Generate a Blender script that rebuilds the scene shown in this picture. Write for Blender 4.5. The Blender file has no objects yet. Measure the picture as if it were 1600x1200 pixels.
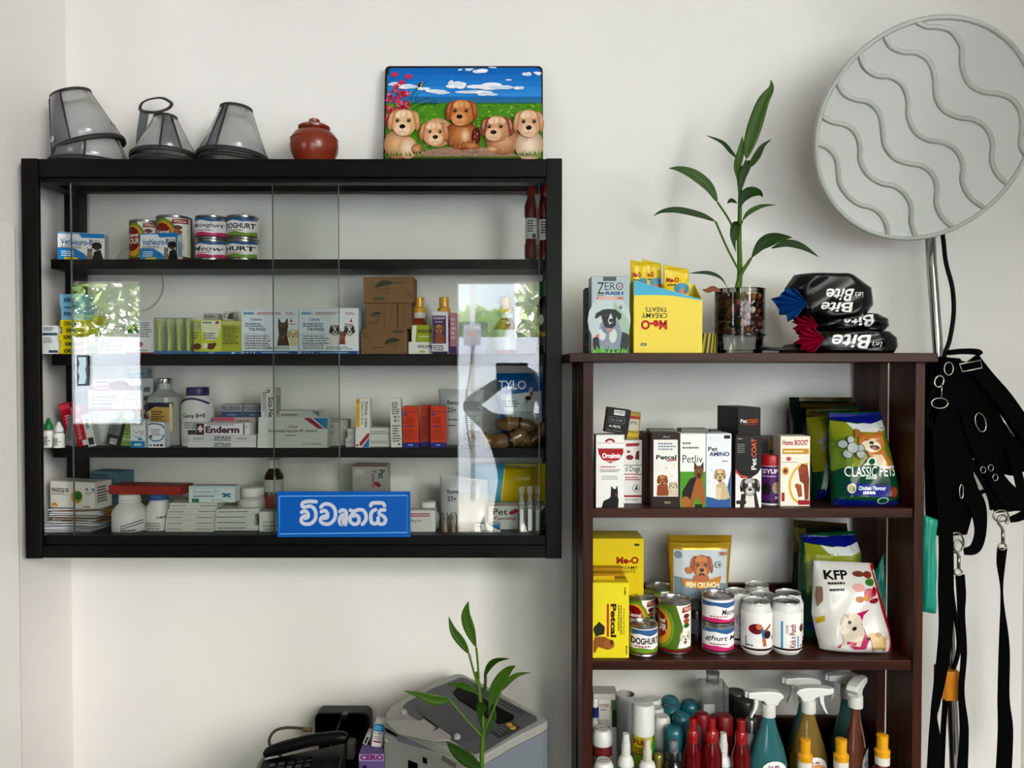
import bpy, bmesh, math, random
from mathutils import Vector, Matrix
from mathutils.geometry import tessellate_polygon
R = math.radians
SC = bpy.context.scene
COL = SC.collection
# ---------------------------------------------------------------- camera, world, light, exposure
F, PITCH, CZ = 1202.0, R(1.1), 1.55          # focal length in pixels of the 1600x1200 frame, tilt down, eye height
cam_d = bpy.data.cameras.new('camera'); cam = bpy.data.objects.new('camera', cam_d); COL.objects.link(cam)
cam.location = (0, 0, CZ); cam.rotation_euler = (R(90) - PITCH, 0, 0)
cam_d.sensor_width = 36; cam_d.lens = F / 1600 * 36; cam_d.clip_start = .02; cam_d.clip_end = 200
SC.camera = cam
vs = SC.view_settings
vs.view_transform = 'Standard'; vs.look = 'None'; vs.gamma = 1; vs.use_curve_mapping = False
vs.exposure = 2.5
cy = SC.cycles; cy.max_bounces = 7; cy.diffuse_bounces = 3; cy.glossy_bounces = 3; cy.transmission_bounces = 4; cy.transparent_max_bounces = 12; cy.caustics_reflective = False; cy.caustics_refractive = False
W = bpy.data.worlds.new('sky'); SC.world = W; W.use_nodes = True
bg = W.node_tree.nodes['Background']; bg.inputs['Color'].default_value = (1, .972, .945, 1); bg.inputs['Strength'].default_value = 5.0
WY, BY = 2.0, -1.6                            # the wall in view; the wall behind the camera with the doorway and the window
DOOR = (-.37, .62, .42, 2.14); WIN = (-3.6, -2.5, 1.18, 2.14); ADDED_WIN = (.75, 2.8, 1.3, 2.88)  # the last window is unseen, added for higher light from the right
for n_, (x0, x1, z0, z1) in (('doorway_daylight', DOOR), ('window_daylight', WIN), ('added_window_daylight', ADDED_WIN)):   # sky portals: they only guide sampling of the sky
    l = bpy.data.lights.new(n_, 'AREA'); l.shape = 'RECTANGLE'; l.size = x1 - x0; l.size_y = z1 - z0
    l.cycles.is_portal = True
    o = bpy.data.objects.new(n_, l); COL.objects.link(o); o.location = ((x0 + x1) / 2, BY - .02, (z0 + z1) / 2)
    o.rotation_euler = (R(90), 0, 0)

# ---------------------------------------------------------------- helpers
def P(px, py, Y):
    """the point at depth Y that the photograph shows at pixel (px, py)"""
    a, b = (px - 800) / F, (600 - py) / F
    dy, dz = math.cos(PITCH) + b * math.sin(PITCH), b * math.cos(PITCH) - math.sin(PITCH)
    t = Y / dy
    return Vector((a * t, Y, CZ + dz * t))
def s2l(c): return c / 12.92 if c <= .04045 else ((c + .055) / 1.055) ** 2.4
def hx(h):
    if not isinstance(h, str): return tuple(h)
    h = h.lstrip('#')
    if len(h) == 3: h = ''.join(c * 2 for c in h)
    return tuple(s2l(int(h[i:i + 2], 16) / 255) ** 1.22 for i in (0, 2, 4))
MATS = {}
def mat(col, rough=.5, metal=0, spec=.5, key=None, noise=0, scale=40, bump=0, coat=0, trans=0, ior=1.45, alpha=1, stretch=None):
    k = key or (col, rough, metal, spec, noise, scale, bump, coat, trans, alpha, stretch)
    if k in MATS: return MATS[k]
    m = bpy.data.materials.new(str(key or 'm_' + str(col).strip('#'))); m.use_nodes = True
    nt = m.node_tree; b = nt.nodes['Principled BSDF']; c = hx(col)
    b.inputs['Base Color'].default_value = (*c, 1); b.inputs['Roughness'].default_value = rough
    b.inputs['Metallic'].default_value = metal; b.inputs['Specular IOR Level'].default_value = spec
    b.inputs['Coat Weight'].default_value = coat; b.inputs['Transmission Weight'].default_value = trans; b.inputs['IOR'].default_value = ior
    b.inputs['Alpha'].default_value = alpha
    if noise or bump:
        tc = nt.nodes.new('ShaderNodeTexCoord'); n = nt.nodes.new('ShaderNodeTexNoise'); n.inputs['Scale'].default_value = scale; n.inputs['Detail'].default_value = 5
        mp = nt.nodes.new('ShaderNodeMapping'); nt.links.new(tc.outputs['Object'], mp.inputs['Vector']); nt.links.new(mp.outputs['Vector'], n.inputs['Vector'])
        if stretch: mp.inputs['Scale'].default_value = stretch
        if noise:
            mx = nt.nodes.new('ShaderNodeMix'); mx.data_type = 'RGBA'
            mx.inputs['A'].default_value = (*[x * (1 - noise) for x in c], 1); mx.inputs['B'].default_value = (*[min(1, x * (1 + noise)) for x in c], 1)
            nt.links.new(n.outputs['Fac'], mx.inputs['Factor']); nt.links.new(mx.outputs['Result'], b.inputs['Base Color'])
        if bump:
            bp = nt.nodes.new('ShaderNodeBump'); bp.inputs['Strength'].default_value = bump; bp.inputs['Distance'].default_value = .002
            nt.links.new(n.outputs['Fac'], bp.inputs['Height']); nt.links.new(bp.outputs['Normal'], b.inputs['Normal'])
    MATS[k] = m
    return m
def print_mat(rough=.45, coat=0, metal=0, spec=.22):
    k = ('print', rough, coat, metal)
    if k in MATS: return MATS[k]
    m = mat('#ffffff', rough, metal=metal, coat=coat, spec=spec, key=k); nt = m.node_tree; m.name = 'printed_ink'
    a = nt.nodes.new('ShaderNodeAttribute'); a.attribute_name = 'Col'
    nt.links.new(a.outputs['Color'], nt.nodes['Principled BSDF'].inputs['Base Color'])
    return m
def clear_mat(name, tint, ior=1.5, rough=0.0, dens=0.0, gain=1.0):
    """clear sheet: see-through with a Fresnel reflection, lets the daylight pass"""
    if name in MATS: return MATS[name]
    m = bpy.data.materials.new(name); m.use_nodes = True; nt = m.node_tree; nt.nodes.clear()
    out = nt.nodes.new('ShaderNodeOutputMaterial'); t = nt.nodes.new('ShaderNodeBsdfTransparent'); g = nt.nodes.new('ShaderNodeBsdfGlossy')
    t.inputs['Color'].default_value = (*tint, 1); g.inputs['Roughness'].default_value = rough
    fr = nt.nodes.new('ShaderNodeFresnel'); fr.inputs['IOR'].default_value = ior; mx = nt.nodes.new('ShaderNodeMixShader')
    fac = fr.outputs['Fac']
    if gain != 1:
        mu = nt.nodes.new('ShaderNodeMath'); mu.operation = 'MULTIPLY'; mu.use_clamp = True; mu.inputs[1].default_value = gain; nt.links.new(fac, mu.inputs[0]); fac = mu.outputs[0]
    nt.links.new(fac, mx.inputs[0]); nt.links.new(t.outputs[0], mx.inputs[1]); nt.links.new(g.outputs[0], mx.inputs[2])
    last = mx.outputs[0]
    if dens:
        d = nt.nodes.new('ShaderNodeBsdfPrincipled'); d.inputs['Base Color'].default_value = (*tint, 1); d.inputs['Roughness'].default_value = max(rough, .2)
        m2 = nt.nodes.new('ShaderNodeMixShader'); m2.inputs[0].default_value = dens; nt.links.new(last, m2.inputs[1]); nt.links.new(d.outputs[0], m2.inputs[2]); last = m2.outputs[0]
    nt.links.new(last, out.inputs['Surface']); MATS[name] = m
    return m
def tag(o, label=None, cat=None, group=None, kind=None):
    if label: o['label'] = label
    if cat: o['category'] = cat
    if group: o['group'] = group
    if kind: o['kind'] = kind
    return o
def put(o, parent=None, loc=None, rot=None):
    COL.objects.link(o)
    if parent: o.parent = parent
    if loc is not None: o.location = loc
    if rot is not None: o.rotation_euler = rot
    return o
def empty(name, loc, label=None, cat=None, group=None, rot=None):
    o = bpy.data.objects.new(name, None); o.empty_display_size = .02
    put(o, None, loc, rot); return tag(o, label, cat, group)
def mesh(name, V, Fa, m, parent=None, loc=None, rot=None, smooth=False, bevel=0, seg=2, solid=0, auto=None):
    me = bpy.data.meshes.new(name); me.from_pydata([tuple(v) for v in V], [], Fa)
    if bevel or auto is not None:
        bm = bmesh.new(); bm.from_mesh(me); bmesh.ops.remove_doubles(bm, verts=bm.verts, dist=1e-6); bmesh.ops.recalc_face_normals(bm, faces=bm.faces)
        if bevel: bmesh.ops.bevel(bm, geom=list(bm.edges), offset=bevel, segments=seg, affect='EDGES', profile=.5, clamp_overlap=True)
        bm.to_mesh(me); bm.free()
    me.materials.append(m)
    if smooth: me.polygons.foreach_set('use_smooth', [True] * len(me.polygons))
    o = bpy.data.objects.new(name, me); put(o, parent, loc, rot)
    if solid:
        md = o.modifiers.new('thick', 'SOLIDIFY'); md.thickness = solid; md.offset = 0
    return o
BOXF = [(0, 1, 3, 2), (4, 6, 7, 5), (0, 4, 5, 1), (2, 3, 7, 6), (0, 2, 6, 4), (1, 5, 7, 3)]
def boxv(x0, x1, y0, y1, z0, z1): return [(x, y, z) for x in (x0, x1) for y in (y0, y1) for z in (z0, z1)]
def box(name, b, m, parent=None, loc=None, rot=None, bevel=.001, **k): return mesh(name, boxv(*b), BOXF, m, parent, loc, rot, bevel=bevel, **k)
def prism(name, pts, d0, d1, m, parent=None, loc=None, rot=None, bevel=0, smooth=False, axis='y'):
    """outline (x, z) extruded along y from d0 to d1"""
    n = len(pts)
    f = (lambda a, b, d: (a, d, b)) if axis == 'y' else ((lambda a, b, d: (a, b, d)) if axis == 'z' else (lambda a, b, d: (d, a, b)))
    V = [f(a, b, d0) for a, b in pts] + [f(a, b, d1) for a, b in pts]
    Fa = [tuple(range(n)), tuple(range(2 * n - 1, n - 1, -1))] + [(i, i + n, (i + 1) % n + n, (i + 1) % n) for i in range(n)]
    return mesh(name, V, Fa, m, parent, loc, rot, bevel=bevel, smooth=smooth, auto=1)
def lathe(name, prof, m, parent=None, loc=None, rot=None, n=28, sx=1, sy=1):
    V, Fa = [], []
    for r, z in prof:
        for i in range(n): a = 2 * math.pi * i / n; V.append((r * math.cos(a) * sx, r * math.sin(a) * sy, z))
    for j in range(len(prof) - 1):
        for i in range(n): Fa.append((j * n + i, j * n + (i + 1) % n, (j + 1) * n + (i + 1) % n, (j + 1) * n + i))
    if prof[0][0] > 1e-5: Fa.append(tuple(range(n - 1, -1, -1)))
    if prof[-1][0] > 1e-5: Fa.append(tuple(range((len(prof) - 1) * n, len(prof) * n)))
    o = mesh(name, V, Fa, m, parent, loc, rot)
    sharp_smooth(o); return o
def sharp_smooth(o, ang=38):
    me = o.data; me.polygons.foreach_set('use_smooth', [True] * len(me.polygons))
    try: me.set_sharp_from_angle(angle=R(ang))
    except Exception: pass
def catmull(pts, n=6, closed=False):
    pts = [Vector(p) for p in pts]; out = []; L = len(pts)
    rng = range(L) if closed else range(L - 1)
    for i in rng:
        if closed: p0, p1, p2, p3 = pts[i - 1], pts[i], pts[(i + 1) % L], pts[(i + 2) % L]
        else: p0, p1, p2, p3 = pts[max(i - 1, 0)], pts[i], pts[i + 1], pts[min(i + 2, L - 1)]
        for k in range(n):
            t = k / n; out.append(.5 * ((2 * p1) + (p2 - p0) * t + (2 * p0 - 5 * p1 + 4 * p2 - p3) * t * t + (3 * p1 - p0 - 3 * p2 + p3) * t ** 3))
    if not closed: out.append(pts[-1])
    return out
def tube(name, pts, r, m, parent=None, n=10, closed=False, loc=None, flat=None):
    """round (or flat: (half width, half thickness)) section swept along pts; r may be a list"""
    pts = [Vector(p) for p in pts]; L = len(pts); V, Fa = [], []; up = None
    for i, p in enumerate(pts):
        t = (pts[(i + 1) % L] - pts[i - 1]) if closed else (pts[min(i + 1, L - 1)] - pts[max(i - 1, 0)])
        t = t.normalized() if t.length > 1e-9 else Vector((0, 0, 1))
        if up is None: up = Vector((0, 1, 0)) if abs(t.y) < .9 else Vector((1, 0, 0))
        a = t.cross(up)
        if a.length < 1e-6: a = t.orthogonal()
        a.normalize(); b = a.cross(t).normalized(); up = b
        rr = r[i] if isinstance(r, (list, tuple)) else r
        for k in range(n):
            th = 2 * math.pi * k / n
            if flat: V.append(p + a * (flat[0] * rr * (1 if math.cos(th) > 0 else -1) * min(1, abs(math.cos(th)) * 1.6)) + b * (flat[1] * math.sin(th)))
            else: V.append(p + a * (rr * math.cos(th)) + b * (rr * math.sin(th)))
    for i in range(L if closed else L - 1):
        j = (i + 1) % L
        for k in range(n): Fa.append((i * n + k, i * n + (k + 1) % n, j * n + (k + 1) % n, j * n + k))
    if not closed: Fa += [tuple(range(n - 1, -1, -1)), tuple(range((L - 1) * n, L * n))]
    return mesh(name, V, Fa, m, parent, loc, smooth=True, auto=1)
# ---- flat print: coloured shapes traced on a face
_TXT = {}
def glyphs(s, bold=0, shear=0):
    k = (s, bold, shear)
    if k in _TXT: return _TXT[k]
    cu = bpy.data.curves.new('t', 'FONT'); cu.body = s; cu.size = 1; cu.resolution_u = 3; cu.offset = bold; cu.shear = shear
    ob = bpy.data.objects.new('t', cu); me = ob.to_mesh()
    V = [(v.co.x, v.co.y) for v in me.vertices]; Fa = [tuple(p.vertices) for p in me.polygons]
    ob.to_mesh_clear(); bpy.data.objects.remove(ob); bpy.data.curves.remove(cu)
    if V:
        x0 = min(v[0] for v in V); x1 = max(v[0] for v in V); y0 = min(v[1] for v in V); y1 = max(v[1] for v in V)
        V = [((x - x0) / max(x1 - x0, 1e-6), (y - y0) / max(y1 - y0, 1e-6)) for x, y in V]
    _TXT[k] = (V, Fa)
    return _TXT[k]
class Pr:
    def __init__(s, mapf, maxlen=None, step=None):
        s.st = step or (.00007 if maxlen else .000012)
        s.m, s.ml, s.V, s.F, s.C, s.k, s.rnd = mapf, maxlen, [], [], [], 0, random.Random(5)
    def tris(s, pts, tr, col):
        s.k += 1; off = .00012 + s.k * s.st; c = (*hx(col), 1)
        tr = [tuple(Vector((*pts[i][:2], 0)) for i in t) for t in tr]
        if s.ml:
            out = []; stack = tr
            while stack:
                t = stack.pop(); L = [((t[i] - t[(i + 1) % 3]).length, i) for i in range(3)]; l, i = max(L)
                if l > s.ml and len(out) + len(stack) < 9000:
                    a, b, c3 = t[i], t[(i + 1) % 3], t[(i + 2) % 3]; m_ = (a + b) / 2; stack += [(a, m_, c3), (m_, b, c3)]
                else: out.append(t)
            tr = out
        for t in tr:
            n = len(s.V); s.V += [s.m(v.x, v.y, off) for v in t]; s.F.append((n, n + 1, n + 2)); s.C += [c] * 3
        return s
    def p(s, pts, col): return s.tris(pts, tessellate_polygon([[Vector((*q[:2], 0)) for q in pts]]), col)
    def r(s, x0, y0, x1, y1, col): return s.tris([(x0, y0), (x1, y0), (x1, y1), (x0, y1)], [(0, 1, 2), (0, 2, 3)], col)
    def e(s, cx, cy, rx, ry, col, rot=0, n=18, a0=0, a1=360):
        c, q = math.cos(R(rot)), math.sin(R(rot)); pts = []
        full = a1 - a0 >= 360
        for i in range(n if full else n + 1):
            a = R(a0 + (a1 - a0) * i / n); x, y = rx * math.cos(a), ry * math.sin(a); pts.append((cx + x * c - y * q, cy + x * q + y * c))
        return s.p(pts, col)
    def T(s, txt, x0, y0, x1, y1, col, bold=.0, rot=0, shear=0):
        V, Fa = glyphs(txt, bold, shear); w, h = x1 - x0, y1 - y0
        f = {0: lambda a, b: (x0 + a * w, y1 - b * h), 90: lambda a, b: (x0 + b * w, y0 + a * h), 180: lambda a, b: (x1 - a * w, y0 + b * h), 270: lambda a, b: (x1 - b * w, y1 - a * h)}[rot]
        q = [f(a, b) for a, b in V]; tr = []
        for t in Fa: tr += [(t[0], t[i], t[i + 1]) for i in range(1, len(t) - 1)]
        return s.tris(q, tr, col)
    def L(s, x0, y0, x1, y1, n, col, fill=.55, vert=False):
        """n lines of small illegible words"""
        q, tr = [], []; step = ((x1 - x0) if vert else (y1 - y0)) / n
        a0, a1 = (y0, y1) if vert else (x0, x1)
        for i in range(n):
            b = (x0 if vert else y0) + (i + .25) * step; a = a0; end = a1 - s.rnd.random() * .3 * (a1 - a0)
            while a < end - .5:
                w = min(s.rnd.uniform(1.2, 4.5), end - a); k = len(q)
                R_ = [(a, b), (a + w, b), (a + w, b + step * fill), (a, b + step * fill)]
                q += [(y, x) for x, y in R_] if vert else R_
                tr += [(k, k + 1, k + 2), (k, k + 2, k + 3)]; a += w + .7
        return s.tris(q, tr, col) if tr else s
    def ln(s, pts, w, col, smooth=4, closed=False):
        q = catmull([(*a, 0) for a in pts], smooth, closed) if smooth > 1 else [Vector((*a, 0)) for a in pts]
        if closed: q.append(q[0])
        V, tr = [], []
        for i, a in enumerate(q):
            t = q[min(i + 1, len(q) - 1)] - q[max(i - 1, 0)]; t = t.normalized() if t.length else Vector((1, 0, 0)); nn = Vector((-t.y, t.x, 0)) * (w / 2)
            V += [a + nn, a - nn]
            if i: k = 2 * i; tr += [(k - 2, k - 1, k), (k - 1, k + 1, k)]
        s.tris(V, tr, col)
        if w > 3 and not closed: s.e(*pts[0][:2], w / 2, w / 2, col, n=10); s.e(*pts[-1][:2], w / 2, w / 2, col, n=10)
        return s
    def rr(s, x0, y0, x1, y1, rad, col):
        pts = []
        for cx, cy, a in ((x1 - rad, y0 + rad, -90), (x1 - rad, y1 - rad, 0), (x0 + rad, y1 - rad, 90), (x0 + rad, y0 + rad, 180)):
            for i in range(5): t = R(a + 22.5 * i); pts.append((cx + rad * math.cos(t), cy + rad * math.sin(t)))
        return s.p(pts, col)
    def build(s, parent, name='print', m=None):
        if not s.V: return None
        me = bpy.data.meshes.new(name); me.from_pydata([tuple(v) for v in s.V], [], s.F)
        at = me.color_attributes.new('Col', 'FLOAT_COLOR', 'POINT'); at.data.foreach_set('color', [x for c in s.C for x in c])
        me.materials.append(m or print_mat()); o = bpy.data.objects.new(name, me); return put(o, parent)
def paw(g, x, y, r, col):
    g.e(x, y + r * .35, r * .5, r * .4, col, n=10)
    for dx, dy in ((-.6, -.1), (-.22, -.5), (.22, -.5), (.6, -.1)): g.e(x + dx * r, y + dy * r, r * .18, r * .24, col, n=8)
def mixc(a, b, t):
    a, b = hx(a), hx(b); return tuple(p + (q - p) * t for p, q in zip(a, b))
def blob(g, x, y, rx_, ry_, c0, c1, rot=0, n=5, dx=0, dy=0):
    """soft edged patch: c0 at the rim to c1 in the middle"""
    for i in range(n):
        t = i / max(n - 1, 1); k = 1 - .72 * t; g.e(x + dx * rx_ * t, y + dy * ry_ * t, rx_ * k, ry_ * k, mixc(c0, c1, t), rot, n=20 if rx_ > 6 else 12)
def dog(g, x, y, w, h, face, ear, muz, eye='#1a1210', ears='flop', tongue=None, blaze=None, look=0):
    """a dog's head w wide and h high about (x, y)"""
    big = w > 14; n = 5 if big else 2; dk = mixc(ear, '#20120c', .45)
    if ears == 'up':
        for k in (-1, 1): g.p([(x + k * w * .46, y - h * .1), (x + k * w * .43, y - h * .7), (x + k * w * .36, y - h * .72), (x + k * w * .08, y - h * .34)], ear); g.p([(x + k * w * .38, y - h * .2), (x + k * w * .38, y - h * .58), (x + k * w * .18, y - h * .3)], mixc(muz, ear, .4))
    blob(g, x, y, w * .42, h * .48, mixc(face, ear, .5), face, n=n, dy=-.1)
    if blaze: g.p([(x - w * .05, y - h * .45), (x + w * .05, y - h * .45), (x + w * .12, y + h * .1), (x - w * .12, y + h * .1)], blaze)
    lx = x + look * w
    if big:
        g.e(x - w * .1, y - h * .3, w * .2, h * .13, mixc(face, muz, .6), -15); g.e(x + w * .12, y - h * .3, w * .16, h * .11, mixc(face, muz, .5), 20)
    if ears == 'flop':
        for k in (-1, 1):
            q = [(x + k * w * .2, y - h * .43), (x + k * w * .36, y - h * .42), (x + k * w * .47, y - h * .3), (x + k * w * .54, y), (x + k * w * .52, y + h * .2), (x + k * w * .44, y + h * .3), (x + k * w * .37, y + h * .16), (x + k * w * .34, y - h * .1), (x + k * w * .29, y - h * .3)]
            g.p(q, mixc(ear, dk, .55)); cx_, cy_ = sum(p[0] for p in q) / 9, sum(p[1] for p in q) / 9
            if big: g.p([(cx_ + (a - cx_) * .72 + k * w * .02, cy_ + (b - cy_) * .8 - h * .02) for a, b in q], ear); g.p([(cx_ + (a - cx_) * .4 + k * w * .03, cy_ + (b - cy_) * .5 - h * .06) for a, b in q], mixc(ear, muz, .3))
    blob(g, lx, y + h * .22, w * .26, h * .25, mixc(muz, face, .6), muz, n=n, dy=-.05)
    if tongue: g.e(lx, y + h * .37, w * .15, h * .12, '#2a0f0d', n=12); g.e(lx, y + h * .43, w * .09, h * .11, tongue, n=10)
    elif big: g.ln([(lx - w * .14, y + h * .33), (lx - w * .06, y + h * .36), (lx, y + h * .3), (lx + w * .06, y + h * .36), (lx + w * .14, y + h * .33)], max(.4, w * .018), mixc(muz, '#3a2218', .7), 3)
    g.e(lx, y + h * .14, w * .105, h * .08, '#15100f', n=12)
    if big: g.e(lx - w * .03, y + h * .115, w * .03, h * .015, '#6a5a56', n=8); g.r(lx - w * .008, y + h * .2, lx + w * .008, y + h * .3, mixc(muz, '#3a2218', .6))
    for k in (-1, 1):
        ex = lx * .6 + x * .4 + k * w * .19
        if big: g.e(ex, y - h * .075, w * .085, h * .08, mixc(face, '#4a2c1c', .5), n=12)
        g.e(ex, y - h * .07, w * .055, h * .058, eye, n=10)
        if big: g.e(ex - w * .015, y - h * .09, w * .015, h * .015, '#d8d0cc', n=6)
# ---- cartons, cans, pouches
def flatmap(x0, x1, yt, yb, w, h, y=0.0): return lambda px, py, o: Vector(((px - x0) / (x1 - x0) * w - w / 2, y - o, (yb - py) / (yb - yt) * h))
def carton(name, label, x0, x1, yt, yb, Y, dep, col, pr=None, base=None, yaw=0, roll=0, lean=0, cat='box', group=None, rough=.45, side=None, top=None, m=None, shape=None, bev=.0007):
    """a printed carton whose front face the photo shows from (x0, yt) to (x1, yb), front at depth Y; seams of the flaps are folded in"""
    a, b = P(x0, yb, Y), P(x1, yt, Y); w = b.x - a.x; z = a.z if base is None else base; h = b.z - z
    if base is not None: h = max(h, .004)
    M = m or mat(col, rough, spec=.22)
    loc = (a.x + w / 2, Y, z)
    if roll:   # keep a leaning carton's lower edge on its shelf
        loc = (loc[0], Y, z + abs(math.sin(R(roll))) * w / 2)
    o = box(name, (-w / 2, w / 2, 0, dep, 0, h), M, None, loc, (R(-lean), R(roll), R(yaw)), bevel=bev)
    tag(o, label, cat, group)
    if pr:
        g = Pr(flatmap(x0, x1, yt, yb, w, h)); pr(g); g.build(o, m=print_mat(rough))
    s_ = 1 if (x0 + x1) / 2 < 800 else -1
    if side:   # print on the flank that faces the middle of the room
        sd = Pr(lambda px, py, q: Vector(((w / 2 + q) * s_, px * dep, py * h))); side(sd); sd.build(o, 'side_print', print_mat(rough))
    if top:
        sd = Pr(lambda px, py, q: Vector((px * w - w / 2, py * dep, h + q))); top(sd); sd.build(o, 'top_print', print_mat(rough))
    elif h > .025 and dep > .02:   # tuck flap line on the top
        box('tuck_flap', (-w / 2 + .001, w / 2 - .001, .0015, dep - .0015, h - .0002, h + .0006), M, o, bevel=0)
    return o
STEEL = lambda: mat('#b9babb', .28, 1, key='steel')
def can(name, label, xc, rpx, yt, yb, Y, base, pr=None, col='#ffffff', cat='can', group=None, slim=False, hh=None):
    """a tin with rolled rims, a ring-pull lid and a paper sleeve; Y is the depth of its axis"""
    r = rpx / F * Y; c = P(xc, yb, Y); h = P(xc, yt, Y - r if yt < 577 else Y + r * .95).z - base
    h = hh or h
    body = lathe(name, [(r * .9, 0), (r, .0015), (r, .004), (r * .965, .0055), (r * .965, h - .006), (r, h - .0045), (r, h - .001), (r * .97, h), (r * .93, h - .001), (r * .91, h - .005), (r * .5, h - .0045), (0, h - .0045)] if not slim else
                 [(r * .76, .004), (r * .8, 0), (r * .86, .003), (r * .98, .010), (r * .98, h - .022), (r * .86, h - .008), (r * .84, h - .005), (r * .87, h - .002), (r * .85, h), (r * .8, h - .001), (r * .78, h - .006), (0, h - .005)],
                 STEEL() if not slim else mat('#d9d8d6', .3, key='white_lacquer'), None, (c.x, Y, base))
    if slim: lathe('lid', [(r * .85, h - .003), (r * .88, h - .0015), (r * .87, h + .0006), (r * .83, h + .0006), (r * .80, h - .004), (0, h - .0035)], STEEL(), body)
    tag(body, label, cat, group)
    z0, z1 = (.006, h - .0065) if not slim else (.0095, h - .020)
    rl = r * .98 if not slim else r * .995
    sl = lathe('paper_sleeve', [(rl, z0), (rl, z1)], mat(col, .35), body); sl.data.polygons.foreach_get
    tube('ring_pull', [(r * .28 * math.cos(t * math.pi / 5), -r * .15 + r * .32 * math.sin(t * math.pi / 5), h - .0025) for t in range(10)], .0009, STEEL(), body, n=5, closed=True)
    if pr:
        def mp(px, py, o):
            a = max(-1, min(1, (px - xc) / rpx)); th = math.asin(a); q = rl + .0004 + o
            return Vector((q * math.sin(th), -q * math.cos(th), z0 + max(0, min(1, (yb - 2 - py) / (yb - yt - 5))) * (z1 - z0)))
        g = Pr(mp, maxlen=2.2); pr(g); g.build(body, m=print_mat(.35))
    return body
def pouch(name, label, outline, Y, thick, col, pr=None, cat='pouch', group=None, lean=0, wr=.003, seed=1, rough=.3, base=None, nu=22, nv=26, m=None, Yt=None, crimp=.06, prm=None):
    """soft filled bag; outline = (list of left-edge points top to bottom, list of right-edge points top to bottom) in pixels; front at Y (Yt at the top)"""
    Le, Ri = outline; Yt = Y if Yt is None else Yt; rnd = random.Random(seed)
    ph = [(rnd.uniform(4, 15), rnd.uniform(4, 15), rnd.uniform(0, 6), rnd.uniform(.4, 1)) for _ in range(7)]
    def at(E, v):
        f = v * (len(E) - 1); i = min(int(f), len(E) - 2); t = f - i
        return E[i][0] + (E[i + 1][0] - E[i][0]) * t, E[i][1] + (E[i + 1][1] - E[i][1]) * t
    def pos(u, v, off, back=False):
        (xa, ya), (xb, yb) = at(Le, v), at(Ri, v); px, py = xa + (xb - xa) * u, ya + (yb - ya) * u
        e = max(0, min(1, min(u, 1 - u) * 5)) ** .6 * max(0, min(1, (v - crimp) * 4)) ** .6 * max(0, min(1, (1 - v) * 7 + .25)) ** .5
        nz = sum(w * math.sin(a * u + b * v + c) for a, b, c, w in ph) / 4
        bul = thick * .5 * e * (1 if not back else -1) + wr * nz * (.35 + e)
        yy = Yt + (Y - Yt) * v + thick * .5 - bul - off
        q = P(px, py, Yt + (Y - Yt) * v); q.y = yy
        return q
    org = P((Le[-1][0] + Ri[-1][0]) / 2, (Le[-1][1] + Ri[-1][1]) / 2, Y)
    if base is not None: org.z = base
    zmin = min(pos(u / nu, 1, 0).z for u in range(nu + 1)); dz = Vector((0, 0, org.z - zmin if base is not None else 0))
    V = [pos(i / nu, j / nv, 0) + dz - org for j in range(nv + 1) for i in range(nu + 1)]; n = len(V)
    V += [pos(i / nu, j / nv, 0, True) + dz - org + Vector((0, .0008, 0)) for j in range(nv + 1) for i in range(nu + 1)]
    k = nu + 1; Fa = [(j * k + i, j * k + i + 1, (j + 1) * k + i + 1, (j + 1) * k + i) for j in range(nv) for i in range(nu)]
    Fa += [tuple(n + q for q in reversed(f)) for f in Fa]
    ring = [i for i in range(k)] + [j * k + nu for j in range(1, nv + 1)] + [nv * k + i for i in range(nu - 1, -1, -1)] + [j * k for j in range(nv - 1, 0, -1)]
    Fa += [(ring[i], n + ring[i], n + ring[(i + 1) % len(ring)], ring[(i + 1) % len(ring)]) for i in range(len(ring))]
    o = mesh(name, V, Fa, m or mat(col, rough, spec=.6), None, org, smooth=True); tag(o, label, cat, group)
    if pr:
        def mp(px, py, off):
            u = v = .5
            for _ in range(3):
                (xa, ya), (xb, yb) = at(Le, v), at(Ri, v); u = max(0, min(1, (px - xa) / (xb - xa)))
                ys = [l[1] + (r[1] - l[1]) * u for l, r in zip(Le, Ri)]; k = 0
                while k < len(ys) - 2 and ys[k + 1] < py: k += 1
                v = max(0, min(1, (k + (py - ys[k]) / (ys[k + 1] - ys[k])) / (len(ys) - 1)))
            return pos(u, v, off + .0006) + dz - org
        g = Pr(mp, maxlen=4, step=.00009); pr(g); g.build(o, m=prm or print_mat(rough))
    return o
def root(name, label, cat, xc, Y, base, group=None, yaw=0): return empty(name, (P(xc, 600, Y).x, Y, base), label, cat, group, (0, 0, R(yaw)))
def rev(name, prof, Y, base, m, parent, n=28, sx=1, sy=1, dx=0, dy=0, lo=.006):
    """turned part under parent: prof = [(radius px, y px)] read at depth Y, bottom first"""
    pr = [(r / F * Y, P(800, y, Y).z - base) for r, y in prof]
    if pr[0][1] < lo: pr[0] = (pr[0][0], 0)
    return lathe(name, pr, m, parent, (dx, dy, 0), n=n, sx=sx, sy=sy)
def wrapmap(xc, rpx, Y, base, extra=.0006):
    r = rpx / F * Y
    def mp(px, py, o):
        th = math.asin(max(-1, min(1, (px - xc) / rpx))); q = r + extra + o
        return Vector((q * math.sin(th), -q * math.cos(th), P(800, py, Y).z - base))
    return mp
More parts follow.
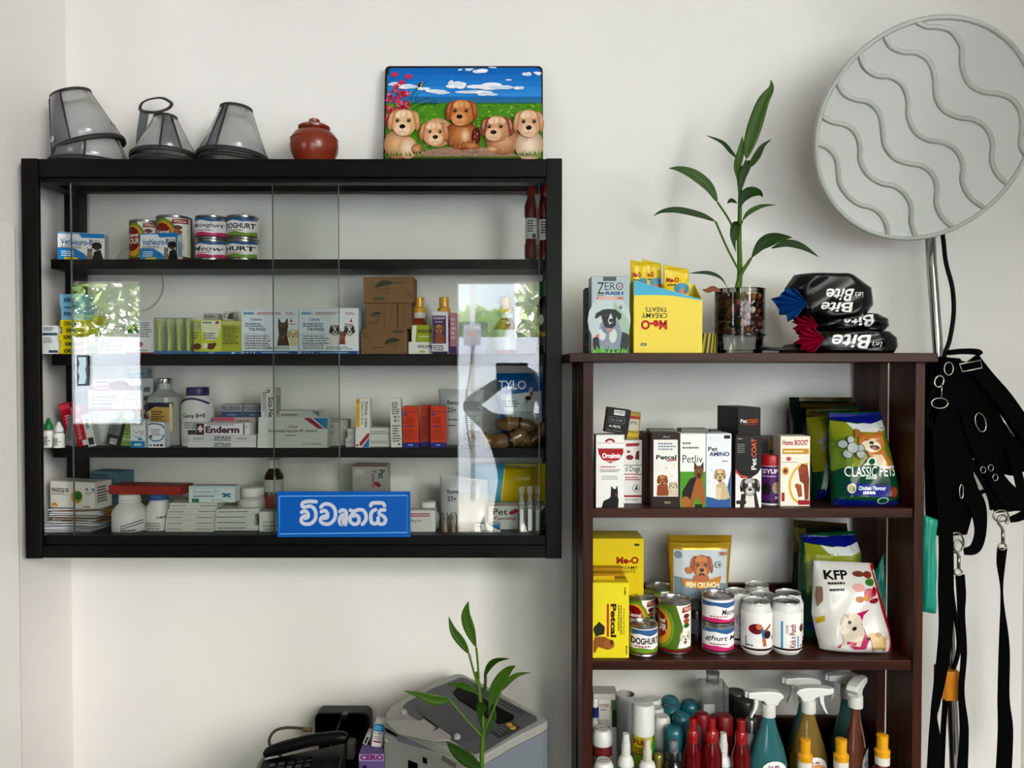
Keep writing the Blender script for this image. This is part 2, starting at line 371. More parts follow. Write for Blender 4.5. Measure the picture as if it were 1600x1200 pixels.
# ---------------------------------------------------------------- the room
def wall_mat(name, col, stains=True):
    m = mat(col, .62, key=name, noise=.03, scale=3, bump=.06); nt = m.node_tree; b = nt.nodes['Principled BSDF']
    if stains:   # small scuffs in the paint
        tc = nt.nodes.new('ShaderNodeTexCoord'); n = nt.nodes.new('ShaderNodeTexNoise'); n.inputs['Scale'].default_value = 9; n.inputs['Detail'].default_value = 9; n.inputs['Roughness'].default_value = .7
        mp = nt.nodes.new('ShaderNodeMapping'); mp.inputs['Scale'].default_value = (1.4, 1, .6)
        r = nt.nodes.new('ShaderNodeValToRGB'); r.color_ramp.elements[0].position = .69; r.color_ramp.elements[1].position = .76
        r.color_ramp.elements[0].color = (1, 1, 1, 1); r.color_ramp.elements[1].color = (.86, .85, .83, 1)
        mx = nt.nodes.new('ShaderNodeMix'); mx.data_type = 'RGBA'; mx.blend_type = 'MULTIPLY'; mx.inputs['Factor'].default_value = 1
        old = b.inputs['Base Color'].links[0].from_socket
        nt.links.new(tc.outputs['Object'], mp.inputs['Vector']); nt.links.new(mp.outputs['Vector'], n.inputs['Vector']); nt.links.new(n.outputs['Fac'], r.inputs['Fac'])
        nt.links.new(old, mx.inputs['A']); nt.links.new(r.outputs['Color'], mx.inputs['B']); nt.links.new(mx.outputs['Result'], b.inputs['Base Color'])
    return m
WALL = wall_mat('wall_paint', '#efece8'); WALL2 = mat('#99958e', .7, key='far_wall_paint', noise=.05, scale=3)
def struct(o): return tag(o, kind='structure')
XR = 1.335; CH = 2.95; XL = -1.151
struct(box('wall_back', (-1.30, 1.6, WY, WY + .12, 0, CH), WALL, bevel=0))
struct(box('wall_left', (-1.30, XL, 1.62, WY, 0, CH), WALL, bevel=0))
zl = P(0, 345, 1.74).z
struct(box('trim_1', (-1.27, P(21, 500, 1.74).x, 1.60, 1.76, 0, zl), mat('#f3f1ec', .5), bevel=.012))
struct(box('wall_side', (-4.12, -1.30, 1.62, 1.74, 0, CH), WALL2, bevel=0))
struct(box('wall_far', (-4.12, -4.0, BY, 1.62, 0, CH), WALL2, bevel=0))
struct(box('wall_right', (XR, XR + .12, .9, WY, 0, CH), WALL, bevel=0))
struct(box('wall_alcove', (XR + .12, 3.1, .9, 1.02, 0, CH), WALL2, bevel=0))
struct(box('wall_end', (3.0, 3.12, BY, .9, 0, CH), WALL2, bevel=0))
struct(box('floor', (-4.2, 3.2, BY - .15, WY + .12, -.1, 0), mat('#3f3a35', .4, noise=.08, scale=6), bevel=0))
struct(box('ceiling', (-4.2, 3.2, BY - .15, WY + .12, CH, CH + .1), mat('#eceae6', .7), bevel=0))
def front_wall():
    d, w, v = DOOR, WIN, ADDED_WIN; y0, y1 = BY - .14, BY
    for i, b in enumerate([(-4.12, w[0], 0, CH), (w[0], w[1], 0, w[2]), (w[0], w[1], w[3], CH), (w[1], d[0], 0, CH), (d[0], d[1], d[3], CH), (d[1], v[0], 0, CH), (v[0], v[1], 0, v[2]), (v[0], v[1], v[3], CH), (v[1], 3.12, 0, CH)]):
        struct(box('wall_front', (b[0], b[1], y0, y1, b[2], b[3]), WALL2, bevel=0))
front_wall()
struct(box('added_door_panel', (DOOR[0], DOOR[1], BY - .09, BY - .05, 0, DOOR[2]), mat('#6a5040', .5), bevel=.003))  # unseen low panel, added to keep daylight off the lower wall
# outdoors, seen in the cabinet glass
struct(box('ground', (-14, 14, -14, BY - .15, -.15, -.02), mat('#b8b4aa', .8, noise=.1, scale=2), bevel=0))
struct(box('wall_garden', (-14, 14, -6.2, -6.0, -.1, 1.95), mat('#c3ccd8', .8, noise=.08, scale=2), bevel=0))
struct(box('wall_house', (-1.6, .05, -9.2, -8.8, -.1, 4.2), mat('#cfdcee', .8), bevel=0))
post = empty('utility_pole', (-.47, -5.6, -.02), 'grey service pole standing outside, mirrored in the cabinet glass', 'pole')
tube('pole', [(0, 0, 0), (0, 0, 4.6)], .03, mat('#b4b7bd', .6), post)
tube('cable', catmull([(.03, .05, 2.0), (-.02, .07, 1.6), (-.08, .08, 1.1), (-.02, .08, .6)], 5), .012, mat('#77797d', .6), post, n=6)
box('meter_box', (-.10, .10, .04, .14, 1.85, 2.1), mat('#9a9da1', .5), post)
def hedge(x0, x1, y, z0, z1, n, seed, size, cols):
    rnd = random.Random(seed); V, Fa, C = [], [], []
    for _ in range(n):
        c = Vector((rnd.uniform(x0, x1), y + rnd.uniform(-.4, .4), rnd.uniform(z0, z1))); a = Vector((rnd.uniform(-1, 1), rnd.uniform(-1, 1), rnd.uniform(-1, 1))).normalized(); b = a.orthogonal().normalized()
        s_ = size * rnd.uniform(.5, 1.3); k = len(V); V += [c - a * s_, c + b * s_ * .35, c + a * s_, c - b * s_ * .35]; Fa.append((k, k + 1, k + 2, k + 3)); C += [(*hx(rnd.choice(cols)), 1)] * 4
    me = bpy.data.meshes.new('foliage'); me.from_pydata(V, [], Fa); at = me.color_attributes.new('Col', 'FLOAT_COLOR', 'POINT'); at.data.foreach_set('color', [x for c in C for x in c])
    me.materials.append(print_mat(.4)); o = put(bpy.data.objects.new('foliage', me)); return o
tag(hedge(.1, 5, -7.6, .2, 4.5, 11000, 2, .13, ['#6f8f4a', '#9fb874', '#4f6f38', '#c5d3a0']), 'bushy garden foliage outside, mirrored in the cabinet glass', 'foliage', kind='stuff')
tag(hedge(-9.5, -4.5, -7.2, 1.3, 4.6, 9000, 4, .13, ['#86a95a', '#b5c98a', '#55763c', '#d5dfb6']), 'leafy garden tree outside the far window', 'foliage', kind='stuff')
tag(hedge(-1.6, -.1, -6.9, 1.6, 2.35, 900, 7, .12, ['#8fb84a', '#a8cc5a', '#6f9a3a']), 'light green hedge top above the garden wall', 'foliage', kind='stuff')
# ---------------------------------------------------------------- wall cabinet
BLK = mat('#090908', .42, key='black_aluminium', spec=.18); SHELF = mat('#0e0e0d', .45, spec=.18)
CY = 1.77                                     # depth of the cabinet's front
def cx(px): return P(px, 560, CY).x
def cz(py, Y=CY): return P(400, py, Y).z
cab = empty('display_cabinet', (cx(457), CY, cz(873)), 'black aluminium wall cabinet with sliding glass doors full of medicines', 'cabinet')
def cpart(name, b, m=BLK, par=cab, **k):
    L = cab.location; return box(name, (b[0] - L.x, b[1] - L.x, b[2] - L.y, b[3] - L.y, b[4] - L.z, b[5] - L.z), m, par, **k)
X0, X1 = cx(36), cx(878); xi0, xi1 = cx(62), cx(853); Z0, Z1 = cz(873), cz(247); CB = 1.975
cpart('stile', (X0, xi0, CY, CY + .012, Z0, Z1), bevel=.002); cpart('stile', (xi1, X1, CY, CY + .012, Z0, Z1), bevel=.002)
cpart('top_rail', (xi0, xi1, CY + .002, CY + .045, cz(276), Z1 - .001), bevel=.002)
cpart('track', (xi0, xi1, CY + .012, CY + .045, cz(283), cz(276)), bevel=.001)
cpart('bottom_rail', (xi0, xi1, CY + .002, CY + .045, Z0 + .001, cz(853)), bevel=.002)
cpart('track', (xi0, xi1, CY + .010, CY + .045, cz(853), cz(838)), bevel=.001)
for a, b in ((X0, xi0), (xi1, X1)):
    cpart('back_post', (a, b, CB - .036, CB, Z0, Z1), bevel=.001)
    for z0, z1 in ((Z1 - .045, Z1), (Z0, Z0 + .035)): cpart('side_beam', (a, b, CY + .012, CB - .036, z0, z1), bevel=0)
cpart('top_board', (X0 + .004, X1 - .004, CY + .045, CB, Z1 - .016, Z1 + .002), bevel=.001)
cpart('back_rail', (xi0, xi1, CB - .03, CB, cz(299, CB - .03), Z1 - .016), bevel=.001)
zb4 = cz(838, CY + .012)
cpart('bottom_board', (xi0, xi1, CY + .045, CB, Z0 + .002, zb4), SHELF, bevel=.001)
sz = []
for t_, b_ in ((405, 420), (553, 571), (700, 715)):
    sz.append(cz(t_, 1.818)); cpart('shelf', (xi0 - .001, xi1 + .001, 1.818, CB - .037, cz(b_, 1.818), sz[-1]), SHELF, bevel=.0015)
sz.append(zb4)
GL = clear_mat('cabinet_glass', (.965, .975, .965), 1.52, 0, gain=1.1)
g1 = cpart('glass_door', (cx(107) , cx(527.5), CY + .014, CY + .019, cz(845), cz(279)), GL, bevel=0)
g2 = cpart('glass_door', (cx(421) , cx(843), CY + .028, CY + .033, cz(845), cz(279)), GL, bevel=0)
tag(g1, 'clear sliding glass pane with a black finger pull'); tag(g2, 'clear sliding glass pane')
EDGE = mat('#5f6e66', .3, key='glass_edge')
for g_, xs, y in ((g1, (107, 527.5), CY + .0165), (g2, (421, 843), CY + .0305)):
    for x in xs: cpart('polished_edge', (cx(x) - .0007, cx(x) + .0007, y - .0026, y + .0026, cz(845), cz(279)), EDGE, g_, bevel=0)
for c in cab.children:                       # polished edges hang under their door
    for q in c.children: q.location = (0, 0, 0)
pl = cpart('finger_pull', (cx(116), cx(134), CY + .009, CY + .014, cz(603), cz(555)), mat('#15181a', .3), g1, bevel=.002)
Lc = cab.location
mesh('worn_plate', *(lambda q: ([(x - Lc.x, CY + .0085 - Lc.y, z - Lc.z) for x, z in q], [tuple(range(len(q)))]))([(P(a, b, CY).x, P(a, b, CY).z) for a, b in ((118, 558), (131, 558), (132, 570), (130, 577), (132, 590), (130, 600), (119, 600), (121, 588), (118, 580), (121, 568))]), mat('#8f9a9f', .3, .9), pl)
# ---------------------------------------------------------------- dark wooden rack
def wood():
    m = mat('#3a201b', .42, key='dark_wood', spec=.22); nt = m.node_tree; b = nt.nodes['Principled BSDF']
    tc = nt.nodes.new('ShaderNodeTexCoord'); mp = nt.nodes.new('ShaderNodeMapping'); n = nt.nodes.new('ShaderNodeTexNoise'); n.inputs['Scale'].default_value = 60; n.inputs['Detail'].default_value = 6
    mp.inputs['Scale'].default_value = (1, 1, .06); r = nt.nodes.new('ShaderNodeValToRGB')
    r.color_ramp.elements[0].position = .3; r.color_ramp.elements[0].color = (*hx('#2a100a'), 1); r.color_ramp.elements[1].position = .75; r.color_ramp.elements[1].color = (*hx('#57301f'), 1)
    nt.links.new(tc.outputs['Object'], mp.inputs['Vector']); nt.links.new(mp.outputs['Vector'], n.inputs['Vector']); nt.links.new(n.outputs['Fac'], r.inputs['Fac']); nt.links.new(r.outputs['Color'], b.inputs['Base Color'])
    bp = nt.nodes.new('ShaderNodeBump'); bp.inputs['Strength'].default_value = .15; bp.inputs['Distance'].default_value = .001; nt.links.new(n.outputs['Fac'], bp.inputs['Height']); nt.links.new(bp.outputs['Normal'], b.inputs['Normal'])
    return m, mp
WOOD, _mp = wood()
WOODH = WOOD.copy(); WOODH.name = 'dark_wood_along'
for n_ in WOODH.node_tree.nodes:
    if n_.type == 'MAPPING': n_.inputs['Scale'].default_value = (.06, 1, 1)
RY, RB = 1.67, 1.975
def rx(px): return P(px, 577, RY).x
def rz(py, Y=RY): return P(1180, py, Y).z
rack = empty('shelf_rack', (rx(1178), RY, 0), 'tall dark brown wooden open rack packed with pet supplies', 'shelf')
def rpart(name, b, m=WOOD, **k):
    L = rack.location; return box(name, (b[0] - L.x, b[1] - L.x, b[2] - L.y, b[3] - L.y, b[4], b[5]), m, rack, **k)
ra0, ra1, rb0, rb1 = rx(911), rx(927), rx(1431), rx(1446)
zt = rz(566)
for a, b in ((ra0, ra1), (rb0, rb1)):
    rpart('front_post', (a, b, RY, RY + .118, 0, zt), bevel=.0012); rpart('back_post', (a, b, RY + .165, RB, 0, zt), bevel=.0012)
rpart('top_board', (P(890, 560, 1.645).x, P(1466, 560, 1.645).x, 1.645, RB + .01, zt, P(1180, 551.5, 1.645).z), WOODH, bevel=.0015)
ztop = P(1180, 551.5, 1.645).z
rs = []
for t_, b_ in ((794.5, 809), (1032, 1047), (1275, 1290), (1500, 1515)):
    rs.append(rz(t_, RY + .006)); rpart('shelf', (ra1, rb0, RY + .006, RB - .002, rz(b_, RY + .006), rs[-1]), WOODH, bevel=.001)
    rpart('back_rail', (ra1, rb0, RB - .018, RB - .002, rs[-1], rs[-1] + .09), WOODH, bevel=.001) if t_ > 1000 else None
box('hinge_plate', (ra0 - .0006 - rack.location.x, ra0 - rack.location.x, .03, .036, rz(603), rz(590)), mat('#9a958e', .4), rack, bevel=0)
# ---------------------------------------------------------------- on top of the cabinet
CT = Z1 + .002
VEIL = clear_mat('smoky_plastic', (.80, .81, .80), 1.45, .12, dens=.30); TRIM = mat('#2b2d2e', .6); VEIL2 = clear_mat('dark_smoky_plastic', (.20, .21, .22), 1.45, .2, dens=.55)
def cone(xc, Y, base, r0, r1, yt, rpx_scale=1, tilt=(0, 0, 0), parent=None, dark=None, arc=(0, 360), lift=0):
    """truncated clear cone with fabric binding round both rims; radii in px"""
    a, b, h = r0 / F * Y, r1 / F * Y, P(xc, yt, Y).z - base - lift
    n = 40; V, Fa = [], []
    for k, (r, z) in enumerate(((a, .006), (a * .6 + b * .4, h * .4), (b, h))):
        for i in range(n + 1): t = R(arc[0] + (arc[1] - arc[0]) * i / n); V.append((r * math.cos(t), r * math.sin(t), z))
    for k in range(2):
        for i in range(n): Fa.append((k * (n + 1) + i, k * (n + 1) + i + 1, (k + 1) * (n + 1) + i + 1, (k + 1) * (n + 1) + i))
    o = mesh('plastic_cone', V, Fa, VEIL, parent, (0, 0, lift), [R(q) for q in tilt], smooth=True, solid=.0007)
    full = arc[1] - arc[0] >= 360
    ring = lambda r, z: [(r * math.cos(R(arc[0] + (arc[1] - arc[0]) * i / n)), r * math.sin(R(arc[0] + (arc[1] - arc[0]) * i / n)), z) for i in range(n if full else n + 1)]
    tube('hem_binding', ring(a, .006), 1, TRIM, o, n=8, closed=full, flat=(.0055, .0016))
    tube('neck_binding', ring(b, h), 1, TRIM, o, n=8, closed=full, flat=(.0042, .0016))
    if dark:   # overlapping dark fastening panel
        V, Fa = [], []
        for k in range(2):
            for i in range(11):
                t = R(dark[0] + (dark[1] - dark[0]) * i / 10); r, z = ((a + .0012, .006), (b + .0012, h))[k]; V.append((r * math.cos(t), r * math.sin(t), z))
        for i in range(10): Fa.append((i, i + 1, 12 + i, 11 + i))
        mesh('fastening_panel', V, Fa, VEIL2, o, smooth=True, solid=.0008)
        for t in dark:
            t = R(t); tube('panel_seam', [((a + .002) * math.cos(t), (a + .002) * math.sin(t), .006), ((b + .002) * math.cos(t), (b + .002) * math.sin(t), h)], .0022, TRIM, o, n=6)
    return o
c0 = root('recovery_collar', 'smoky recovery cone lying flat beneath a tilted cone in the corner', 'pet cone', 146, 1.875, CT)
cone(146, 1.875, CT, 58, 34, 196, parent=c0, dark=(235, 290))
tube('hem_binding', [(.082 * math.cos(R(t * 9)), .075 * math.sin(R(t * 9)), .016) for t in range(40)], 1, TRIM, c0, closed=True, n=8, flat=(.005, .0015))
cA = root('recovery_collar', 'tall smoky recovery cone tilted atop another, round white badge on its dark panel', 'pet cone', 143, 1.875, CT)
q = cone(143, 1.875, CT, 52, 29, 150, parent=cA, dark=(205, 268), tilt=(6, -17, 0), lift=.045)
q.location = (.004, 0, .047)
b_ = lathe('badge', [(.0075, 0), (.0075, .002), (0, .002)], mat('#d9dcdc', .3), q, (-.05, -.062, .028), (R(72), 0, R(-38)), n=18)
tube('badge_letter', catmull([(.003, .003, .0024), (-.001, .0045, .0024), (-.003, .002, .0024), (.002, -.001, .0024), (.001, -.0045, .0024), (-.003, -.003, .0024)], 4), .0009, mat('#222', .5), b_, n=5)
cB = root('recovery_collar', 'smoky recovery cone in the middle with a raised neck loop behind it', 'pet cone', 262, 1.875, CT)
cone(264, 1.86, CT, 51, 17, 180, parent=cB, dark=(285, 320), tilt=(-5, -2, 0), lift=.018)
tube('hem_binding', [(.078 * math.cos(R(t * 9)), .078 * math.sin(R(t * 9)), .012) for t in range(40)], 1, TRIM, cB, closed=True, n=8, flat=(.005, .0015))
def rim_loop(par, pts, Y0, w=.0042):
    L = par.location; tube('neck_loop', catmull([Vector(P(a, b, Y0 + d)) - L for a, b, d in pts], 5, True), 1, TRIM, par, n=8, closed=True, flat=(w, .0014))
rim_loop(cB, [(x, y, d) for x, y, d in [(219, 171, 0), (222, 161, .012), (234, 155, .02), (252, 153, .02), (264, 158, .012), (268, 163, 0), (262, 170, -.012), (246, 175, -.02), (230, 175, -.015)]], 1.915)
mesh('strap_sheet', [Vector(P(a, b, y)) - cB.location for a, b, y in ((219, 172, 1.91), (233, 173, 1.90), (228, 205, 1.90), (222, 240, 1.89), (211, 243, 1.90), (214, 205, 1.91))], [(0, 1, 2, 3, 4, 5)], VEIL2, cB, solid=.001)
cC = root('recovery_collar', 'upright smoky recovery cone standing nearest the clay pot', 'pet cone', 367, 1.87, CT)
cone(367, 1.87, CT, 54, 24, 170, parent=cC, dark=(245, 262), tilt=(-4, 2, 0), lift=.016)
tube('hem_binding', [(.079 * math.cos(R(t * 9)), .079 * math.sin(R(t * 9)), .016 + .003 * math.sin(R(t * 18))) for t in range(40)], 1, TRIM, cC, closed=True, n=8, flat=(.005, .0015))
pot = root('clay_pot', 'small reddish brown lidded clay pot on the cabinet', 'pot', 493, 1.87, CT)
CLAY = mat('#8a3a1e', .28, noise=.12, scale=30, bump=.1, spec=.6)
rev('pot_body', [(25, 253), (32.5, 246), (35.6, 239), (37, 229), (35.8, 218), (30, 209), (22, 205), (21, 202)], 1.87, CT, CLAY, pot, lo=.03)
lid = rev('lid', [(21, 204), (24, 202), (24.5, 199), (20, 196), (10, 193), (8, 191), (8.5, 188), (6, 186), (0, 185.5)], 1.87, CT, CLAY, pot)
tube('shoulder_ridge', [((35.9 / F * 1.87) * math.cos(R(t * 12)), (35.9 / F * 1.87) * math.sin(R(t * 12)), P(0, 219, 1.87).z - CT) for t in range(30)], .0014, CLAY, pot, closed=True, n=6)
# puppy picture plate
PY = 1.93
pic = root('picture_plate', 'glossy print of five puppies under a blue sky, leaning on the wall', 'picture', 724, PY, CT)
def rrect(x0, x1, z0, z1, r):
    pts = []
    for cx_, cz_, a in ((x1 - r, z1 - r, 0), (x0 + r, z1 - r, 90)):
        for i in range(7): t = R(a + 15 * i); pts.append((cx_ + r * math.cos(t), cz_ + r * math.sin(t)))
    return pts + [(x0, z0), (x1, z0)]
pw = 249 / F * PY; phh = P(0, 93, PY).z - CT
pb = prism('backing_board', rrect(-pw / 2, pw / 2, 0, phh, .012), 0, .006, mat('#0e0f14', .35), pic, bevel=.0008)
def puppies(g):
    rnd = random.Random(3)
    rows = ['#1b72bd', '#1d78c4', '#2482cc', '#2c8bd2', '#3a96d8', '#3f9bdc', '#2f86c6', '#2b7fbd']
    g.p([(606, 100), (609, 97), (840, 96), (845, 100), (846, 140), (603, 140)], rows[1])
    for i in range(5): g.r(603, 108 + i * 10, 846, 119 + i * 10, rows[i + 2])
    g.r(602.5, 156, 847, 247, '#5f9a2c')
    for i in range(230):
        x, y = rnd.uniform(606, 843), rnd.uniform(155, 196); g.e(x, y, rnd.uniform(1, 4), rnd.uniform(.5, 1.4), rnd.choice(['#7db83a', '#8fca3f', '#4d8a24', '#a5d24f', '#3f7d22']), rnd.uniform(-40, 40), n=6)
    for i in range(60): x = rnd.uniform(606, 843); g.p([(x, 157), (x + 3, 157), (x + 1.5, 154.5)], '#6fae35')
    for cx_, cy_, w, h in ((733, 100.5, 7, 3), (752, 103, 15, 4.5), (718, 101, 4, 2), (770, 97, 8, 1.8), (823, 109, 7, 4.5), (840, 107, 7, 4), (794, 118, 7, 1.5), (714, 127, 18, 7), (705, 122, 8, 4), (755, 128, 28, 7), (785, 130, 20, 5), (812, 131, 10, 4), (680, 138, 26, 4.5), (740, 138, 34, 4), (640, 130, 18, 6), (618, 126, 14, 5), (760, 142, 18, 3), (660, 133, 12, 3)):
        for k in range(5): g.e(cx_ + rnd.uniform(-.5, .5) * w, cy_ + rnd.uniform(-.35, .35) * h, w * rnd.uniform(.35, .7), h * rnd.uniform(.4, .75), rnd.choice(['#eef3f8', '#dfe9f3', '#f7f9fb', '#cfdfee']), n=10)
    g.r(603, 146, 846, 151, '#2a7ab8'); g.r(603, 151, 846, 156.5, '#3d7f9e')
    for a in ((640, 152, 668, 120), (634, 168, 672, 148), (640, 172, 682, 152), (648, 165, 683, 158), (606, 150, 607, 118), (650, 158, 655, 140)): g.ln([(a[0], a[1]), ((a[0] + a[2]) / 2 - 3, (a[1] + a[3]) / 2 - 3), (a[2], a[3])], 1.2, '#2c5a2a')
    for i in range(55):
        x, y = rnd.uniform(604, 640), rnd.uniform(125, 192)
        if x - 604 > (y - 95) * .6 + 8: continue
        for k in range(5): t = rnd.uniform(0, 360); g.e(x + 2.6 * math.cos(R(t)), y + 2.6 * math.sin(R(t)), 3.1, 1.2, rnd.choice(['#c22a4a', '#d9486a', '#a81c38', '#e5809a', '#b92f3c']), t, n=7)
    for x, y in ((616, 113), (638, 116), (627, 126)):
        for t in (200, 240, 280, 320): g.e(x + 3 * math.cos(R(t)), y + 3 * math.sin(R(t)), 5, 1.8, '#cc3a5c', t + 20, n=8)
    g.e(655, 128, 5, 1.8, '#2a2016', -70); g.e(658, 127, 4, 1.4, '#e08a3a', -60); g.e(654, 133, 3, 1, '#f0d9a0', 30)
    # rock, bodies, heads
    g.p([(640, 246.5), (668, 236), (700, 231), (745, 230), (790, 236), (815, 246.5)], '#a98a78')
    for i in range(40): g.e(rnd.uniform(660, 790), rnd.uniform(236, 246), rnd.uniform(1, 5), rnd.uniform(.4, 1), rnd.choice(['#8d6f60', '#c2a593', '#b89a86', '#7a5f52']), rnd.uniform(-20, 20), n=6)
    blob(g, 622, 226, 21, 24, '#b98a66', '#dfb890', n=6); blob(g, 638, 232, 15, 18, '#d2a982', '#f1dcc4', n=6)
    blob(g, 684, 207, 25, 24, '#c79a74', '#ecd0b0', n=6, dx=-.2, dy=-.2); blob(g, 722, 211, 27, 25, '#8f5028', '#cf8d54', n=6); blob(g, 727, 212, 9, 13, '#c98f5c', '#efd4b0', n=4); blob(g, 744, 214, 7, 15, '#5a1c18', '#8a3a2c', n=4); blob(g, 736, 228, 15, 6, '#9a5a30', '#d09660', 8, n=5)
    blob(g, 652, 234, 8.5, 9, '#a8744a', '#d8a878', n=4); blob(g, 786, 218, 27, 26, '#a8714e', '#dcb088', n=6); blob(g, 827, 228, 22, 26, '#c9a888', '#f3e2cc', n=6); blob(g, 770, 234, 10, 5, '#b98a66', '#e2bd98', n=4)
    for x in (648, 652, 657): g.e(x, 240, 1.2, 2, '#2a1a14', n=6)
    for i in range(420):
        x, y = rnd.uniform(606, 845), rnd.uniform(188, 238); t = rnd.uniform(-.4, .4)
        if y < 205 and not (610 < x < 700 or 706 < x < 742 or x > 765): continue
        g.ln([(x, y), (x + 3 * math.sin(t), y + 3)], .35, rnd.choice(['#f0dcc0', '#b98a62', '#e2bd92', '#a06c44']), 1)
    for x, y, w, h, f, e_, mz, lk in ((632, 192, 47, 46, '#e5bf98', '#cf9a6c', '#f1d9bd', -.05), (679, 210, 42, 42, '#e2b68e', '#c98c60', '#f0d4b4', .05), (722, 176, 46, 46, '#cf8d54', '#ab5f38', '#e2ae78', -.08), (777, 202, 48, 44, '#dcab84', '#9a5640', '#efd0b2', -.12), (826, 194, 44, 48, '#e0b692', '#cf9a74', '#eed4bc', .0)):
        dog(g, x, y, w, h, f, e_, mz, look=lk)
        g.e(x - w * .12, y - h * .28, w * .16, h * .1, mz, -20, n=10)
        for k in (-1, 1): g.ln([(x + k * w * .08, y - h * .4), (x + k * w * .11, y - h * .15)], .7, e_, 2)
    for i in range(60):
        x = rnd.choice([rnd.uniform(603, 655), rnd.uniform(800, 846)]); g.p([(x, 247), (x + 1.6, 247), (x + rnd.uniform(-3, 3), 247 - rnd.uniform(4, 11))], rnd.choice(['#4f7f2a', '#2f5a1c', '#7fae45', '#3c6a20']))
    for i in range(60): x = rnd.uniform(655, 800); g.p([(x, 247), (x + 1, 247), (x + rnd.uniform(-2, 2), 247 - rnd.uniform(1, 4))], rnd.choice(['#4f7f2a', '#7fae45']))
zv = P(0, 247, PY).z - CT
g = Pr(lambda px, py, o: Vector(((px - 599.5) / 249 * pw - pw / 2, -o, (247.6 - py) / (247.6 - 93) * (phh - zv) + zv))); puppies(g); g.build(pb, m=print_mat(.18))
pic.rotation_euler.x = R(-7)
# ---------------------------------------------------------------- first shelf
s1, s2, s3, s4 = sz
def neuro(g, x0=94):
    d = x0 - 94
    g.p([(94 + d, 366), (124 + d, 366), (128 + d, 371), (159.5 + d, 371), (159.5 + d, 364.3), (94 + d, 364.3)], '#1f8fd0'); g.p([(94 + d, 404), (94 + d, 386), (118 + d, 387), (132 + d, 395), (138 + d, 404)], '#1f8fd0')
    g.T('VetNeuro-B', 98 + d, 373, 143 + d, 382, '#1668a8', .02); g.L(98 + d, 383, 134 + d, 387, 2, '#555'); g.L(99 + d, 390, 122 + d, 399, 3, '#dff0fa'); g.rr(103 + d, 400, 122 + d, 404, 1, '#e8d21c')
    g.p([(134 + d, 404), (135 + d, 393), (142 + d, 393), (144 + d, 404)], '#a08a78'); dog(g, 139 + d, 391, 8, 9, '#9a8676', '#6b5a4c', '#d8cabc', ears='up'); g.p([(142 + d, 404), (145 + d, 391), (154 + d, 388), (159 + d, 404)], '#221a16'); dog(g, 149 + d, 383, 13, 13, '#2a1f1a', '#15100d', '#8a5430')
    g.L(140 + d, 373, 158 + d, 377, 2, '#777')
carton('medicine_box', 'blue and white tablet box with dog and cat, standing alone by the frame', 94, 160, 364, 404, 1.835, .035, '#f0f2f4', neuro, s1, yaw=14)
o_ = carton('medicine_box', 'blue and white tablet box with dog and cat, in front of the tall cans', 216, 276, 366, 404, 1.832, .03, '#f0f2f4', lambda g: neuro(g, 216), s1, yaw=-10, side=lambda g: (g.r(.02, .05, .98, .95, '#eef1f3'), g.r(.1, .1, .3, .9, '#1f8fd0'), g.L(.4, .15, .9, .9, 3, '#555', vert=True)))
def kennel(xc, yt, yb, r, d=0):
    k = r / 25.; Y_ = lambda t: yt + (yb - yt) * t
    def f(g):
        g.r(xc - r * .99, Y_(.02), xc + r * .99, Y_(.98), '#5f7d2c'); g.p([(xc - r * .1, Y_(.04)), (xc + r * .99, Y_(.04)), (xc + r * .99, Y_(.9)), (xc + r * .0, Y_(.9)), (xc + r * .35, Y_(.5))], '#f4f2ec')
        g.e(xc - r * .35 + d, Y_(.5), r * .85, (yb - yt) * .43, '#7fa03a'); g.e(xc - r * .42 + d, Y_(.5), r * .72, (yb - yt) * .38, '#e0a526'); g.e(xc - r * .5 + d, Y_(.46), r * .62, (yb - yt) * .3, '#8e1622')
        g.T('Kennel', xc - r * .82 + d, Y_(.32), xc + r * .0 + d, Y_(.41), '#f5efe6', .03); g.T('FOUR', xc - r * .85 + d, Y_(.44), xc + r * .08 + d, Y_(.58), '#f5efe6', .02)
        g.p([(xc + r * .3, Y_(.08)), (xc + r * .95, Y_(.05)), (xc + r * .95, Y_(.16)), (xc + r * .25, Y_(.19))], '#a81e2a'); g.T('VETGROW', xc + r * .36, Y_(.09), xc + r * .9, Y_(.15), '#f6e9d8', .02)
        for q, c in ((.26, '#7a3328'), (.36, '#b3592e'), (.45, '#3f6e2a')): g.e(xc + r * .55, Y_(q), r * .2, (yb - yt) * .05, c)
        dog(g, xc + r * .45, Y_(.68), r * .62, (yb - yt) * .26, '#efe9de', '#dcd2c2', '#f8f4ec', tongue='#b85a50'); g.r(xc - r * .99, Y_(.92), xc + r * .99, Y_(.985), '#7a1f24')
    return f
can('food_can', 'tall green dog food can half hidden behind its twin in the cabinet', 228, 23.5, 342, 404, 1.905, s1, kennel(228, 342, 404, 23.5), '#6a7f34', group='dog food cans')
can('food_can', 'tall green and maroon dog food can behind the blue tablet box', 273, 26.5, 335, 404, 1.895, s1, kennel(273, 335, 404, 26.5, 4), '#6a7f34', group='dog food cans')
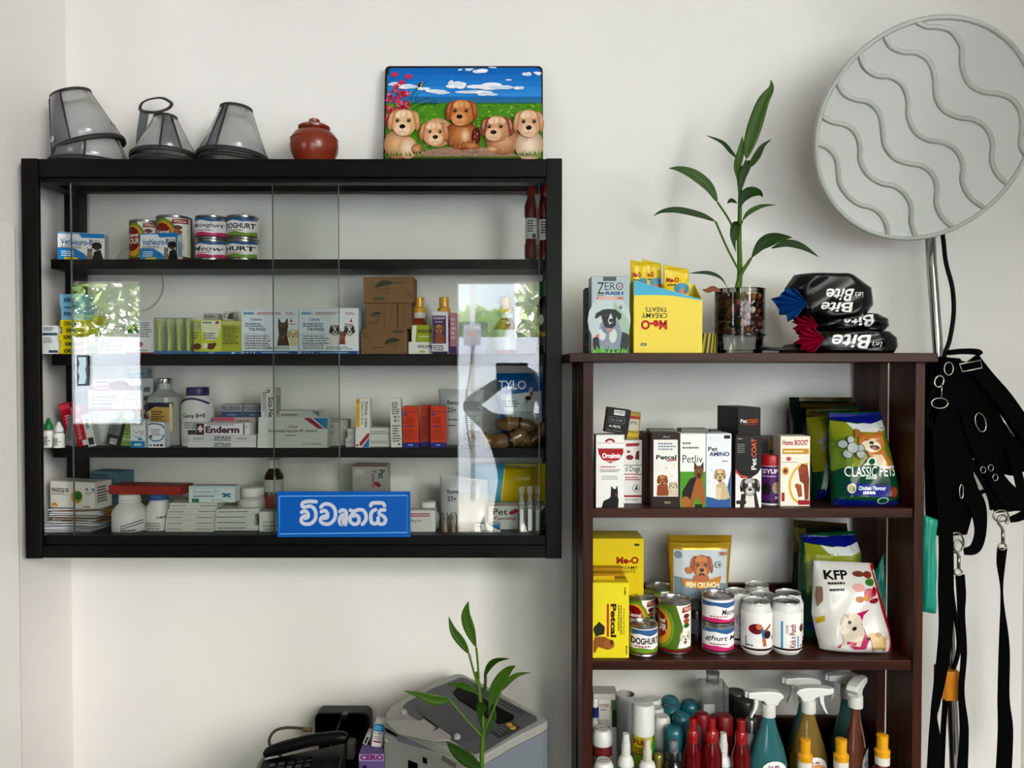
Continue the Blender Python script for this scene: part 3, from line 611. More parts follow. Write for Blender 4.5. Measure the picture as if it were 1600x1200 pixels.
def meow(xc, yt, yb, r, txt='Meowghurt', dog_=False, x0=None):
    Y_ = lambda t: yt + (yb - yt) * t
    def f(g):
        g.r(xc - r * .99, Y_(.02), xc + r * .99, Y_(.98), '#f1eff0'); g.p([(xc - r * .99, Y_(.03)), (xc + r * .99, Y_(.03)), (xc + r * .99, Y_(.2)), (xc + r * .3, Y_(.27)), (xc - r * .4, Y_(.18)), (xc - r * .99, Y_(.24))], '#44709f')
        if dog_: g.p([(xc - r * .99, Y_(.78)), (xc - r * .2, Y_(.7)), (xc + r * .5, Y_(.78)), (xc + r * .99, Y_(.7)), (xc + r * .99, Y_(.98)), (xc - r * .99, Y_(.98))], '#7fa03a')
        else: g.p([(xc - r * .99, Y_(.76)), (xc - r * .3, Y_(.72)), (xc + r * .4, Y_(.8)), (xc + r * .99, Y_(.72)), (xc + r * .99, Y_(.98)), (xc - r * .99, Y_(.98))], '#d0407e')
        a = xc - r * .92 if x0 is None else x0
        g.T(txt, a, Y_(.33), xc + r * .95, Y_(.58), '#141414', .035 if dog_ else .01, shear=0 if dog_ else .25); g.L(xc - r * .7, Y_(.62), xc + r * .6, Y_(.7), 1, '#a8294e'); g.r(xc - r * .99, Y_(.91), xc + r * .99, Y_(.985), '#5c1a1e')
    return f
CAN_H = P(330, 373, 1.868 - 24 / F * 1.9).z - s1
for xc, d_, n_ in ((331, False, 'Meowghurt'), (380, True, 'DOGHURT')):
    w_ = 'cat' if not d_ else 'dog'
    can('food_can', f'short {"pink" if not d_ else "green"} banded {w_} food can, lower of two by the tall cans' if not d_ else 'short green banded dog food can, lower of two at the row end', xc, 24.3, 373, 404, 1.868, s1, meow(xc, 373, 404, 24, 'Meow' if not d_ else 'HURT', d_), '#f1eff0', group='short food cans')
    can('food_can', f'short {"pink" if not d_ else "green"} banded {w_} food can, upper of two in the cabinet', xc, 24.3, 335, 373, 1.868, s1 + CAN_H, meow(xc, 335, 373, 24, n_, d_), '#f1eff0', group='short food cans')
RED = clear_mat('red_liquid', (.20, .002, .005), 1.4, .05, dens=.45)
def red_bottle(label, xc, Y, ya, base, k=1.0, lab=True, red=RED):
    b = root('syrup_bottle', label, 'bottle', xc, Y, base, 'red bottles')
    H = lambda t: ya + t * 124 * k
    rev('bottle_body', [(9.5 * k, H(1)), (10.2 * k, H(.96)), (10 * k, H(.82)), (8.6 * k, H(.80)), (8.6 * k, H(.5)), (10.4 * k, H(.47)), (10.2 * k, H(.34)), (6 * k, H(.24)), (5.5 * k, H(.2))], Y, base, red, b, n=20)
    rev('pump_cap', [(6.4 * k, H(.21)), (6.8 * k, H(.14)), (5.5 * k, H(.10)), (4.2 * k, H(.08)), (4.2 * k, H(0))], Y, base, mat('#a0101a', .2, spec=.7, coat=.5), b, n=18)
    if lab:
        rev('label', [(8.9 * k, H(.76)), (8.9 * k, H(.5))], Y, base, mat('#e9e9ea', .4), b, n=20)
        g = Pr(wrapmap(xc, 9 * k, Y, base), 3); g.L(xc - 5 * k, H(.52), xc + 5 * k, H(.68), 5, '#444'); g.r(xc + 2, H(.7), xc + 7 * k, H(.75), '#777'); g.build(b)
    return b
red_bottle('red spray bottle with paper label, second from the frame on the cabinet shelf', 829.5, 1.86, 280, s1)
red_bottle('red spray bottle squeezed against the cabinet frame', 850, 1.84, 282, s1)
wire = empty('thin_wire', P(225, 440, 1.985), 'thin pale wire looping on the wall behind the cabinet shelves', 'wire')
tube('wire', [v - Vector(wire.location) for v in catmull([P(a, b, 1.985) for a, b in ((182, 404), (192, 392), (206, 387), (225, 392), (243, 408), (253, 432), (254, 455), (243, 474), (226, 484), (205, 486))], 6)], .0014, mat('#cfccc2', .6), wire, n=6)
# ---------------------------------------------------------------- second shelf
carton('medicine_box', 'small white carton with grey band beside the yellow boxes', 66, 90, 509, 553, 1.835, .03, '#e6e9ea', lambda g: (g.L(68, 511, 88, 517, 2, '#555'), g.r(66.5, 520, 89.5, 524, '#3e6276'), g.r(76, 547, 90, 551, '#3e5a70'), g.L(68, 527, 84, 536, 3, '#888')), s2)
zz = s2
rnd = random.Random(11)
for i in range(5):
    yb_ = 553 - i * 10.8; dx = (0, 2, 0, 4, 1)[i]
    o_ = carton('tablet_box', ('lowest', 'second lowest', 'middle', 'second highest', 'topmost')[i] + ' slim yellow tablet box of the small stack', 93 + dx, 134 + dx, yb_ - 10.2, yb_, 1.835, .05, '#e4d31b', lambda g, a=dx, b=yb_: (g.T('DEWORMER', 99 + a, b - 8, 130 + a, b - 2, '#26230c', .03, 180 if b > 520 else 0),), zz, yaw=rnd.uniform(-5, 6), group='yellow tablet boxes')
    zz += 10.5 / F * 1.835
carton('tablet_box', 'wide yellow carton behind the stack of slim yellow boxes', 118, 153, 494, 553, 1.895, .04, '#d8c91c', None, s2)
for i in range(3):
    o_ = carton('tablet_box', ('lowest', 'middle', 'topmost')[i] + ' of three light blue slim boxes above the yellow ones', 96 - i, 130 + i, 482 - i * 11, 492.5 - i * 11, 1.84, .045, '#8fc3df', lambda g, b=492.5 - i * 11: (g.L(100, b - 9, 122, b - 3, 1, '#3b78a0'), g.T('TABLETS', 104, b - 7, 122, b - 3, '#3c6f96')), zz, yaw=(3, -2, 2)[i], group='light blue boxes')
    zz += 10.7 / F * 1.84
carton('medicine_box', 'white carton with purple heading between yellow boxes and green tubes', 153, 195, 509, 553, 1.85, .04, '#eceaea', lambda g: (g.r(153.5, 509.5, 194.5, 517, '#8b7d8c'), g.T('NOWORM', 156, 511, 192, 517, '#ffffff', .04), g.L(156, 519, 190, 524, 2, '#7a5a7a'), g.L(156, 528, 190, 548, 6, '#aaa')), s2)
carton('medicine_box', 'white tablet carton with a small green square and red base line', 197, 240, 500, 553, 1.86, .04, '#e9e8ea', lambda g: (g.r(199, 507, 217, 520, '#2f7d43'), g.r(205, 510, 210, 515, '#d8c95a'), g.L(219, 503, 238, 527, 7, '#8a8a90'), g.p([(214, 537), (219, 533), (224, 537), (219, 543)], '#c04552'), g.L(213, 545, 236, 549, 1, '#888'), g.r(197.5, 550, 239.5, 553, '#a83844')), s2)
GT = clear_mat('green_blister', (.90, .95, .74), 1.45, .1, dens=.10)
for i in range(4):
    x = 240 + i * 15
    t = carton('ampoule_pack', ('first', 'second', 'third', 'fourth')[i] + ' clear green ampoule pack counted from the white carton', x, x + 14, 497, 553, 1.845, .022, '#b6cf62', None, s2, m=GT, group='green ampoule packs', cat='pack')
    L = t.location; rr = .0045
    lathe('ampoule', [(rr, .006), (rr, .03), (rr * .6, .036), (rr * .6, .05), (rr * 1.1, .054), (rr * .5, .064)], mat('#cfe08a', .2), t, (0, .008, 0), n=12)
    h_ = .083; box('blue_base', (-.0105, .0105, -.0004, .0226, 0, .008), mat('#3f7fb0', .4), t, bevel=0)
    box('pale_insert', (-.008, .008, .016, .0175, .008, .078), mat('#dfe6b0', .5), t, bevel=0)
def hens(g, x):
    g.r(x + .5, 500.5, x + 31.5, 553, '#cfd653'); g.r(x + 1, 501, x + 31, 517, '#e8e9c4'); g.L(x + 3, 502, x + 20, 506, 1, '#3b7a8a'); g.r(x + 23, 502, x + 28, 506, '#a8573a'); g.p([(x + 3, 519), (x + 10, 515), (x + 24, 515), (x + 29, 519), (x + 24, 531), (x + 8, 531)], '#e9ead8')
    g.L(x + 4, 519, x + 27, 530, 3, '#77786a'); g.e(x + 15, 541, 7, 5, '#7a4326'); g.e(x + 21, 538, 3, 3, '#7a4326'); g.e(x + 7, 540, 4, 4.5, '#e6e1cf'); g.r(x + .5, 549, x + 31.5, 553, '#2b78b4'); g.T('VETOX', x + 12, 549.6, x + 21, 552.2, '#fff')
carton('medicine_box', 'yellow green poultry medicine carton with brown hen, partly covered', 296, 314, 501, 553, 1.86, .04, '#c6cf55', lambda g: (g.r(297, 503, 313, 515, '#b9b88a'), g.e(308, 541, 6, 5, '#7a4326'), g.L(299, 518, 312, 530, 3, '#777'), g.r(296.5, 549, 313.5, 553, '#2b78b4')), s2)
carton('medicine_box', 'yellow green poultry medicine carton showing hen and rooster in full', 314, 345.5, 500, 553, 1.845, .04, '#c9d156', lambda g: hens(g, 314), s2)
carton('medicine_box', 'olive green carton covered in fine text next to the hens', 346, 377, 501, 553, 1.845, .04, '#b9bd4a', lambda g: (g.r(347, 502, 376, 507, '#cfcf8a'), g.L(349, 509, 374, 538, 10, '#6b6d2c'), g.r(346.5, 549, 376.5, 553, '#2b78b4'), g.r(362, 549.5, 366, 552.5, '#cfe3ef')), s2)
carton('medicine_box', 'plain grey box showing above the hen carton', 318, 341, 490, 553, 1.9, .03, '#b9bab4', lambda g: g.L(320, 492, 338, 497, 1, '#888'), s2)
carton('medicine_box', 'small dark printed box peeking over the olive carton', 349, 366, 487, 553, 1.9, .03, '#cfd0cb', lambda g: (g.p([(355, 498), (358, 490), (365, 488), (365, 499)], '#5a4a40'), g.L(350, 489, 356, 497, 2, '#999')), s2)
def tick(g, x, w, dogs):
    a = lambda t: x + w * t
    g.r(a(.01), 548, a(.99), 553, '#1f5fa0')
    for q in (.04, .1, .16, .22): g.e(a(q), 550.5, 1.3, 1.1, '#d8e6f2', n=7)
    g.L(a(.35), 549, a(.95), 552, 1, '#a9cbe8'); g.r(a(.03), 487, a(.23), 492, '#bcd6ea'); g.L(a(.04), 487.5, a(.22), 491.5, 1, '#2c6aa6'); g.L(a(.27), 487, a(.72), 492, 2, '#b0606a'); g.L(a(.78), 487, a(.96), 492, 2, '#c07a80'); g.p([(a(.85), 503), (a(.88), 497), (a(.9), 503)], '#c23a44'); g.L(a(.76), 505, a(.97), 507.5, 1, '#b86a70')
    g.T('Caladry', a(.16), 497, a(.36), 502, '#1d5a94', .02); g.T('TIKFREE', a(.12), 512, a(.42), 517, '#1d3f70', .02); g.L(a(.06), 504, a(.42), 511, 2, '#4a6f98')
    for i in range(4): g.r(a(.04), 521 + i * 8, a(.56), 521.4 + i * 8, '#555')
    for q in (.04, .21, .39, .56): g.r(a(q), 521, a(q) + .4, 545.4, '#555')
    g.L(a(.06), 523, a(.54), 545, 6, '#888'); g.L(a(.45), 541, a(.95), 546, 2, '#888')
    dogs(g, a)
def d1(g, a):
    g.p([(a(.62), 540), (a(.66), 522), (a(.8), 522), (a(.84), 540)], '#5b4632'); dog(g, a(.73), 516, 17, 26, '#4a3a2c', '#1d1713', '#8a6a48', ears='up', tongue='#c0706a'); g.p([(a(.84), 540), (a(.86), 528), (a(.98), 526), (a(.985), 540)], '#e6d3ae'); dog(g, a(.91), 523, 16, 18, '#e2cda4', '#c9ae80', '#efe2c6')
def d2(g, a):
    for q, f, e_ in ((.60, '#3a2c26', '#241a16'), (.85, '#4a2a20', '#2a1a16')): g.p([(a(q) - 10, 538), (a(q) - 7, 522), (a(q) + 7, 522), (a(q) + 10, 538)], '#eae6e2'); dog(g, a(q), 516, 16, 18, f, e_, '#efe9e4', blaze='#f4f0ec')
    g.p([(a(.68), 538), (a(.69), 526), (a(.77), 526), (a(.78), 538)], '#8a4a2a'); dog(g, a(.73), 523, 10, 12, '#9a5832', '#6b3a20', '#c48a5c')
carton('medicine_box', 'wide white tick treatment box with shepherd and retriever heads', 377.5, 466.5, 484, 553, 1.845, .045, '#e8edf2', lambda g: tick(g, 378, 88, d1), s2)
carton('medicine_box', 'wide white tick treatment box with three spaniel puppies', 467.5, 560, 482, 553, 1.84, .045, '#e8edf2', lambda g: tick(g, 468, 92, d2), s2, side=lambda g: g.r(.05, .02, .95, .08, '#1f5fa0'))
KR = mat('#8a6a47', .8, key='kraft_card', noise=.12, scale=60)
def leafmark(g, x, y, s):
    g.e(x, y, 10 * s, 6 * s, '#3f4a30', -12, a0=180, a1=360); g.ln([(x - 9 * s, y + 1), (x - 3 * s, y + 4 * s), (x + 6 * s, y + 2 * s)], .9, '#3f4a30'); g.ln([(x + 2 * s, y), (x + 5 * s, y + 7 * s), (x, y + 10 * s)], 1, '#3f4a30')
carton('cardboard_box', 'bottom kraft cardboard box with green leaf emblem', 564, 635, 514, 553, 1.835, .07, '#8a6a47', lambda g: (leafmark(g, 613, 535, 1.2), g.L(582, 541, 603, 544, 1, '#3f4a30'), g.r(614, 516, 631, 520, '#4b5636'), [g.ln([(572, 525), (572 + 7 * math.cos(k), 525 + 7 * math.sin(k))], .8, '#5a5138', 1) for k in range(8)]), s2, m=KR, group='kraft boxes')
kz = P(600, 514, 1.835).z
for lab, x0, x1, yt, dp in (('printed kraft box at the shaded side of the middle row', 572, 600, 474, .06), ('narrow kraft box between two others in the middle row', 600.5, 620, 473, .05), ('narrow kraft box nearest the yellow capped bottles', 621.5, 643, 473, .05)):
    carton('cardboard_box', lab, x0, x1, yt, 514, 1.84, dp, '#8a6a47', (lambda g: (leafmark(g, 588, 492, .8), g.L(577, 502, 596, 506, 1, '#4b5636'))) if x0 < 600 else (lambda g, a=x0: g.T('SERVING', a + 8, 479, a + 13, 506, '#6b5236', .0, 90)), kz, m=KR, group='kraft boxes')
carton('cardboard_box', 'topmost kraft cardboard box with green leaf emblem', 568, 646, 433, 474, 1.835, .07, '#8a6a47', lambda g: (leafmark(g, 600, 447, 1.4), g.L(612, 440, 640, 444, 1, '#4b5636'), g.r(585, 465, 600, 470, '#4b5636'), [g.ln([(639, 461), (639 + 6 * math.cos(k), 461 + 6 * math.sin(k))], .8, '#5a5138', 1) for k in range(8)]), P(600, 473.5, 1.84).z, m=KR, group='kraft boxes')
AMB = clear_mat('amber_liquid', (.45, .05, .02), 1.4, .05, dens=.6); YCAP = mat('#d9a312', .3, coat=.4)
def capped(label, xc, Y, yt, yb, r, base, body=AMB, cap=YCAP, white=True, grp='yellow capped bottles', lab=None):
    b = root('syrup_bottle', label, 'bottle', xc, Y, base, grp); h = yb - yt; q = lambda t: yt + t * h
    rev('bottle_body', [(r * .95, yb), (r, q(.95)), (r, q(.55)), (r * .8, q(.45)), (r * .45, q(.36)), (r * .42, q(.3))], Y, base, body, b, n=22)
    rev('cap', [(r * .66, q(.27)), (r * .7, q(.2)), (r * .5, q(.17)), (r * .52, q(0)), (r * .46, q(-.005))], Y, base, cap, b, n=18)
    if white: rev('cap_collar', [(r * .66, q(.37)), (r * .66, q(.27))], Y, base, mat('#d8d5cc', .4), b, n=18)
    if lab: rev('label', [(r * 1.02, q(.93)), (r * 1.02, q(.58))], Y, base, mat(lab, .4), b, n=22)
    return b
capped('yellow capped amber bottle behind the lime green box', 655, 1.905, 465, 553, 15, s2)
capped('yellow capped amber bottle behind the purple carton', 694, 1.905, 465, 553, 15, s2)
capped('yellow capped red bottle with clear sides at the far end of the second shelf', 790, 1.88, 465, 553, 17, s2, lab='#cfd4d6')
carton('medicine_box', 'white ointment box under the lime green one', 638, 677, 534.5, 553, 1.85, .04, '#e9e9e4', lambda g: (g.T('micogel', 653, 537, 677, 546, '#1c1c1c', .02), g.e(660, 549, 5, 2, '#b9c24a')), s2)
carton('medicine_box', 'lime green ointment box lying on a white one', 643, 677, 508, 534, 1.85, .04, '#a9b126', lambda g: (g.p([(643.5, 508.5), (651, 508.5), (649, 534), (643.5, 534)], '#e5e6d2'), g.T('micogel', 653, 513, 677, 522, '#1c1c10', .02), g.L(655, 524, 675, 527, 1, '#e8ead0')), P(650, 534.5, 1.85).z)
carton('medicine_box', 'purple and white carton with brown dog at the second shelf', 675, 700, 487, 552, 1.835, .045, '#e8e4ea', lambda g: (g.r(675.5, 493, 697, 536, '#54306c'), g.T('TOXOVIT', 677, 495, 696, 499, '#e8dff0', .02), g.L(680, 501, 694, 504, 1, '#cfb9dd'), dog(g, 686, 514, 15, 16, '#a8693a', '#7a4424', '#caa070', tongue='#b86058'), g.p([(679, 535), (681, 521), (692, 521), (695, 535)], '#9a5a30'), g.L(677, 538, 697, 547, 3, '#54306c'), g.r(675.5, 548, 699.5, 552, '#3a2a60')), s2, side=lambda g: (g.r(.05, .02, .95, .95, '#c9a7b4'), g.L(.1, .2, .9, .9, 2, '#8a5a70')))
carton('medicine_box', 'pink carton tucked beside the purple dog carton', 703, 714, 489, 552, 1.86, .04, '#b98696', lambda g: (g.r(703.5, 540, 713.5, 551, '#4a3a78'), g.L(705, 495, 712, 530, 5, '#e0c0c8')), s2)
carton('medicine_box', 'low purple grey carton seen through the glare on the glass', 717, 760, 503, 553, 1.88, .05, '#8d86a0', lambda g: (g.T('VET MIX', 725, 509, 752, 515, '#e6e2ee', .02), g.e(738, 522, 7, 5, '#9a6a48')), s2)
bt = root('medicine_bottle', 'black bottle with green cap hidden by the cabinet frame', 'bottle', 851, 1.845, s2)
rev('bottle_body', [(12, 553), (13, 548), (13, 478), (9, 468), (6, 464)], 1.845, s2, mat('#131513', .25), bt); rev('cap', [(8, 464), (9, 462), (9, 442), (8, 440)], 1.845, s2, mat('#1f6b39', .35), bt)
rev('label', [(13.3, 540), (13.3, 482)], 1.845, s2, mat('#2a2520', .4), bt)
g = Pr(wrapmap(851, 13.3, 1.845, s2), 3); g.e(845, 500, 4, 8, '#d8d4cc'); g.e(843, 521, 3, 5, '#c06a3a'); g.e(849, 523, 3, 4, '#b9b53a'); g.build(bt)
# ---------------------------------------------------------------- third shelf
WH = mat('#e6e6e2', .35); GREENC = mat('#0f8a46', .35)
def dropper(label, xc, Y, yt, yb, r, base, cap, tip=None):
    b = root('dropper_bottle', label, 'bottle', xc, Y, base, 'dropper bottles'); q = lambda t: yt + t * (yb - yt)
    rev('bottle_body', [(r * .95, yb), (r, q(.96)), (r, q(.5)), (r * .85, q(.43)), (r * .5, q(.4))], Y, base, WH, b, n=20)
    rev('cap', [(r * .78, q(.38)), (r * .8, q(.22)), (r * .55, q(.18)), (r * .3, q(.03)), (r * .1, q(0))], Y, base, cap, b, n=18)
    rev('label', [(r * 1.02, q(.92)), (r * 1.02, q(.56))], Y, base, mat('#dfe0dc', .4), b, n=20)
    g = Pr(wrapmap(xc, r * 1.02, Y, base), 2.5); g.L(xc - r * .7, q(.6), xc + r * .7, q(.9), 5, '#5a4a40'); g.build(b)
dropper('white eye drop bottle with pointed green cap', 75, 1.835, 653, 700, 7.5, s3, GREENC); dropper('white eye drop bottle with white nozzle cap', 91.5, 1.83, 659, 700, 8, s3, WH)
carton('tablet_box', 'clear grey carton leaning next to the dropper bottles', 101, 117, 650, 700, 1.845, .025, '#8f8f8f', lambda g: g.L(103, 655, 115, 690, 8, '#5c5c5c'), s3, roll=8)
carton('tablet_box', 'bright red slim box leaning, farther one of two', 108, 124, 630, 699, 1.86, .03, '#c01230', lambda g: (g.r(109, 632, 123, 640, '#e0506a'), g.T('Revive', 112, 650, 119, 690, '#f3c3cc', .0, 90)), s3, roll=-14)
carton('tablet_box', 'bright red slim box leaning, nearer one of two', 122, 137, 635, 699, 1.84, .03, '#c9163a', lambda g: (g.r(123, 636, 136, 646, '#e26a80'), g.T('Revive', 126, 655, 133, 688, '#f3c3cc', .0, 90), g.r(130, 690, 137, 698, '#eee')), s3, roll=-12)
carton('tablet_box', 'white slim box leaning against the red ones', 138, 150, 648, 698, 1.836, .025, '#e3e3e1', lambda g: (g.r(140, 684, 148, 695, '#333'), g.T('Pet', 141, 655, 147, 670, '#444', .02, 90)), s3, roll=-12)
carton('medicine_box', 'large white carton with red band and outlined dog, behind small boxes', 138, 222, 592, 700, 1.885, .06, '#eceef0', lambda g: (g.r(139, 603, 221, 611, '#b03a4a'), g.T('Temppet Plus', 146, 604, 188, 610, '#f4e4e6', .01, shear=.2), g.e(186, 603, 16, 8, '#9a3a48', 0), g.L(150, 595, 200, 600, 1, '#888'), g.r(205, 603, 221, 611, '#2f6a48'), [(g.e(147, 621 + 6 * i, 1.6, 1.6, '#556'), g.L(152, 619 + 6 * i, 182, 623 + 6 * i, 1, '#8a8f96')) for i in range(4)], g.ln([(196, 644), (194, 630), (200, 618), (208, 616), (214, 622), (213, 634), (218, 642)], .8, '#6c7278'), g.e(203, 626, 1.2, 1.2, '#444'), g.r(139, 641, 221, 644, '#b9525e'), g.p([(210, 645), (221, 640), (221, 655)], '#a82a3a')), s3, side=lambda g: g.L(.1, .1, .9, .9, 6, '#888'))
carton('medicine_box', 'grey carton with blue stripes showing over the large white one', 200, 231, 577, 700, 1.95, .02, '#9fb0b8', lambda g: (g.r(203, 582, 226, 586, '#4a90b8'), g.L(203, 590, 226, 596, 2, '#4a6a80')), s3)
carton('tablet_box', 'black and grey box tipped over beside the green box', 164, 183, 660, 700, 1.84, .03, '#3c3f48', lambda g: (g.r(165, 661, 182, 682, '#7d7f84'), g.T('DIGYTON', 169, 664, 176, 681, '#2a2a2e', .0, 90), g.r(170, 688, 180, 697, '#d8d8d8'), g.L(171, 689, 179, 696, 3, '#222', vert=True)), s3, roll=14)
carton('tablet_box', 'pale green box tilted behind the blue footed ear drop box', 184, 206, 644, 700, 1.855, .03, '#a9c07a', lambda g: (g.e(197, 650, 9, 8, '#dfe8cf'), g.L(187, 662, 204, 682, 5, '#6f8a4a'), g.r(185, 688, 205, 690, '#d9e5c4'), g.r(185, 694, 205, 696, '#7a9a50')), s3, roll=5)
carton('medicine_box', 'white ear drop box with blue foot and outlined dog', 204, 226.5, 656, 701, 1.825, .03, '#e8ecec', lambda g: (g.T('EARCARE', 206, 659, 224, 665, '#7a4a3a', .02), g.ln([(208, 672), (213, 678), (218, 674), (222, 680), (224, 672)], .8, '#445'), g.ln([(208, 680), (214, 684), (220, 682)], .8, '#445'), g.r(204.5, 690, 226, 701, '#2f8fc4'), g.L(210, 693, 223, 699, 1, '#e6f2f8'), g.e(219, 687, 4, 2, '#3f8fb8'), g.r(204.5, 656.5, 226, 658.5, '#3f90c0')), s3)
carton('medicine_box', 'white box with blue swirl and tiny animal silhouettes', 231, 257, 660, 701, 1.825, .03, '#e9ebee', lambda g: (g.ln([(232, 664), (238, 662), (252, 664), (256, 670)], 2, '#2f4a6a'), g.ln([(233, 684), (240, 690), (252, 688), (256, 680)], 2, '#3a80b0'), g.L(236, 670, 254, 682, 4, '#8a92a0'), g.r(233, 681, 238, 685, '#3a5a80'), [g.e(x, 697, 1.6 + k, 1.4 + k * .4, '#1c1c1c') for x, k in ((235, 0), (241, .3), (246, .6), (252, 1.2))]), s3)
v = root('injection_vial', 'large frosted glass injection vial with silver crimp cap', 'vial', 258, 1.905, s3)
GLV = clear_mat('frosted_vial', (.72, .75, .74), 1.45, .15, dens=.45)
rev('glass_body', [(26, 700), (27, 694), (27, 630), (25, 620), (14, 612), (10.5, 608), (10.5, 596)], 1.905, s3, GLV, v); rev('crimp_cap', [(11.5, 599), (12, 597), (12, 592), (9, 590.5)], 1.905, s3, STEEL(), v)
g = Pr(wrapmap(258, 27.2, 1.905, s3), 3); g.r(233, 628, 278, 673, '#c0a050'); g.p([(233, 628), (278, 628), (278, 636), (255, 634), (240, 642), (233, 648)], '#23264a'); g.p([(233, 648), (240, 642), (248, 640), (248, 672), (233, 672)], '#d8cfa8'); g.T('MA', 233, 645, 244, 654, '#a02a2e', .03); g.L(248, 640, 270, 662, 6, '#4a3c20'); g.r(274, 630, 277, 672, '#e4d9a8'); g.build(v, 'label_print')
v = root('vitamin_bottle', 'white plastic vitamin bottle with purple cap', 'bottle', 309, 1.895, s3)
rev('bottle_body', [(22, 700), (24, 696), (24, 632), (22, 624), (16, 618), (15, 616)], 1.895, s3, WH, v); rev('cap', [(16.5, 618), (17, 616), (17, 607), (16, 605)], 1.895, s3, mat('#3a2f6e', .4), v, n=36)
g = Pr(wrapmap(309, 24.1, 1.895, s3), 3); g.r(287, 628, 331, 690, '#d9d9da'); g.ln([(287, 630), (298, 624), (309, 622), (320, 624), (331, 630)], 3, '#3a3a6a'); g.T('Canny B+E', 294, 645, 327, 653, '#22232e', .03); g.L(297, 657, 326, 668, 3, '#777'); g.rr(303, 670, 315, 677, 1, '#555'); g.build(v, 'label_print')
for i, x in enumerate((345, 380.5)): carton('tablet_box', ('first', 'second')[i] + ' grey blue antibiotic box from the vitamin bottle', x, x + 33.5, 632, 700, 1.9, .04, '#8d939e', lambda g, x=x: (g.r(x + .5, 632.5, x + 33, 644, '#a8aab0'), g.T('POLLODOXIN', x + 2, 635, x + 31, 642, '#2a2c38', .02), g.r(x + .5, 644, x + 33, 653, '#4a5a80'), g.T('tablets', x + 9, 647, x + 25, 651, '#a9b4d0')), s3, group='grey blue antibiotic boxes')
zp = [0, 0]
h1 = P(0, 690, 1.83).z - s3
carton('tablet_box', 'bottom long flat white box under the cream tube box', 293, 400, 690, 700, 1.83, .05, '#dcdcdc', lambda g: (g.T('ZIPYRAN', 334, 692, 360, 697, '#2c2c30', .02), g.r(334, 697.4, 360, 698.4, '#3a5a9a')), s3)
carton('tablet_box', 'upper long flat white box under the cream tube box', 295, 400, 679.5, 689.5, 1.832, .05, '#d4d4d5', lambda g: (g.T('ZIPYRAN', 334, 681.5, 360, 686.5, '#2c2c30', .02), g.r(334, 687.2, 360, 688.2, '#3a5a9a'), g.L(302, 683, 322, 687, 1, '#999'), g.L(370, 683, 392, 687, 1, '#999')), s3 + h1)
h2 = P(0, 679.5, 1.832).z
carton('tablet_box', 'cream tube box with maroon end and bold lettering on top of flat boxes', 306, 390, 661, 679, 1.835, .025, '#e9e6e8', lambda g: (g.r(306.5, 661.5, 319, 679, '#5a2c44'), g.r(309, 668, 317, 672, '#e8e0e4'), g.r(311.5, 665, 314.5, 675, '#e8e0e4'), g.T('Enderm', 321, 666, 374, 676.5, '#5a2440', .045), g.L(324, 662.5, 376, 665, 1, '#777'), g.r(380, 661.5, 382, 679, '#5a2c44'), g.L(383, 664, 389, 669, 2, '#777'), g.r(320, 661.3, 376, 661.9, '#5a2c44')), h2)
carton('tablet_box', 'pink striped box behind the cream tube box', 332, 399, 652, 679, 1.865, .02, '#b9a8ac', lambda g: (g.r(333, 652.5, 366, 658, '#c05a72'), g.L(370, 655, 395, 660, 1, '#8a7a80')), h2)
carton('tablet_box', 'tall narrow white box with sideways lettering beside the flat boxes', 408, 430, 606, 655, 1.85, .045, '#dcdcda', lambda g: (g.T('Sica-Ne', 419, 621, 427, 654, '#222', .02, 90), g.T('R', 416, 609, 422, 616, '#555', .02, 90), g.L(410, 612, 416, 654, 3, '#666', vert=True)), P(0, 653, 1.85).z, side=lambda g: g.L(.1, .1, .9, .9, 3, '#999', vert=True))
carton('medicine_box', 'plain white carton supporting the tall narrow box', 404, 436, 654, 700, 1.852, .06, '#c9cac6', None, s3)
carton('tablet_box', 'white flat box peeking over the injection carton', 433, 500, 642, 700, 1.885, .04, '#d0d1cd', lambda g: (g.L(440, 646, 470, 651, 1, '#888'), g.p([(487, 643), (499, 643), (499, 652)], '#6a8a9a')), s3)
def furo(g):
    g.p([(469, 652.5), (511, 652.5), (511, 666), (503, 670)], '#e9e8e6'); g.p([(472, 653), (484, 653), (505, 670), (496, 670)], '#a8244e'); g.p([(487, 653), (510.5, 653), (510.5, 670), (507, 670)], '#2c8ab8')
    g.T('CIREX', 449, 665, 464, 669, '#9a2440', .02); g.T('Furosemide Injection BP 10mg/ml', 418, 671, 494, 677, '#2a2a2c', .02); g.L(445, 679, 466, 682, 1, '#777'); g.T('10 x 2 ml Ampoules', 473, 692, 502, 696, '#555', .01)
carton('medicine_box', 'broad white injection carton with blue and crimson corner, leaning back', 402, 511, 652, 700, 1.822, .03, '#d9dad6', furo, s3, lean=8)
carton('medicine_box', 'grey white tablet carton seen through both glass panes', 509, 543, 656, 700, 1.87, .04, '#b4b5b0', lambda g: (g.T('25mg', 510, 664, 522, 670, '#555', .02), g.r(512, 658, 530, 659.5, '#666'), g.L(510, 675, 524, 682, 2, '#777')), s3)
for lab, x0, x1, yt, yb in (('small white box on the shelf beside the ointment carton', 540, 556, 685, 700), ('small white box stacked beside the ointment carton', 543, 556, 670, 685), ('white flat box lower of two between ointment carton and coded box', 578, 613, 684.5, 700), ('white flat box upper of two between ointment carton and coded box', 578, 611, 668.5, 684)):
    carton('tablet_box', lab, x0, x1, yt, yb, 1.845, .05, '#cfd0cc', lambda g, a=x0, b=yt, c=x1: g.L(a + 2, b + 4, c - 3, b + 10, 2, '#999'), s3 if yb == 700 else P(0, 684.7, 1.845).z)
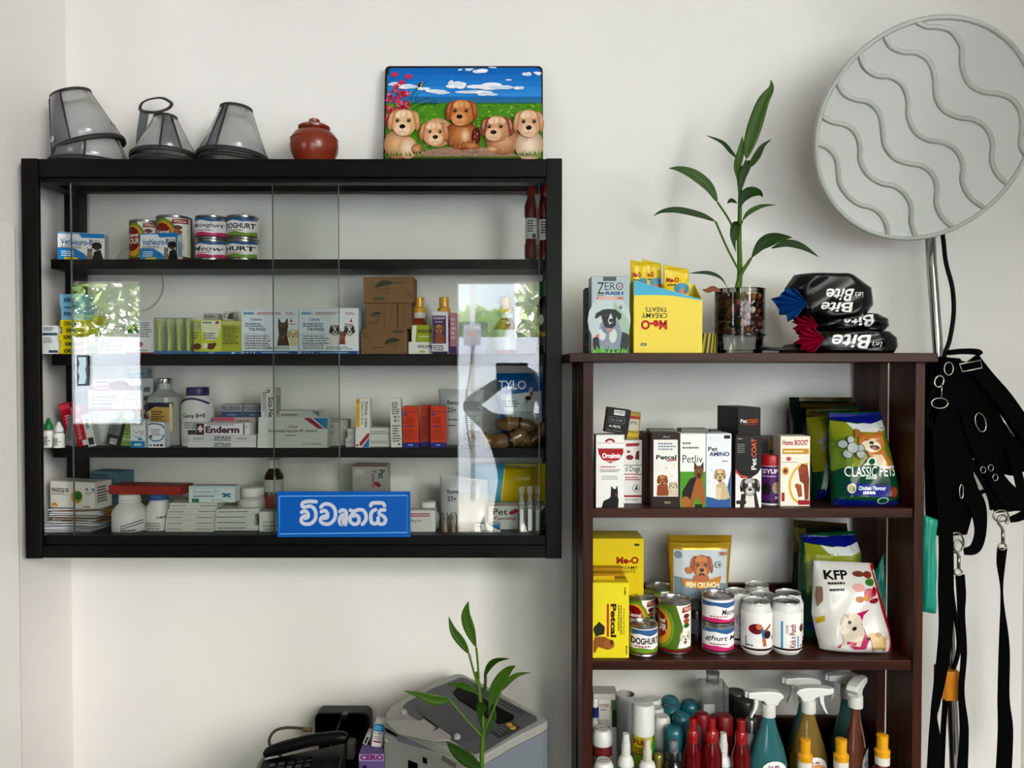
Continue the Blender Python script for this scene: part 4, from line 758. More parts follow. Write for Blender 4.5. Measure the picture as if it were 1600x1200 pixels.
carton('medicine_box', 'upright white ointment carton with yellow side and blue crimson foot', 555, 577, 623, 700, 1.825, .025, '#ece9e2', lambda g: (g.r(555.5, 623.5, 561, 668, '#e0b21a'), g.T('Povidone - Iodine', 569, 628, 574, 668, '#1c1c1c', .02, 90), g.T('Ointment U.S.P. 5% w/w', 563, 628, 567.5, 664, '#333', .01, 90), g.p([(562, 692), (574, 677), (576.5, 677), (576.5, 682), (565, 697), (561, 697)], '#b0243a'), g.p([(566, 699.5), (576.5, 684), (576.5, 699.5)], '#2c7ab0'), g.T('AA', 556.5, 625, 560, 630, '#333', .02), g.L(556, 694, 561, 699, 1, '#b0243a')), s3, roll=1)
carton('medicine_box', 'upright narrow white carton with a printed code block', 611, 628, 623, 700, 1.83, .03, '#deded9', lambda g: (g.L(614, 628, 626, 648, 6, '#666'), [g.r(615 + i * 2, 650 + j * 2, 616.6 + i * 2, 651.6 + j * 2, '#333') for i in range(5) for j in range(5) if (i * 7 + j * 3 + i * j) % 3], g.L(614, 664, 626, 692, 7, '#666'), g.p([(621, 695), (625, 693), (625, 698)], '#333')), s3, roll=-1.5)
def orange(g, a):
    g.r(a, 636, a + 24, 691, '#d9481a'); g.r(a, 692, a + 24, 700, '#2a3490'); g.r(a + 1, 643, a + 22, 644, '#3a2a6a'); g.e(a + 4, 648, 2.5, 2, '#3a3a8a'); g.r(a + 3, 665.5, a + 16, 667.5, '#3a3a8a'); g.L(a + 3, 652, a + 20, 662, 3, '#8a2a12'); g.L(a + 3, 671, a + 21, 688, 6, '#8a2a12'); g.L(a + 8, 694, a + 16, 698, 1, '#b9c0e8')
for lab, x0, x1, yt, Y_ in (('orange box with blue foot beside the coded white carton', 630, 652, 635, 1.83), ('orange box with blue foot set farther back, in the middle of three', 657, 672, 634, 1.85), ('orange box with blue foot nearest the silver sachet', 673, 696, 635, 1.83)):
    carton('medicine_box', lab, x0, x1, yt, 700, Y_, .035, '#cf4418', lambda g, a=x0: orange(g, a) if a != 657 else g.r(657.5, 636, 671.5, 700, '#b93c16').r(657.5, 692, 671.5, 700, '#27308a').L(659, 650, 670, 686, 9, '#7a2410'), s3, group='orange boxes')
def rhem(g, x=0, y=0, big=1):
    g.T('Rhemox', 699 + x, 627 + y, 717 + x, 634 + y, '#2c2e36', .02); g.T('25g', 699 + x, 638 + y, 713 + x, 648 + y, '#3c4450', .02)
    if big: g.L(724, 628, 755, 644, 6, '#7a7d80'); g.L(700, 655, 720, 659, 1, '#555'); g.L(700, 664, 718, 668, 1, '#444'); g.L(724, 650, 750, 690, 12, '#9a9da0')
pouch('medicine_sachet', 'silver grey powder sachet standing behind the orange boxes', ([(684, 609), (686, 640), (693, 698)], [(756, 610), (755, 640), (752, 698)]), 1.87, .03, '#b3b7b8', rhem, base=s3, rough=.28, group='silver sachets', cat='sachet')
def tylo(g):
    g.T('TYLO', 779, 592, 822, 606, '#e8eef4', .015); g.p([(783, 615), (846, 608), (848, 668), (800, 668), (790, 650)], '#cdd3d6'); g.L(785, 622, 812, 634, 3, '#777'); g.L(790, 640, 844, 662, 8, '#8a8d90'); g.e(825, 619, 5, 4, '#5a3020'); g.p([(827, 612), (833, 608), (831, 618)], '#8a2a20'); g.r(823, 622, 824, 628, '#5a3020')
pouch('medicine_sachet', 'bright blue poultry powder bag with white panel', ([(776, 581), (776, 600), (777, 630), (784, 690)], [(850, 580), (851, 600), (850, 630), (848, 690)]), 1.885, .04, '#0f64a8', tylo, base=P(0, 690, 1.885).z - .004, rough=.25, seed=4, wr=.004, cat='sachet')
BRN = clear_mat('brown_film', (.17, .095, .04), 1.45, .12, dens=.7)
def roll_(label, pts, Y, r, seed):
    rnd = random.Random(seed); q = catmull([P(a, b, Y + d) for a, b, d in pts], 5); o0 = empty('treat_roll', q[len(q) // 2] - Vector((0, 0, r)), label, 'treat roll', 'brown treat rolls')
    n = len(q); rad = [r * (1 - .75 * abs(2 * i / (n - 1) - 1) ** 5) * rnd.uniform(.86, 1.1) for i in range(n)]
    tube('roll_body', [a - o0.location for a in q], rad, BRN, o0, n=14)
    for i in (n // 3, n * 2 // 3):
        c = q[i] - o0.location; d = (q[min(i + 1, n - 1)] - q[i - 1]).normalized()
        tube('wrap_tie', [c - d * .004, c + d * .004], r * 1.04, mat('#8a7420', .4) if i == n // 3 else mat('#2c1c10', .3), o0, n=14)
rr_ = 12.5 / F * 1.84
roll_('brown wrapped treat roll with yellow label lying in front', [(728, 678, .01), (748, 686, 0), (775, 690, 0), (802, 686, 0), (822, 672, .01)], 1.84, rr_, 1)
roll_('brown wrapped treat roll perched on top of the others', [(774, 664, 0), (795, 662, 0), (812, 663, 0), (838, 668, 0)], 1.86, rr_ * .9, 2)
roll_('brown wrapped treat roll lying at the cabinet end', [(806, 690, 0), (825, 687, 0), (842, 682, 0), (852, 660, .01)], 1.875, rr_ * 1.0, 3)
# ---------------------------------------------------------------- bottom shelf
paper = empty('leaflet_pile', (P(120, 838, 1.85).x, 1.85, s4), 'loose pile of folded leaflets and brown envelopes under the white carton', 'leaflets')
rnd = random.Random(8); zq = 0; YP = 1.835
for i in range(26):
    t = rnd.uniform(.0011, .0024); w = rnd.uniform(.05, .068); dx = rnd.uniform(-.012, .012) + (.022 if i % 3 == 0 and i > 7 else 0)
    if i < 6: dx -= .012
    c = rnd.choice(['#d8dadc', '#e6e8ea', '#c9ced2', '#bfc3c6']) if not (i % 3 == 0 and i > 7) else rnd.choice(['#8a6a3c', '#a07c46', '#75592f'])
    box('leaflet', (-w + dx, w + dx, rnd.uniform(-.03, -.01), rnd.uniform(.05, .08), zq, zq + t), mat(c, .8), paper, rot=(0, R(rnd.uniform(-.8, .8)), R(rnd.uniform(-7, 7))), bevel=0); zq += t + .00035
zpap = s4 + zq + .001
carton('medicine_box', 'white carton with yellow and green moon emblem on the leaflets', 72, 154, 753, 797, 1.832, .055, '#dedbd3', lambda g: (g.T('PANZOLE 20', 75, 764, 106, 771, '#1c1c1c', .04), g.L(75, 772, 104, 776, 2, '#777'), g.e(121, 778, 10.3, 11, '#c99a1c'), g.e(124, 776, 7.5, 8, '#3c8a34'), g.L(120, 771, 128, 782, 2, '#123a12'), g.e(80, 795, 6, 6, '#c9921c', a0=180, a1=360), g.p([(137, 764), (140, 762), (143, 766), (138, 766)], '#333'), g.p([(147, 763), (153, 763), (153, 770)], '#3a5a9a'), g.L(137, 768, 152, 774, 3, '#888'), g.L(133, 792, 150, 796, 1, '#a8404a')), zpap, yaw=-13, side=lambda g: (g.T('PANZOLE', .1, -.9, .6, -.75, '#222') if 0 else g.L(.15, .2, .85, .85, 6, '#777')))
carton('medicine_box', 'teal blue carton standing at the back of the bottom shelf', 136, 191, 737, 838, 1.895, .05, '#5f8494', lambda g: (g.L(140, 741, 178, 746, 1, '#22404c'), g.T('PREDSOLAC', 140, 748, 182, 756, '#1f4a68', .02)), s4, yaw=-16)
def jar(label, xc, Y, base, rb, yb, ys, rn, yc, yt, cap, lab=None, name='pill_jar', pr=None, body=WH, group='white pill jars'):
    b = root(name, label, 'jar', xc, Y, base, group)
    rev('jar_body', [(rb * .93, yb), (rb, yb - 3), (rb, ys), (rb * .92, ys - (ys - yc) * .4), (rn, yc + 2), (rn, yc)], Y, base, body, b, n=30)
    rev('cap', [(rn + 2.5, yc + 1), (rn + 2.5, yc - 2), (rn + 1.5, yc - 3), (rn + 1.5, yt + 1), (rn, yt)], Y, base, cap, b, n=34)
    if pr: g = Pr(wrapmap(xc, rb * 1.005, Y, base), 3); pr(g); g.build(b, 'label_print')
    return b
jar('large white pill jar with ribbed cap carrying the red tray', 201, 1.86, s4, 26, 838, 802, 14, 782, 771, WH, pr=lambda g: (g.ln([(199, 818), (212, 814), (226, 810)], 1.2, '#2a2f66', 1), g.ln([(199, 822), (212, 818), (226, 814)], 1.2, '#2a2f66', 1), g.L(200, 822, 224, 834, 3, '#555')))
jar('white pill jar with blue cap beneath the red tray', 247, 1.87, s4, 20.5, 838, 800, 12, 779, 771, mat('#2f6fb0', .4), pr=lambda g: (g.T('RAMIPRIL', 252, 803, 266, 807, '#333', .02), g.L(232, 812, 262, 832, 5, '#9a9a98')))
zr = P(0, 770.5, 1.86).z + .0005
carton('plastic_tray', 'flat red tray laid across two pill jars', 167, 285, 759, 770, 1.835, .06, '#a8362c', None, zr, yaw=-5, cat='tray')
carton('tablet_box', 'small foil faced box wedged beside the blue capped jar', 272, 293, 781, 838, 1.86, .03, '#9a9a94', lambda g: (g.rr(274, 786, 290, 796, 2, '#b8b8ae'), g.T('15', 279, 788, 286, 794, '#3a3a30', .02)), s4)
zb = s4
for i, (x0, x1, yb) in enumerate(((258, 333, 838), (259, 333, 829), (260, 334.5, 819.5), (262, 335, 810), (265, 339, 803))):
    hh = 9.2 / F * 1.83
    o_ = carton('tablet_box', ('lowest', 'second lowest', 'middle', 'second highest', 'topmost')[i] + ' flat white tablet box of the nearer stack under the teal lettered box', x0, x1, yb - 9, yb, 1.83, .05, '#dcdcd4', lambda g, a=x0, b=yb: (g.L(a + 3, b - 6, a + 30, b - 3, 1, '#999'), g.L(a + 48, b - 6, a + 74, b - 3, 1, '#888')), zb, yaw=(-1, 1, -2, 1, 0)[i], group='flat white tablet boxes'); o_.scale.z = hh / max(v.co.z for v in o_.data.vertices) * .98; zb += hh
zdx = zb
carton('medicine_box', 'white and teal tablet box with green ribbon emblem on the flat stack', 295, 367, 760, 797, 1.835, .035, '#dde5e6', lambda g: (g.r(295.5, 760.5, 366.5, 766, '#c4d8e0'), g.T('Doxymec-DT', 302, 769, 343, 777, '#2f6a8a', .0), g.r(301, 779, 366, 779.8, '#7a9aa8'), g.L(302, 781, 342, 785, 1, '#555'), g.e(351, 778, 5, 2.5, '#2c8a7a', 25), g.e(357, 778, 4, 2, '#2f6fb0', -25), g.e(351, 783, 4, 2, '#2f6fb0', -20), g.e(357, 783, 4, 2, '#2c8a7a', 20), g.r(300, 788, 311, 796.5, '#2c7a6a'), g.L(330, 790, 352, 793, 1, '#999')), zdx)
zb = s4
for i, (x0, x1, yb) in enumerate(((337, 405, 838), (335, 398, 832), (335, 398, 822), (339, 404, 811))):
    hh = 8.6 / F * 1.845
    o_ = carton('tablet_box', ('lowest', 'second lowest', 'second highest', 'topmost')[i] + ' flat white tablet box of the stack reaching the blue sign', x0, x1, yb - 9, yb, 1.845, .05, '#d3d6d2', lambda g, a=x0, b=yb: g.L(a + 4, b - 6, a + 60, b - 3, 1, '#666'), zb, yaw=(0, -2, 2, 6)[i], group='flat white tablet boxes'); o_.scale.z = hh / max(v.co.z for v in o_.data.vertices) * .98; zb += hh
jar('translucent white pill jar above the flat box stack', 394, 1.905, s4, 23, 838, 780, 17, 772, 760, WH, pr=lambda g: g.L(386, 793, 410, 799, 1, '#444'), body=mat('#c6c7c2', .4))
b_ = root('medicine_bottle', 'brown glass medicine bottle with white cap at the back', 'bottle', 427, 1.91, s4)
rev('bottle_body', [(14, 838), (15, 834), (15, 744), (12, 738), (8, 732), (8, 728)], 1.91, s4, mat('#2a1c16', .15, coat=.4), b_); rev('cap', [(10, 731), (10, 719), (9, 717)], 1.91, s4, mat('#c9c9c4', .4), b_); rev('label', [(15.3, 767), (15.3, 748)], 1.91, s4, mat('#bdbdb8', .5), b_); rev('label', [(15.3, 797), (15.3, 772)], 1.91, s4, mat('#9a3a2a', .5), b_)
carton('tablet_box', 'white tablet box partly hidden by the blue sign', 405, 440, 800, 838, 1.835, .04, '#d6d7d4', lambda g: (g.T('FEXOFEN', 411, 818, 430, 822, '#555', .01), g.T('Fexofen', 411, 824, 432, 829, '#333', .02), g.T('Tablets', 411, 831, 430, 836, '#333', .02)), s4)
# open sign
SY = CY + .007
zsg = cz(839, CY + .01); sg = root('open_sign', 'blue plastic sign with pale Sinhala lettering propped on the cabinet rail', 'sign', 536, SY, zsg)
sw = 209 / F * SY; sh = P(0, 768, SY).z - zsg
plate = box('sign_plate', (-sw / 2, sw / 2, 0, .004, 0, sh), mat('#0c66b4', .35, spec=.2), sg, bevel=.0008)
def sinhala(g):
    c = lambda a, b: (425 + a / 7.11, 760 + b / 7.11); lw = '#c6c9d6'
    g.ln([c(78, 108), c(1500, 100), c(1500, 505), c(78, 522)], 1.3, '#7fb8e8', 1, True)
    S = [[(488, 168), (400, 165), (345, 178), (330, 205), (350, 228), (420, 218), (465, 245), (485, 305), (470, 370), (420, 410), (360, 412), (322, 385), (328, 345), (368, 322)], [(325, 285), (360, 270), (392, 290), (396, 335), (362, 350)],
         [(540, 228), (575, 197), (630, 195), (682, 228), (703, 290), (690, 360), (640, 408), (580, 412), (538, 385), (545, 345), (585, 325)], [(545, 278), (580, 265), (610, 290), (612, 338), (578, 350)],
         [(752, 275), (785, 258), (820, 280), (824, 340), (815, 418)], [(822, 308), (785, 312), (755, 340), (748, 385), (762, 418), (780, 400), (785, 350)],
         [(868, 262), (905, 282), (868, 335), (868, 385), (910, 415), (955, 400), (965, 355), (940, 318), (900, 325)], [(905, 282), (950, 258), (1010, 262), (1042, 310), (1040, 370), (1003, 415)],
         [(1095, 212), (1112, 185), (1170, 180), (1230, 185), (1250, 212)], [(1150, 255), (1108, 280), (1096, 340), (1106, 395), (1140, 410), (1175, 390), (1178, 345)], [(1252, 258), (1205, 262), (1190, 300), (1235, 325), (1262, 365), (1240, 408), (1195, 410), (1172, 388)]]
    for s_ in S: g.ln([c(*q) for q in s_], 5.6, lw, 5)
    for s_ in S:
        for q in s_[1:-1]: pass
g = Pr(flatmap(432, 641, 768, 838.5, sw, sh)); sinhala(g); g.build(plate, 'lettering', print_mat(.35))
carton('medicine_box', 'silver and red carton with sideways pet emblem behind the sign', 551, 605, 727, 838, 1.9, .05, '#a9a9a6', lambda g: (g.r(551.5, 727.5, 604.5, 729.5, '#8a1f2a'), g.T('Pet', 591, 735, 601, 751, '#1c1c1c', .02, 90), g.T('Tummy', 578, 735, 588, 768, '#8a1f2a', .01, 90), g.e(590, 762, 6, 4, '#a01f2c', 40), g.L(556, 735, 572, 745, 3, '#d0d0cc')), s4)
carton('medicine_box', 'white pill box with twin red stripes beside the blue sign', 641, 680, 798, 838, 1.83, .035, '#e0dfdc', lambda g: (g.r(641.5, 803, 672, 805, '#b03038'), g.r(641.5, 807, 672, 809, '#b03038'), g.T('0mg/mL', 641.5, 814, 659, 821, '#444', .0, shear=.2)), s4)
jar('white capped jar behind the red striped pill box', 668, 1.885, s4, 18, 838, 806, 11, 796, 783, WH)
pouch('medicine_sachet', 'crumpled white powder sachet on the bottom shelf', ([(686, 754), (687, 790), (690, 838)], [(762, 764), (763, 790), (762, 838)]), 1.865, .04, '#c9cacc', lambda g: rhem(g, 0, 149, 0), base=s4, seed=6, rough=.3, group='silver sachets', cat='sachet', wr=.005)
for i, x in enumerate((695, 708)):
    b_ = root('ampoule', ('first', 'second')[i] + ' amber ampoule from the striped pill box', 'ampoule', x, 1.832, s4, 'amber ampoules')
    rev('glass_body', [(4, 838), (4.4, 836), (4.4, 822), (2, 817), (2, 813), (3, 811), (1.5, 804)], 1.832, s4, mat('#9a7430', .15, coat=.3), b_, n=14); rev('blister_shell', [(6.3, 838), (6.3, 806), (4, 801), (0, 800)], 1.832, s4, clear_mat('clear_blister', (.93, .94, .95), 1.4, .1, dens=.06), b_, n=14)
pouch('treat_bag', 'shiny blue and yellow foil bag at the end of the bottom shelf', ([(735, 744), (733, 770), (736, 800), (738, 838)], [(853, 744), (853, 770), (853, 800), (853, 838)]), 1.915, .04, '#4a9ab4', lambda g: (g.p([(790, 744), (853, 744), (853, 838), (780, 838), (784, 790)], '#cdb414'), g.ln([(789, 746), (784, 790), (781, 836)], 1.5, '#d8d090', 1)), base=s4, seed=9, rough=.22, cat='bag')
carton('medicine_box', 'wide silver carton with black and red pet lettering, bottom shelf end', 763, 852, 788, 838, 1.86, .04, '#c3c3c0', lambda g: (g.r(763.5, 788.5, 852, 790.5, '#6a1f24'), g.T('Pet', 770, 797, 793, 809, '#161616', .01), g.e(801, 804, 6, 4, '#a01f2c', -30), g.e(806, 801, 4, 4, '#a01f2c'), g.T('Tummy', 770, 813, 807, 821, '#7a1f2a', .02), g.p([(846, 800), (852, 792), (852, 836), (840, 836)], '#26262a')), s4)
carton('tablet_box', 'flat white box with blue triangle in front of the silver pet carton', 742, 782, 819, 838, 1.828, .025, '#d9dcdd', lambda g: (g.p([(762, 819.5), (781.5, 819.5), (781.5, 834)], '#15191c'), g.p([(766, 819.5), (781, 819.5), (781, 831)], '#2c86c0'), g.L(744, 823, 756, 826, 1, '#888'), g.L(754, 833, 776, 837, 1, '#444')), s4)
for i, x in enumerate((815, 828, 840)):
    b_ = root('ampoule', ('first', 'second', 'third')[i] + ' clear water ampoule from the blue triangle box', 'ampoule', x, 1.83, s4, 'clear ampoules')
    CA = clear_mat('clear_ampoule', (.9, .91, .88), 1.4, .05, dens=.15)
    rev('ampoule_body', [(5, 838), (5.2, 836), (5.2, 786), (3.5, 779), (2.4, 775)], 1.83, s4, CA, b_, n=14); box('snap_tab', (-.0065, .0065, -.0012, .0012, P(0, 772, 1.83).z - s4, P(0, 760, 1.83).z - s4), CA, b_, bevel=.0008); rev('neck', [(2.4, 775), (3.2, 772)], 1.83, s4, CA, b_, n=10)
    box('label', (-.0045, .0045, -.0086, -.008, P(0, 828, 1.83).z - s4, P(0, 795, 1.83).z - s4), mat('#dcdedd', .5), b_, bevel=0)
# ---------------------------------------------------------------- on top of the rack
T0 = ztop
def zero(g):
    g.r(924.5, 433, 983.5, 550, '#b4c2c6'); g.r(942, 432.5, 963, 439, '#5a6468'); g.e(952, 500, 34, 40, '#c3cfd0'); g.p([(960, 470), (983, 500), (983, 545), (950, 545)], '#a9c0ae')
    g.T('Z', 933, 441, 944, 459, '#1c2124', .0); g.T('ERO', 945, 441, 974, 453, '#1c2124', -.005); paw(g, 968, 447, 3.2, '#d02a5a'); g.T('RASH', 946, 455, 974, 460.5, '#2c5a9a', .05); g.r(932, 463.5, 974, 467.5, '#cf7a6e'); g.L(935, 464, 972, 467, 1, '#f4dcd8'); g.r(932, 461, 944, 461.8, '#1c2124')
    paw(g, 970, 479, 4, '#22282a'); g.p([(925, 549), (926, 528), (940, 515), (975, 518), (983.5, 522), (983.5, 549)], '#16191c')
    g.p([(938, 505), (944, 498), (966, 500), (972, 520), (968, 545), (938, 545), (934, 520)], '#8f98a6'); g.e(940, 522, 6, 9, '#d4d6da', -15); g.e(958, 524, 6, 11, '#cfd4cc', 5); g.e(947, 512, 7, 8, '#7c8698'); g.p([(928, 526), (936, 520), (936, 526)], '#d9622a')
    g.p([(929, 497), (931, 489), (942, 483), (952, 482), (962, 483), (971, 490), (971, 496), (967, 500), (963, 494), (962, 508), (955, 513), (945, 510), (941, 500), (939, 492), (932, 497)], '#1e2124'); g.p([(953, 491), (955, 489), (957, 496), (958, 503), (952, 506), (950, 500)], '#c9cccf'); g.e(955, 500, 3.6, 3.2, '#2a2d30'); g.e(947, 492, 1, 1, '#8a6a48'); g.e(952, 515, 5, 3.5, '#b98a96')
    rnd = random.Random(2)
    for i in range(46): x = rnd.uniform(926, 982); g.p([(x - 1.6, 550), (x + 1.6, 550), (x + rnd.uniform(-3, 3), rnd.uniform(538, 547))], rnd.choice(['#5aa83a', '#3f8a2c', '#8cc85a']))
carton('medicine_box', 'silver carton picturing a black and white dog on grass', 924, 984, 432, 551, 1.70, .05, '#a9b4b8', zero, T0, rough=.25, yaw=2)
carton('medicine_box', 'dark edged carton just behind the silver dog carton', 914, 930, 450, 551, 1.76, .05, '#4a5054', lambda g: (g.r(915, 520, 929, 550, '#2a1a1a'), g.r(915, 535, 929, 538, '#a03a2a'), g.e(924, 492, 4, 6, '#16191c')), T0)
# yellow display carton, upside down, with sachets standing in it
YB = mat('#e6cf10', .4, key='yellow_card'); meo = root('display_carton', 'open yellow and blue display carton printed upside down', 'carton', 1043.5, 1.69, T0)
k_ = 1.69 / F; hx0, hx1 = -53.5 * k_, 53.5 * k_; hL, hR = (551 - 437) * k_, (551 - 467) * k_; dp = .075
prism('front_panel', [(hx0, 0), (hx1, 0), (hx1, hR), (hx0, hL)], 0, .0012, YB, meo); prism('back_panel', [(hx0, 0), (hx1, 0), (hx1, hL), (hx0, hL)], dp, dp + .0012, YB, meo)
prism('side_panel', [(.0012, 0), (dp, 0), (dp, hL), (.0012, hL)], hx0, hx0 + .0012, YB, meo, axis='x'); prism('side_panel', [(.0012, 0), (dp, 0), (dp, hL), (.0012, hR)], hx1 - .0012, hx1, YB, meo, axis='x'); box('bottom_panel', (hx0, hx1, 0, dp, 0, .0012), YB, meo, bevel=0)
def meof(g):
    g.p([(990, 437.3), (1096.5, 467), (1094, 468), (1050, 461), (1020, 460), (990, 460.5)], '#5cb6d2'); g.T('Me-O', 1001, 499, 1042, 514, '#c01818', .05, 180); g.T('CREAMY', 1002, 488, 1042, 496, '#2a2408', .01, 180); g.T('TREATS', 1008, 479, 1042, 486, '#2a2408', .01, 180); 
g = Pr(lambda px, py, o: Vector(((px - 1043.5) * k_, -o, (551 - py) * k_))); meof(g); g.build(meo)
g = Pr(lambda px, py, o: Vector(((px - 1043.5) * k_, -o, (551 - py) * k_))); g.rr(1001, 535, 1010, 539, 1, '#4a4a3a'); g.r(1002.5, 536, 1008.5, 538, '#b8b8a0'); g.build(meo, 'size_mark')
def sachet(lab, xa, ya, xb, yb, ybot, Y, rot, seed):
    def f(g):
        w = xb - xa; g.r(xa + .15 * w, ya + 6, xa + .85 * w, ya + 7, '#b39a10'); g.T('Me-O', xa + w * .12, ya + 20, xa + w * .6, ya + 28, '#b02018', .04); g.L(xa + w * .15, ya + 30, xa + w * .55, ya + 34, 1, '#3a3010'); g.e(xa + w * .72, ya + 38, w * .32, 9, '#5a9ab0'); g.e(xa + w * .76, ya + 42, w * .16, 4, '#b8775a')
    return pouch('treat_sachet', lab, ([(xa, ya), (xa, (ya + ybot) / 2), (xa, ybot)], [(xb, yb), (xb, (yb + ybot) / 2), (xb, ybot)]), Y, .012, '#e2c80e', f, base=T0 + .002, seed=seed, rough=.25, group='yellow treat sachets', cat='sachet', wr=.0025, nu=14, nv=16)
sachet('yellow treat sachet leaning out at the carton corner', 986, 404, 1012, 410, 550, 1.715, 0, 3); sachet('yellow treat sachet standing in the middle of the display carton', 1004, 403, 1034, 410, 550, 1.735, 0, 5); sachet('yellow treat sachet with blue circle at the low side of the carton', 1037, 412, 1077, 419, 550, 1.712, 0, 8)
# woven collar
WV = mat('#b9a81e', .6, key='woven_yellow'); colr = root('pet_collar', 'coiled yellow and black woven pet collar beside the display carton', 'collar', 1100, 1.76, T0)
nC = 34; 
for i in range(nC):
    a0, a1 = 2 * math.pi * i / nC, 2 * math.pi * (i + .98) / nC; r_ = .024
    V = []
    for a, s_ in ((a0, 0), (a1, 0)):
        for z in (.001, .046): V += [((r_) * math.cos(a + z * 5), (r_) * math.sin(a + z * 5), z), ((r_ + .003) * math.cos(a + z * 5), (r_ + .003) * math.sin(a + z * 5), z)]
    mesh('woven_strip', V, [(0, 1, 3, 2), (4, 6, 7, 5), (0, 4, 5, 1), (2, 3, 7, 6), (0, 2, 6, 4), (1, 5, 7, 3)], WV if i % 2 else mat('#2a2610', .6), colr)
# ---- potted water plants
LEAF = mat('#42611a', .42, key='leaf_green', noise=.22, scale=25, spec=.2); LEAFD = mat('#2c4a14', .45, key='leaf_dark', noise=.2, scale=25, spec=.2); STEM = mat('#587527', .5, key='stem_green', noise=.1, scale=40, spec=.2)
def leaf(par, pts, wpx, Y, m=LEAF, dY=0, name='leaf', fold=.28, peak=.45):
    """long blade along px points; Y at its base, Y + dY at its tip"""
    q = catmull([(a, b, 0) for a, b in pts], 6); n = len(q); V, Fa = [], []; L = Vector(par.location)
    for i, c in enumerate(q):
        t = i / (n - 1); d = (q[min(i + 1, n - 1)] - q[max(i - 1, 0)]).normalized(); nn = Vector((-d.y, d.x, 0)); w = wpx * .5 * (math.sin(math.pi * min(1, t ** (math.log(.5) / math.log(peak)))) ** 1.2 * .97 + .03 * (1 - t)); y = Y + dY * t
        for k, s_ in ((-1, 0), (-.5, .6), (0, 1), (.5, .6), (1, 0)): V.append(P(c.x + nn.x * w * k, c.y + nn.y * w * k, y + s_ * fold * w / F * Y) - L)
    for i in range(n - 1):
        for k in range(4): Fa.append((i * 5 + k, i * 5 + k + 1, (i + 1) * 5 + k + 1, (i + 1) * 5 + k))
    return mesh(name, V, Fa, m, par, smooth=True, solid=.0005)
def stalk(par, pts, rpx, Y, m=STEM, name='stem', r1=None):
    q = catmull([P(a, b, y if y else Y) for a, b, y in [(*p_, None) if len(p_) == 2 else p_ for p_ in pts]], 6); n = len(q)
    return tube(name, [c - Vector(par.location) for c in q], [(rpx + ((r1 if r1 is not None else rpx) - rpx) * i / (n - 1)) / F * Y for i in range(n)], m, par, n=8)
GLASS = clear_mat('tumbler_glass', (.95, .96, .955), 1.45, .02)
def tumbler(par, Y, base, ro, yt, yb, yw):
    q = lambda y: P(800, y, Y).z - base; s_ = Y / F
    lathe('glass', [(ro * .80 * s_, .001), (ro * .90 * s_, .004), (ro * .97 * s_, q(yw + 4)), (ro * s_, q(yw - 2)), (ro * s_, q(yt))], GLASS, par, n=40).data.polygons
    tube('glass_rim', [(ro * s_ * math.cos(R(9 * t)), ro * s_ * math.sin(R(9 * t)), q(yt)) for t in range(40)], .0012, GLASS, par, closed=True, n=6)
    lathe('glass_foot', [(ro * .78 * s_, .0), (ro * .84 * s_, .002), (ro * .8 * s_, .010), (0, .011)], GLASS, par, n=30)
pl1 = root('lucky_bamboo', 'tall lucky bamboo growing in a tumbler of brown pebbles', 'plant', 1155, 1.80, T0)
PY1 = 1.80
tumbler(pl1, PY1, T0, 38, 453, 551, 524)
tube('glass_ring', [(38.8 / F * PY1 * math.cos(R(9 * t)), 38.8 / F * PY1 * math.sin(R(9 * t)), P(800, 524, PY1).z - T0) for t in range(40)], .0018, GLASS, pl1, closed=True, n=6)
rnd = random.Random(21); stones = ['#6b3520', '#7d4428', '#5a2a18', '#8d5430', '#4a2416', '#9a6a44', '#231a16', '#7a3a22']
sm = []
for z_ in range(6):
    for k in range(13):
        t = 2 * math.pi * (k + .5 * (z_ % 2)) / 13; rr = (31 if k % 1 == 0 else 20) / F * PY1
        yb_ = 518 - z_ * 10.6 + rnd.uniform(-1.5, 1.5); sm.append((rr * math.cos(t), rr * math.sin(t), P(800, yb_, PY1).z - T0))
    for k in range(5): t = 2 * math.pi * k / 5 + z_; sm.append((15 / F * PY1 * math.cos(t), 15 / F * PY1 * math.sin(t), P(800, 518 - z_ * 10.6, PY1).z - T0))
ico = bmesh.new(); bmesh.ops.create_icosphere(ico, subdivisions=2, radius=1); smesh = {}
for i, c in enumerate(sm):
    col = rnd.choice(stones) if rnd.random() > .07 else '#cfc4b0'
    if col not in smesh:
        me = bpy.data.meshes.new('pebble'); ico.to_mesh(me); me.polygons.foreach_set('use_smooth', [True] * len(me.polygons)); me.materials.append(mat(col, .3, noise=.15, scale=30)); smesh[col] = me
    o_ = put(bpy.data.objects.new('pebble', smesh[col]), pl1, c, (rnd.uniform(0, 3), rnd.uniform(0, 3), 0)); r_ = rnd.uniform(.0078, .0092); o_.scale = (r_, r_ * rnd.uniform(.8, 1), r_ * rnd.uniform(.7, 1))
ico.free()
stalk(pl1, [(1153, 520), (1154, 470), (1156, 420), (1155, 380), (1156, 330), (1157, 290), (1160, 260)], 5, PY1, r1=2.5)
stalk(pl1, [(1151, 452), (1157, 430), (1168, 412), (1174, 403)], 4, PY1 - .01, r1=2)
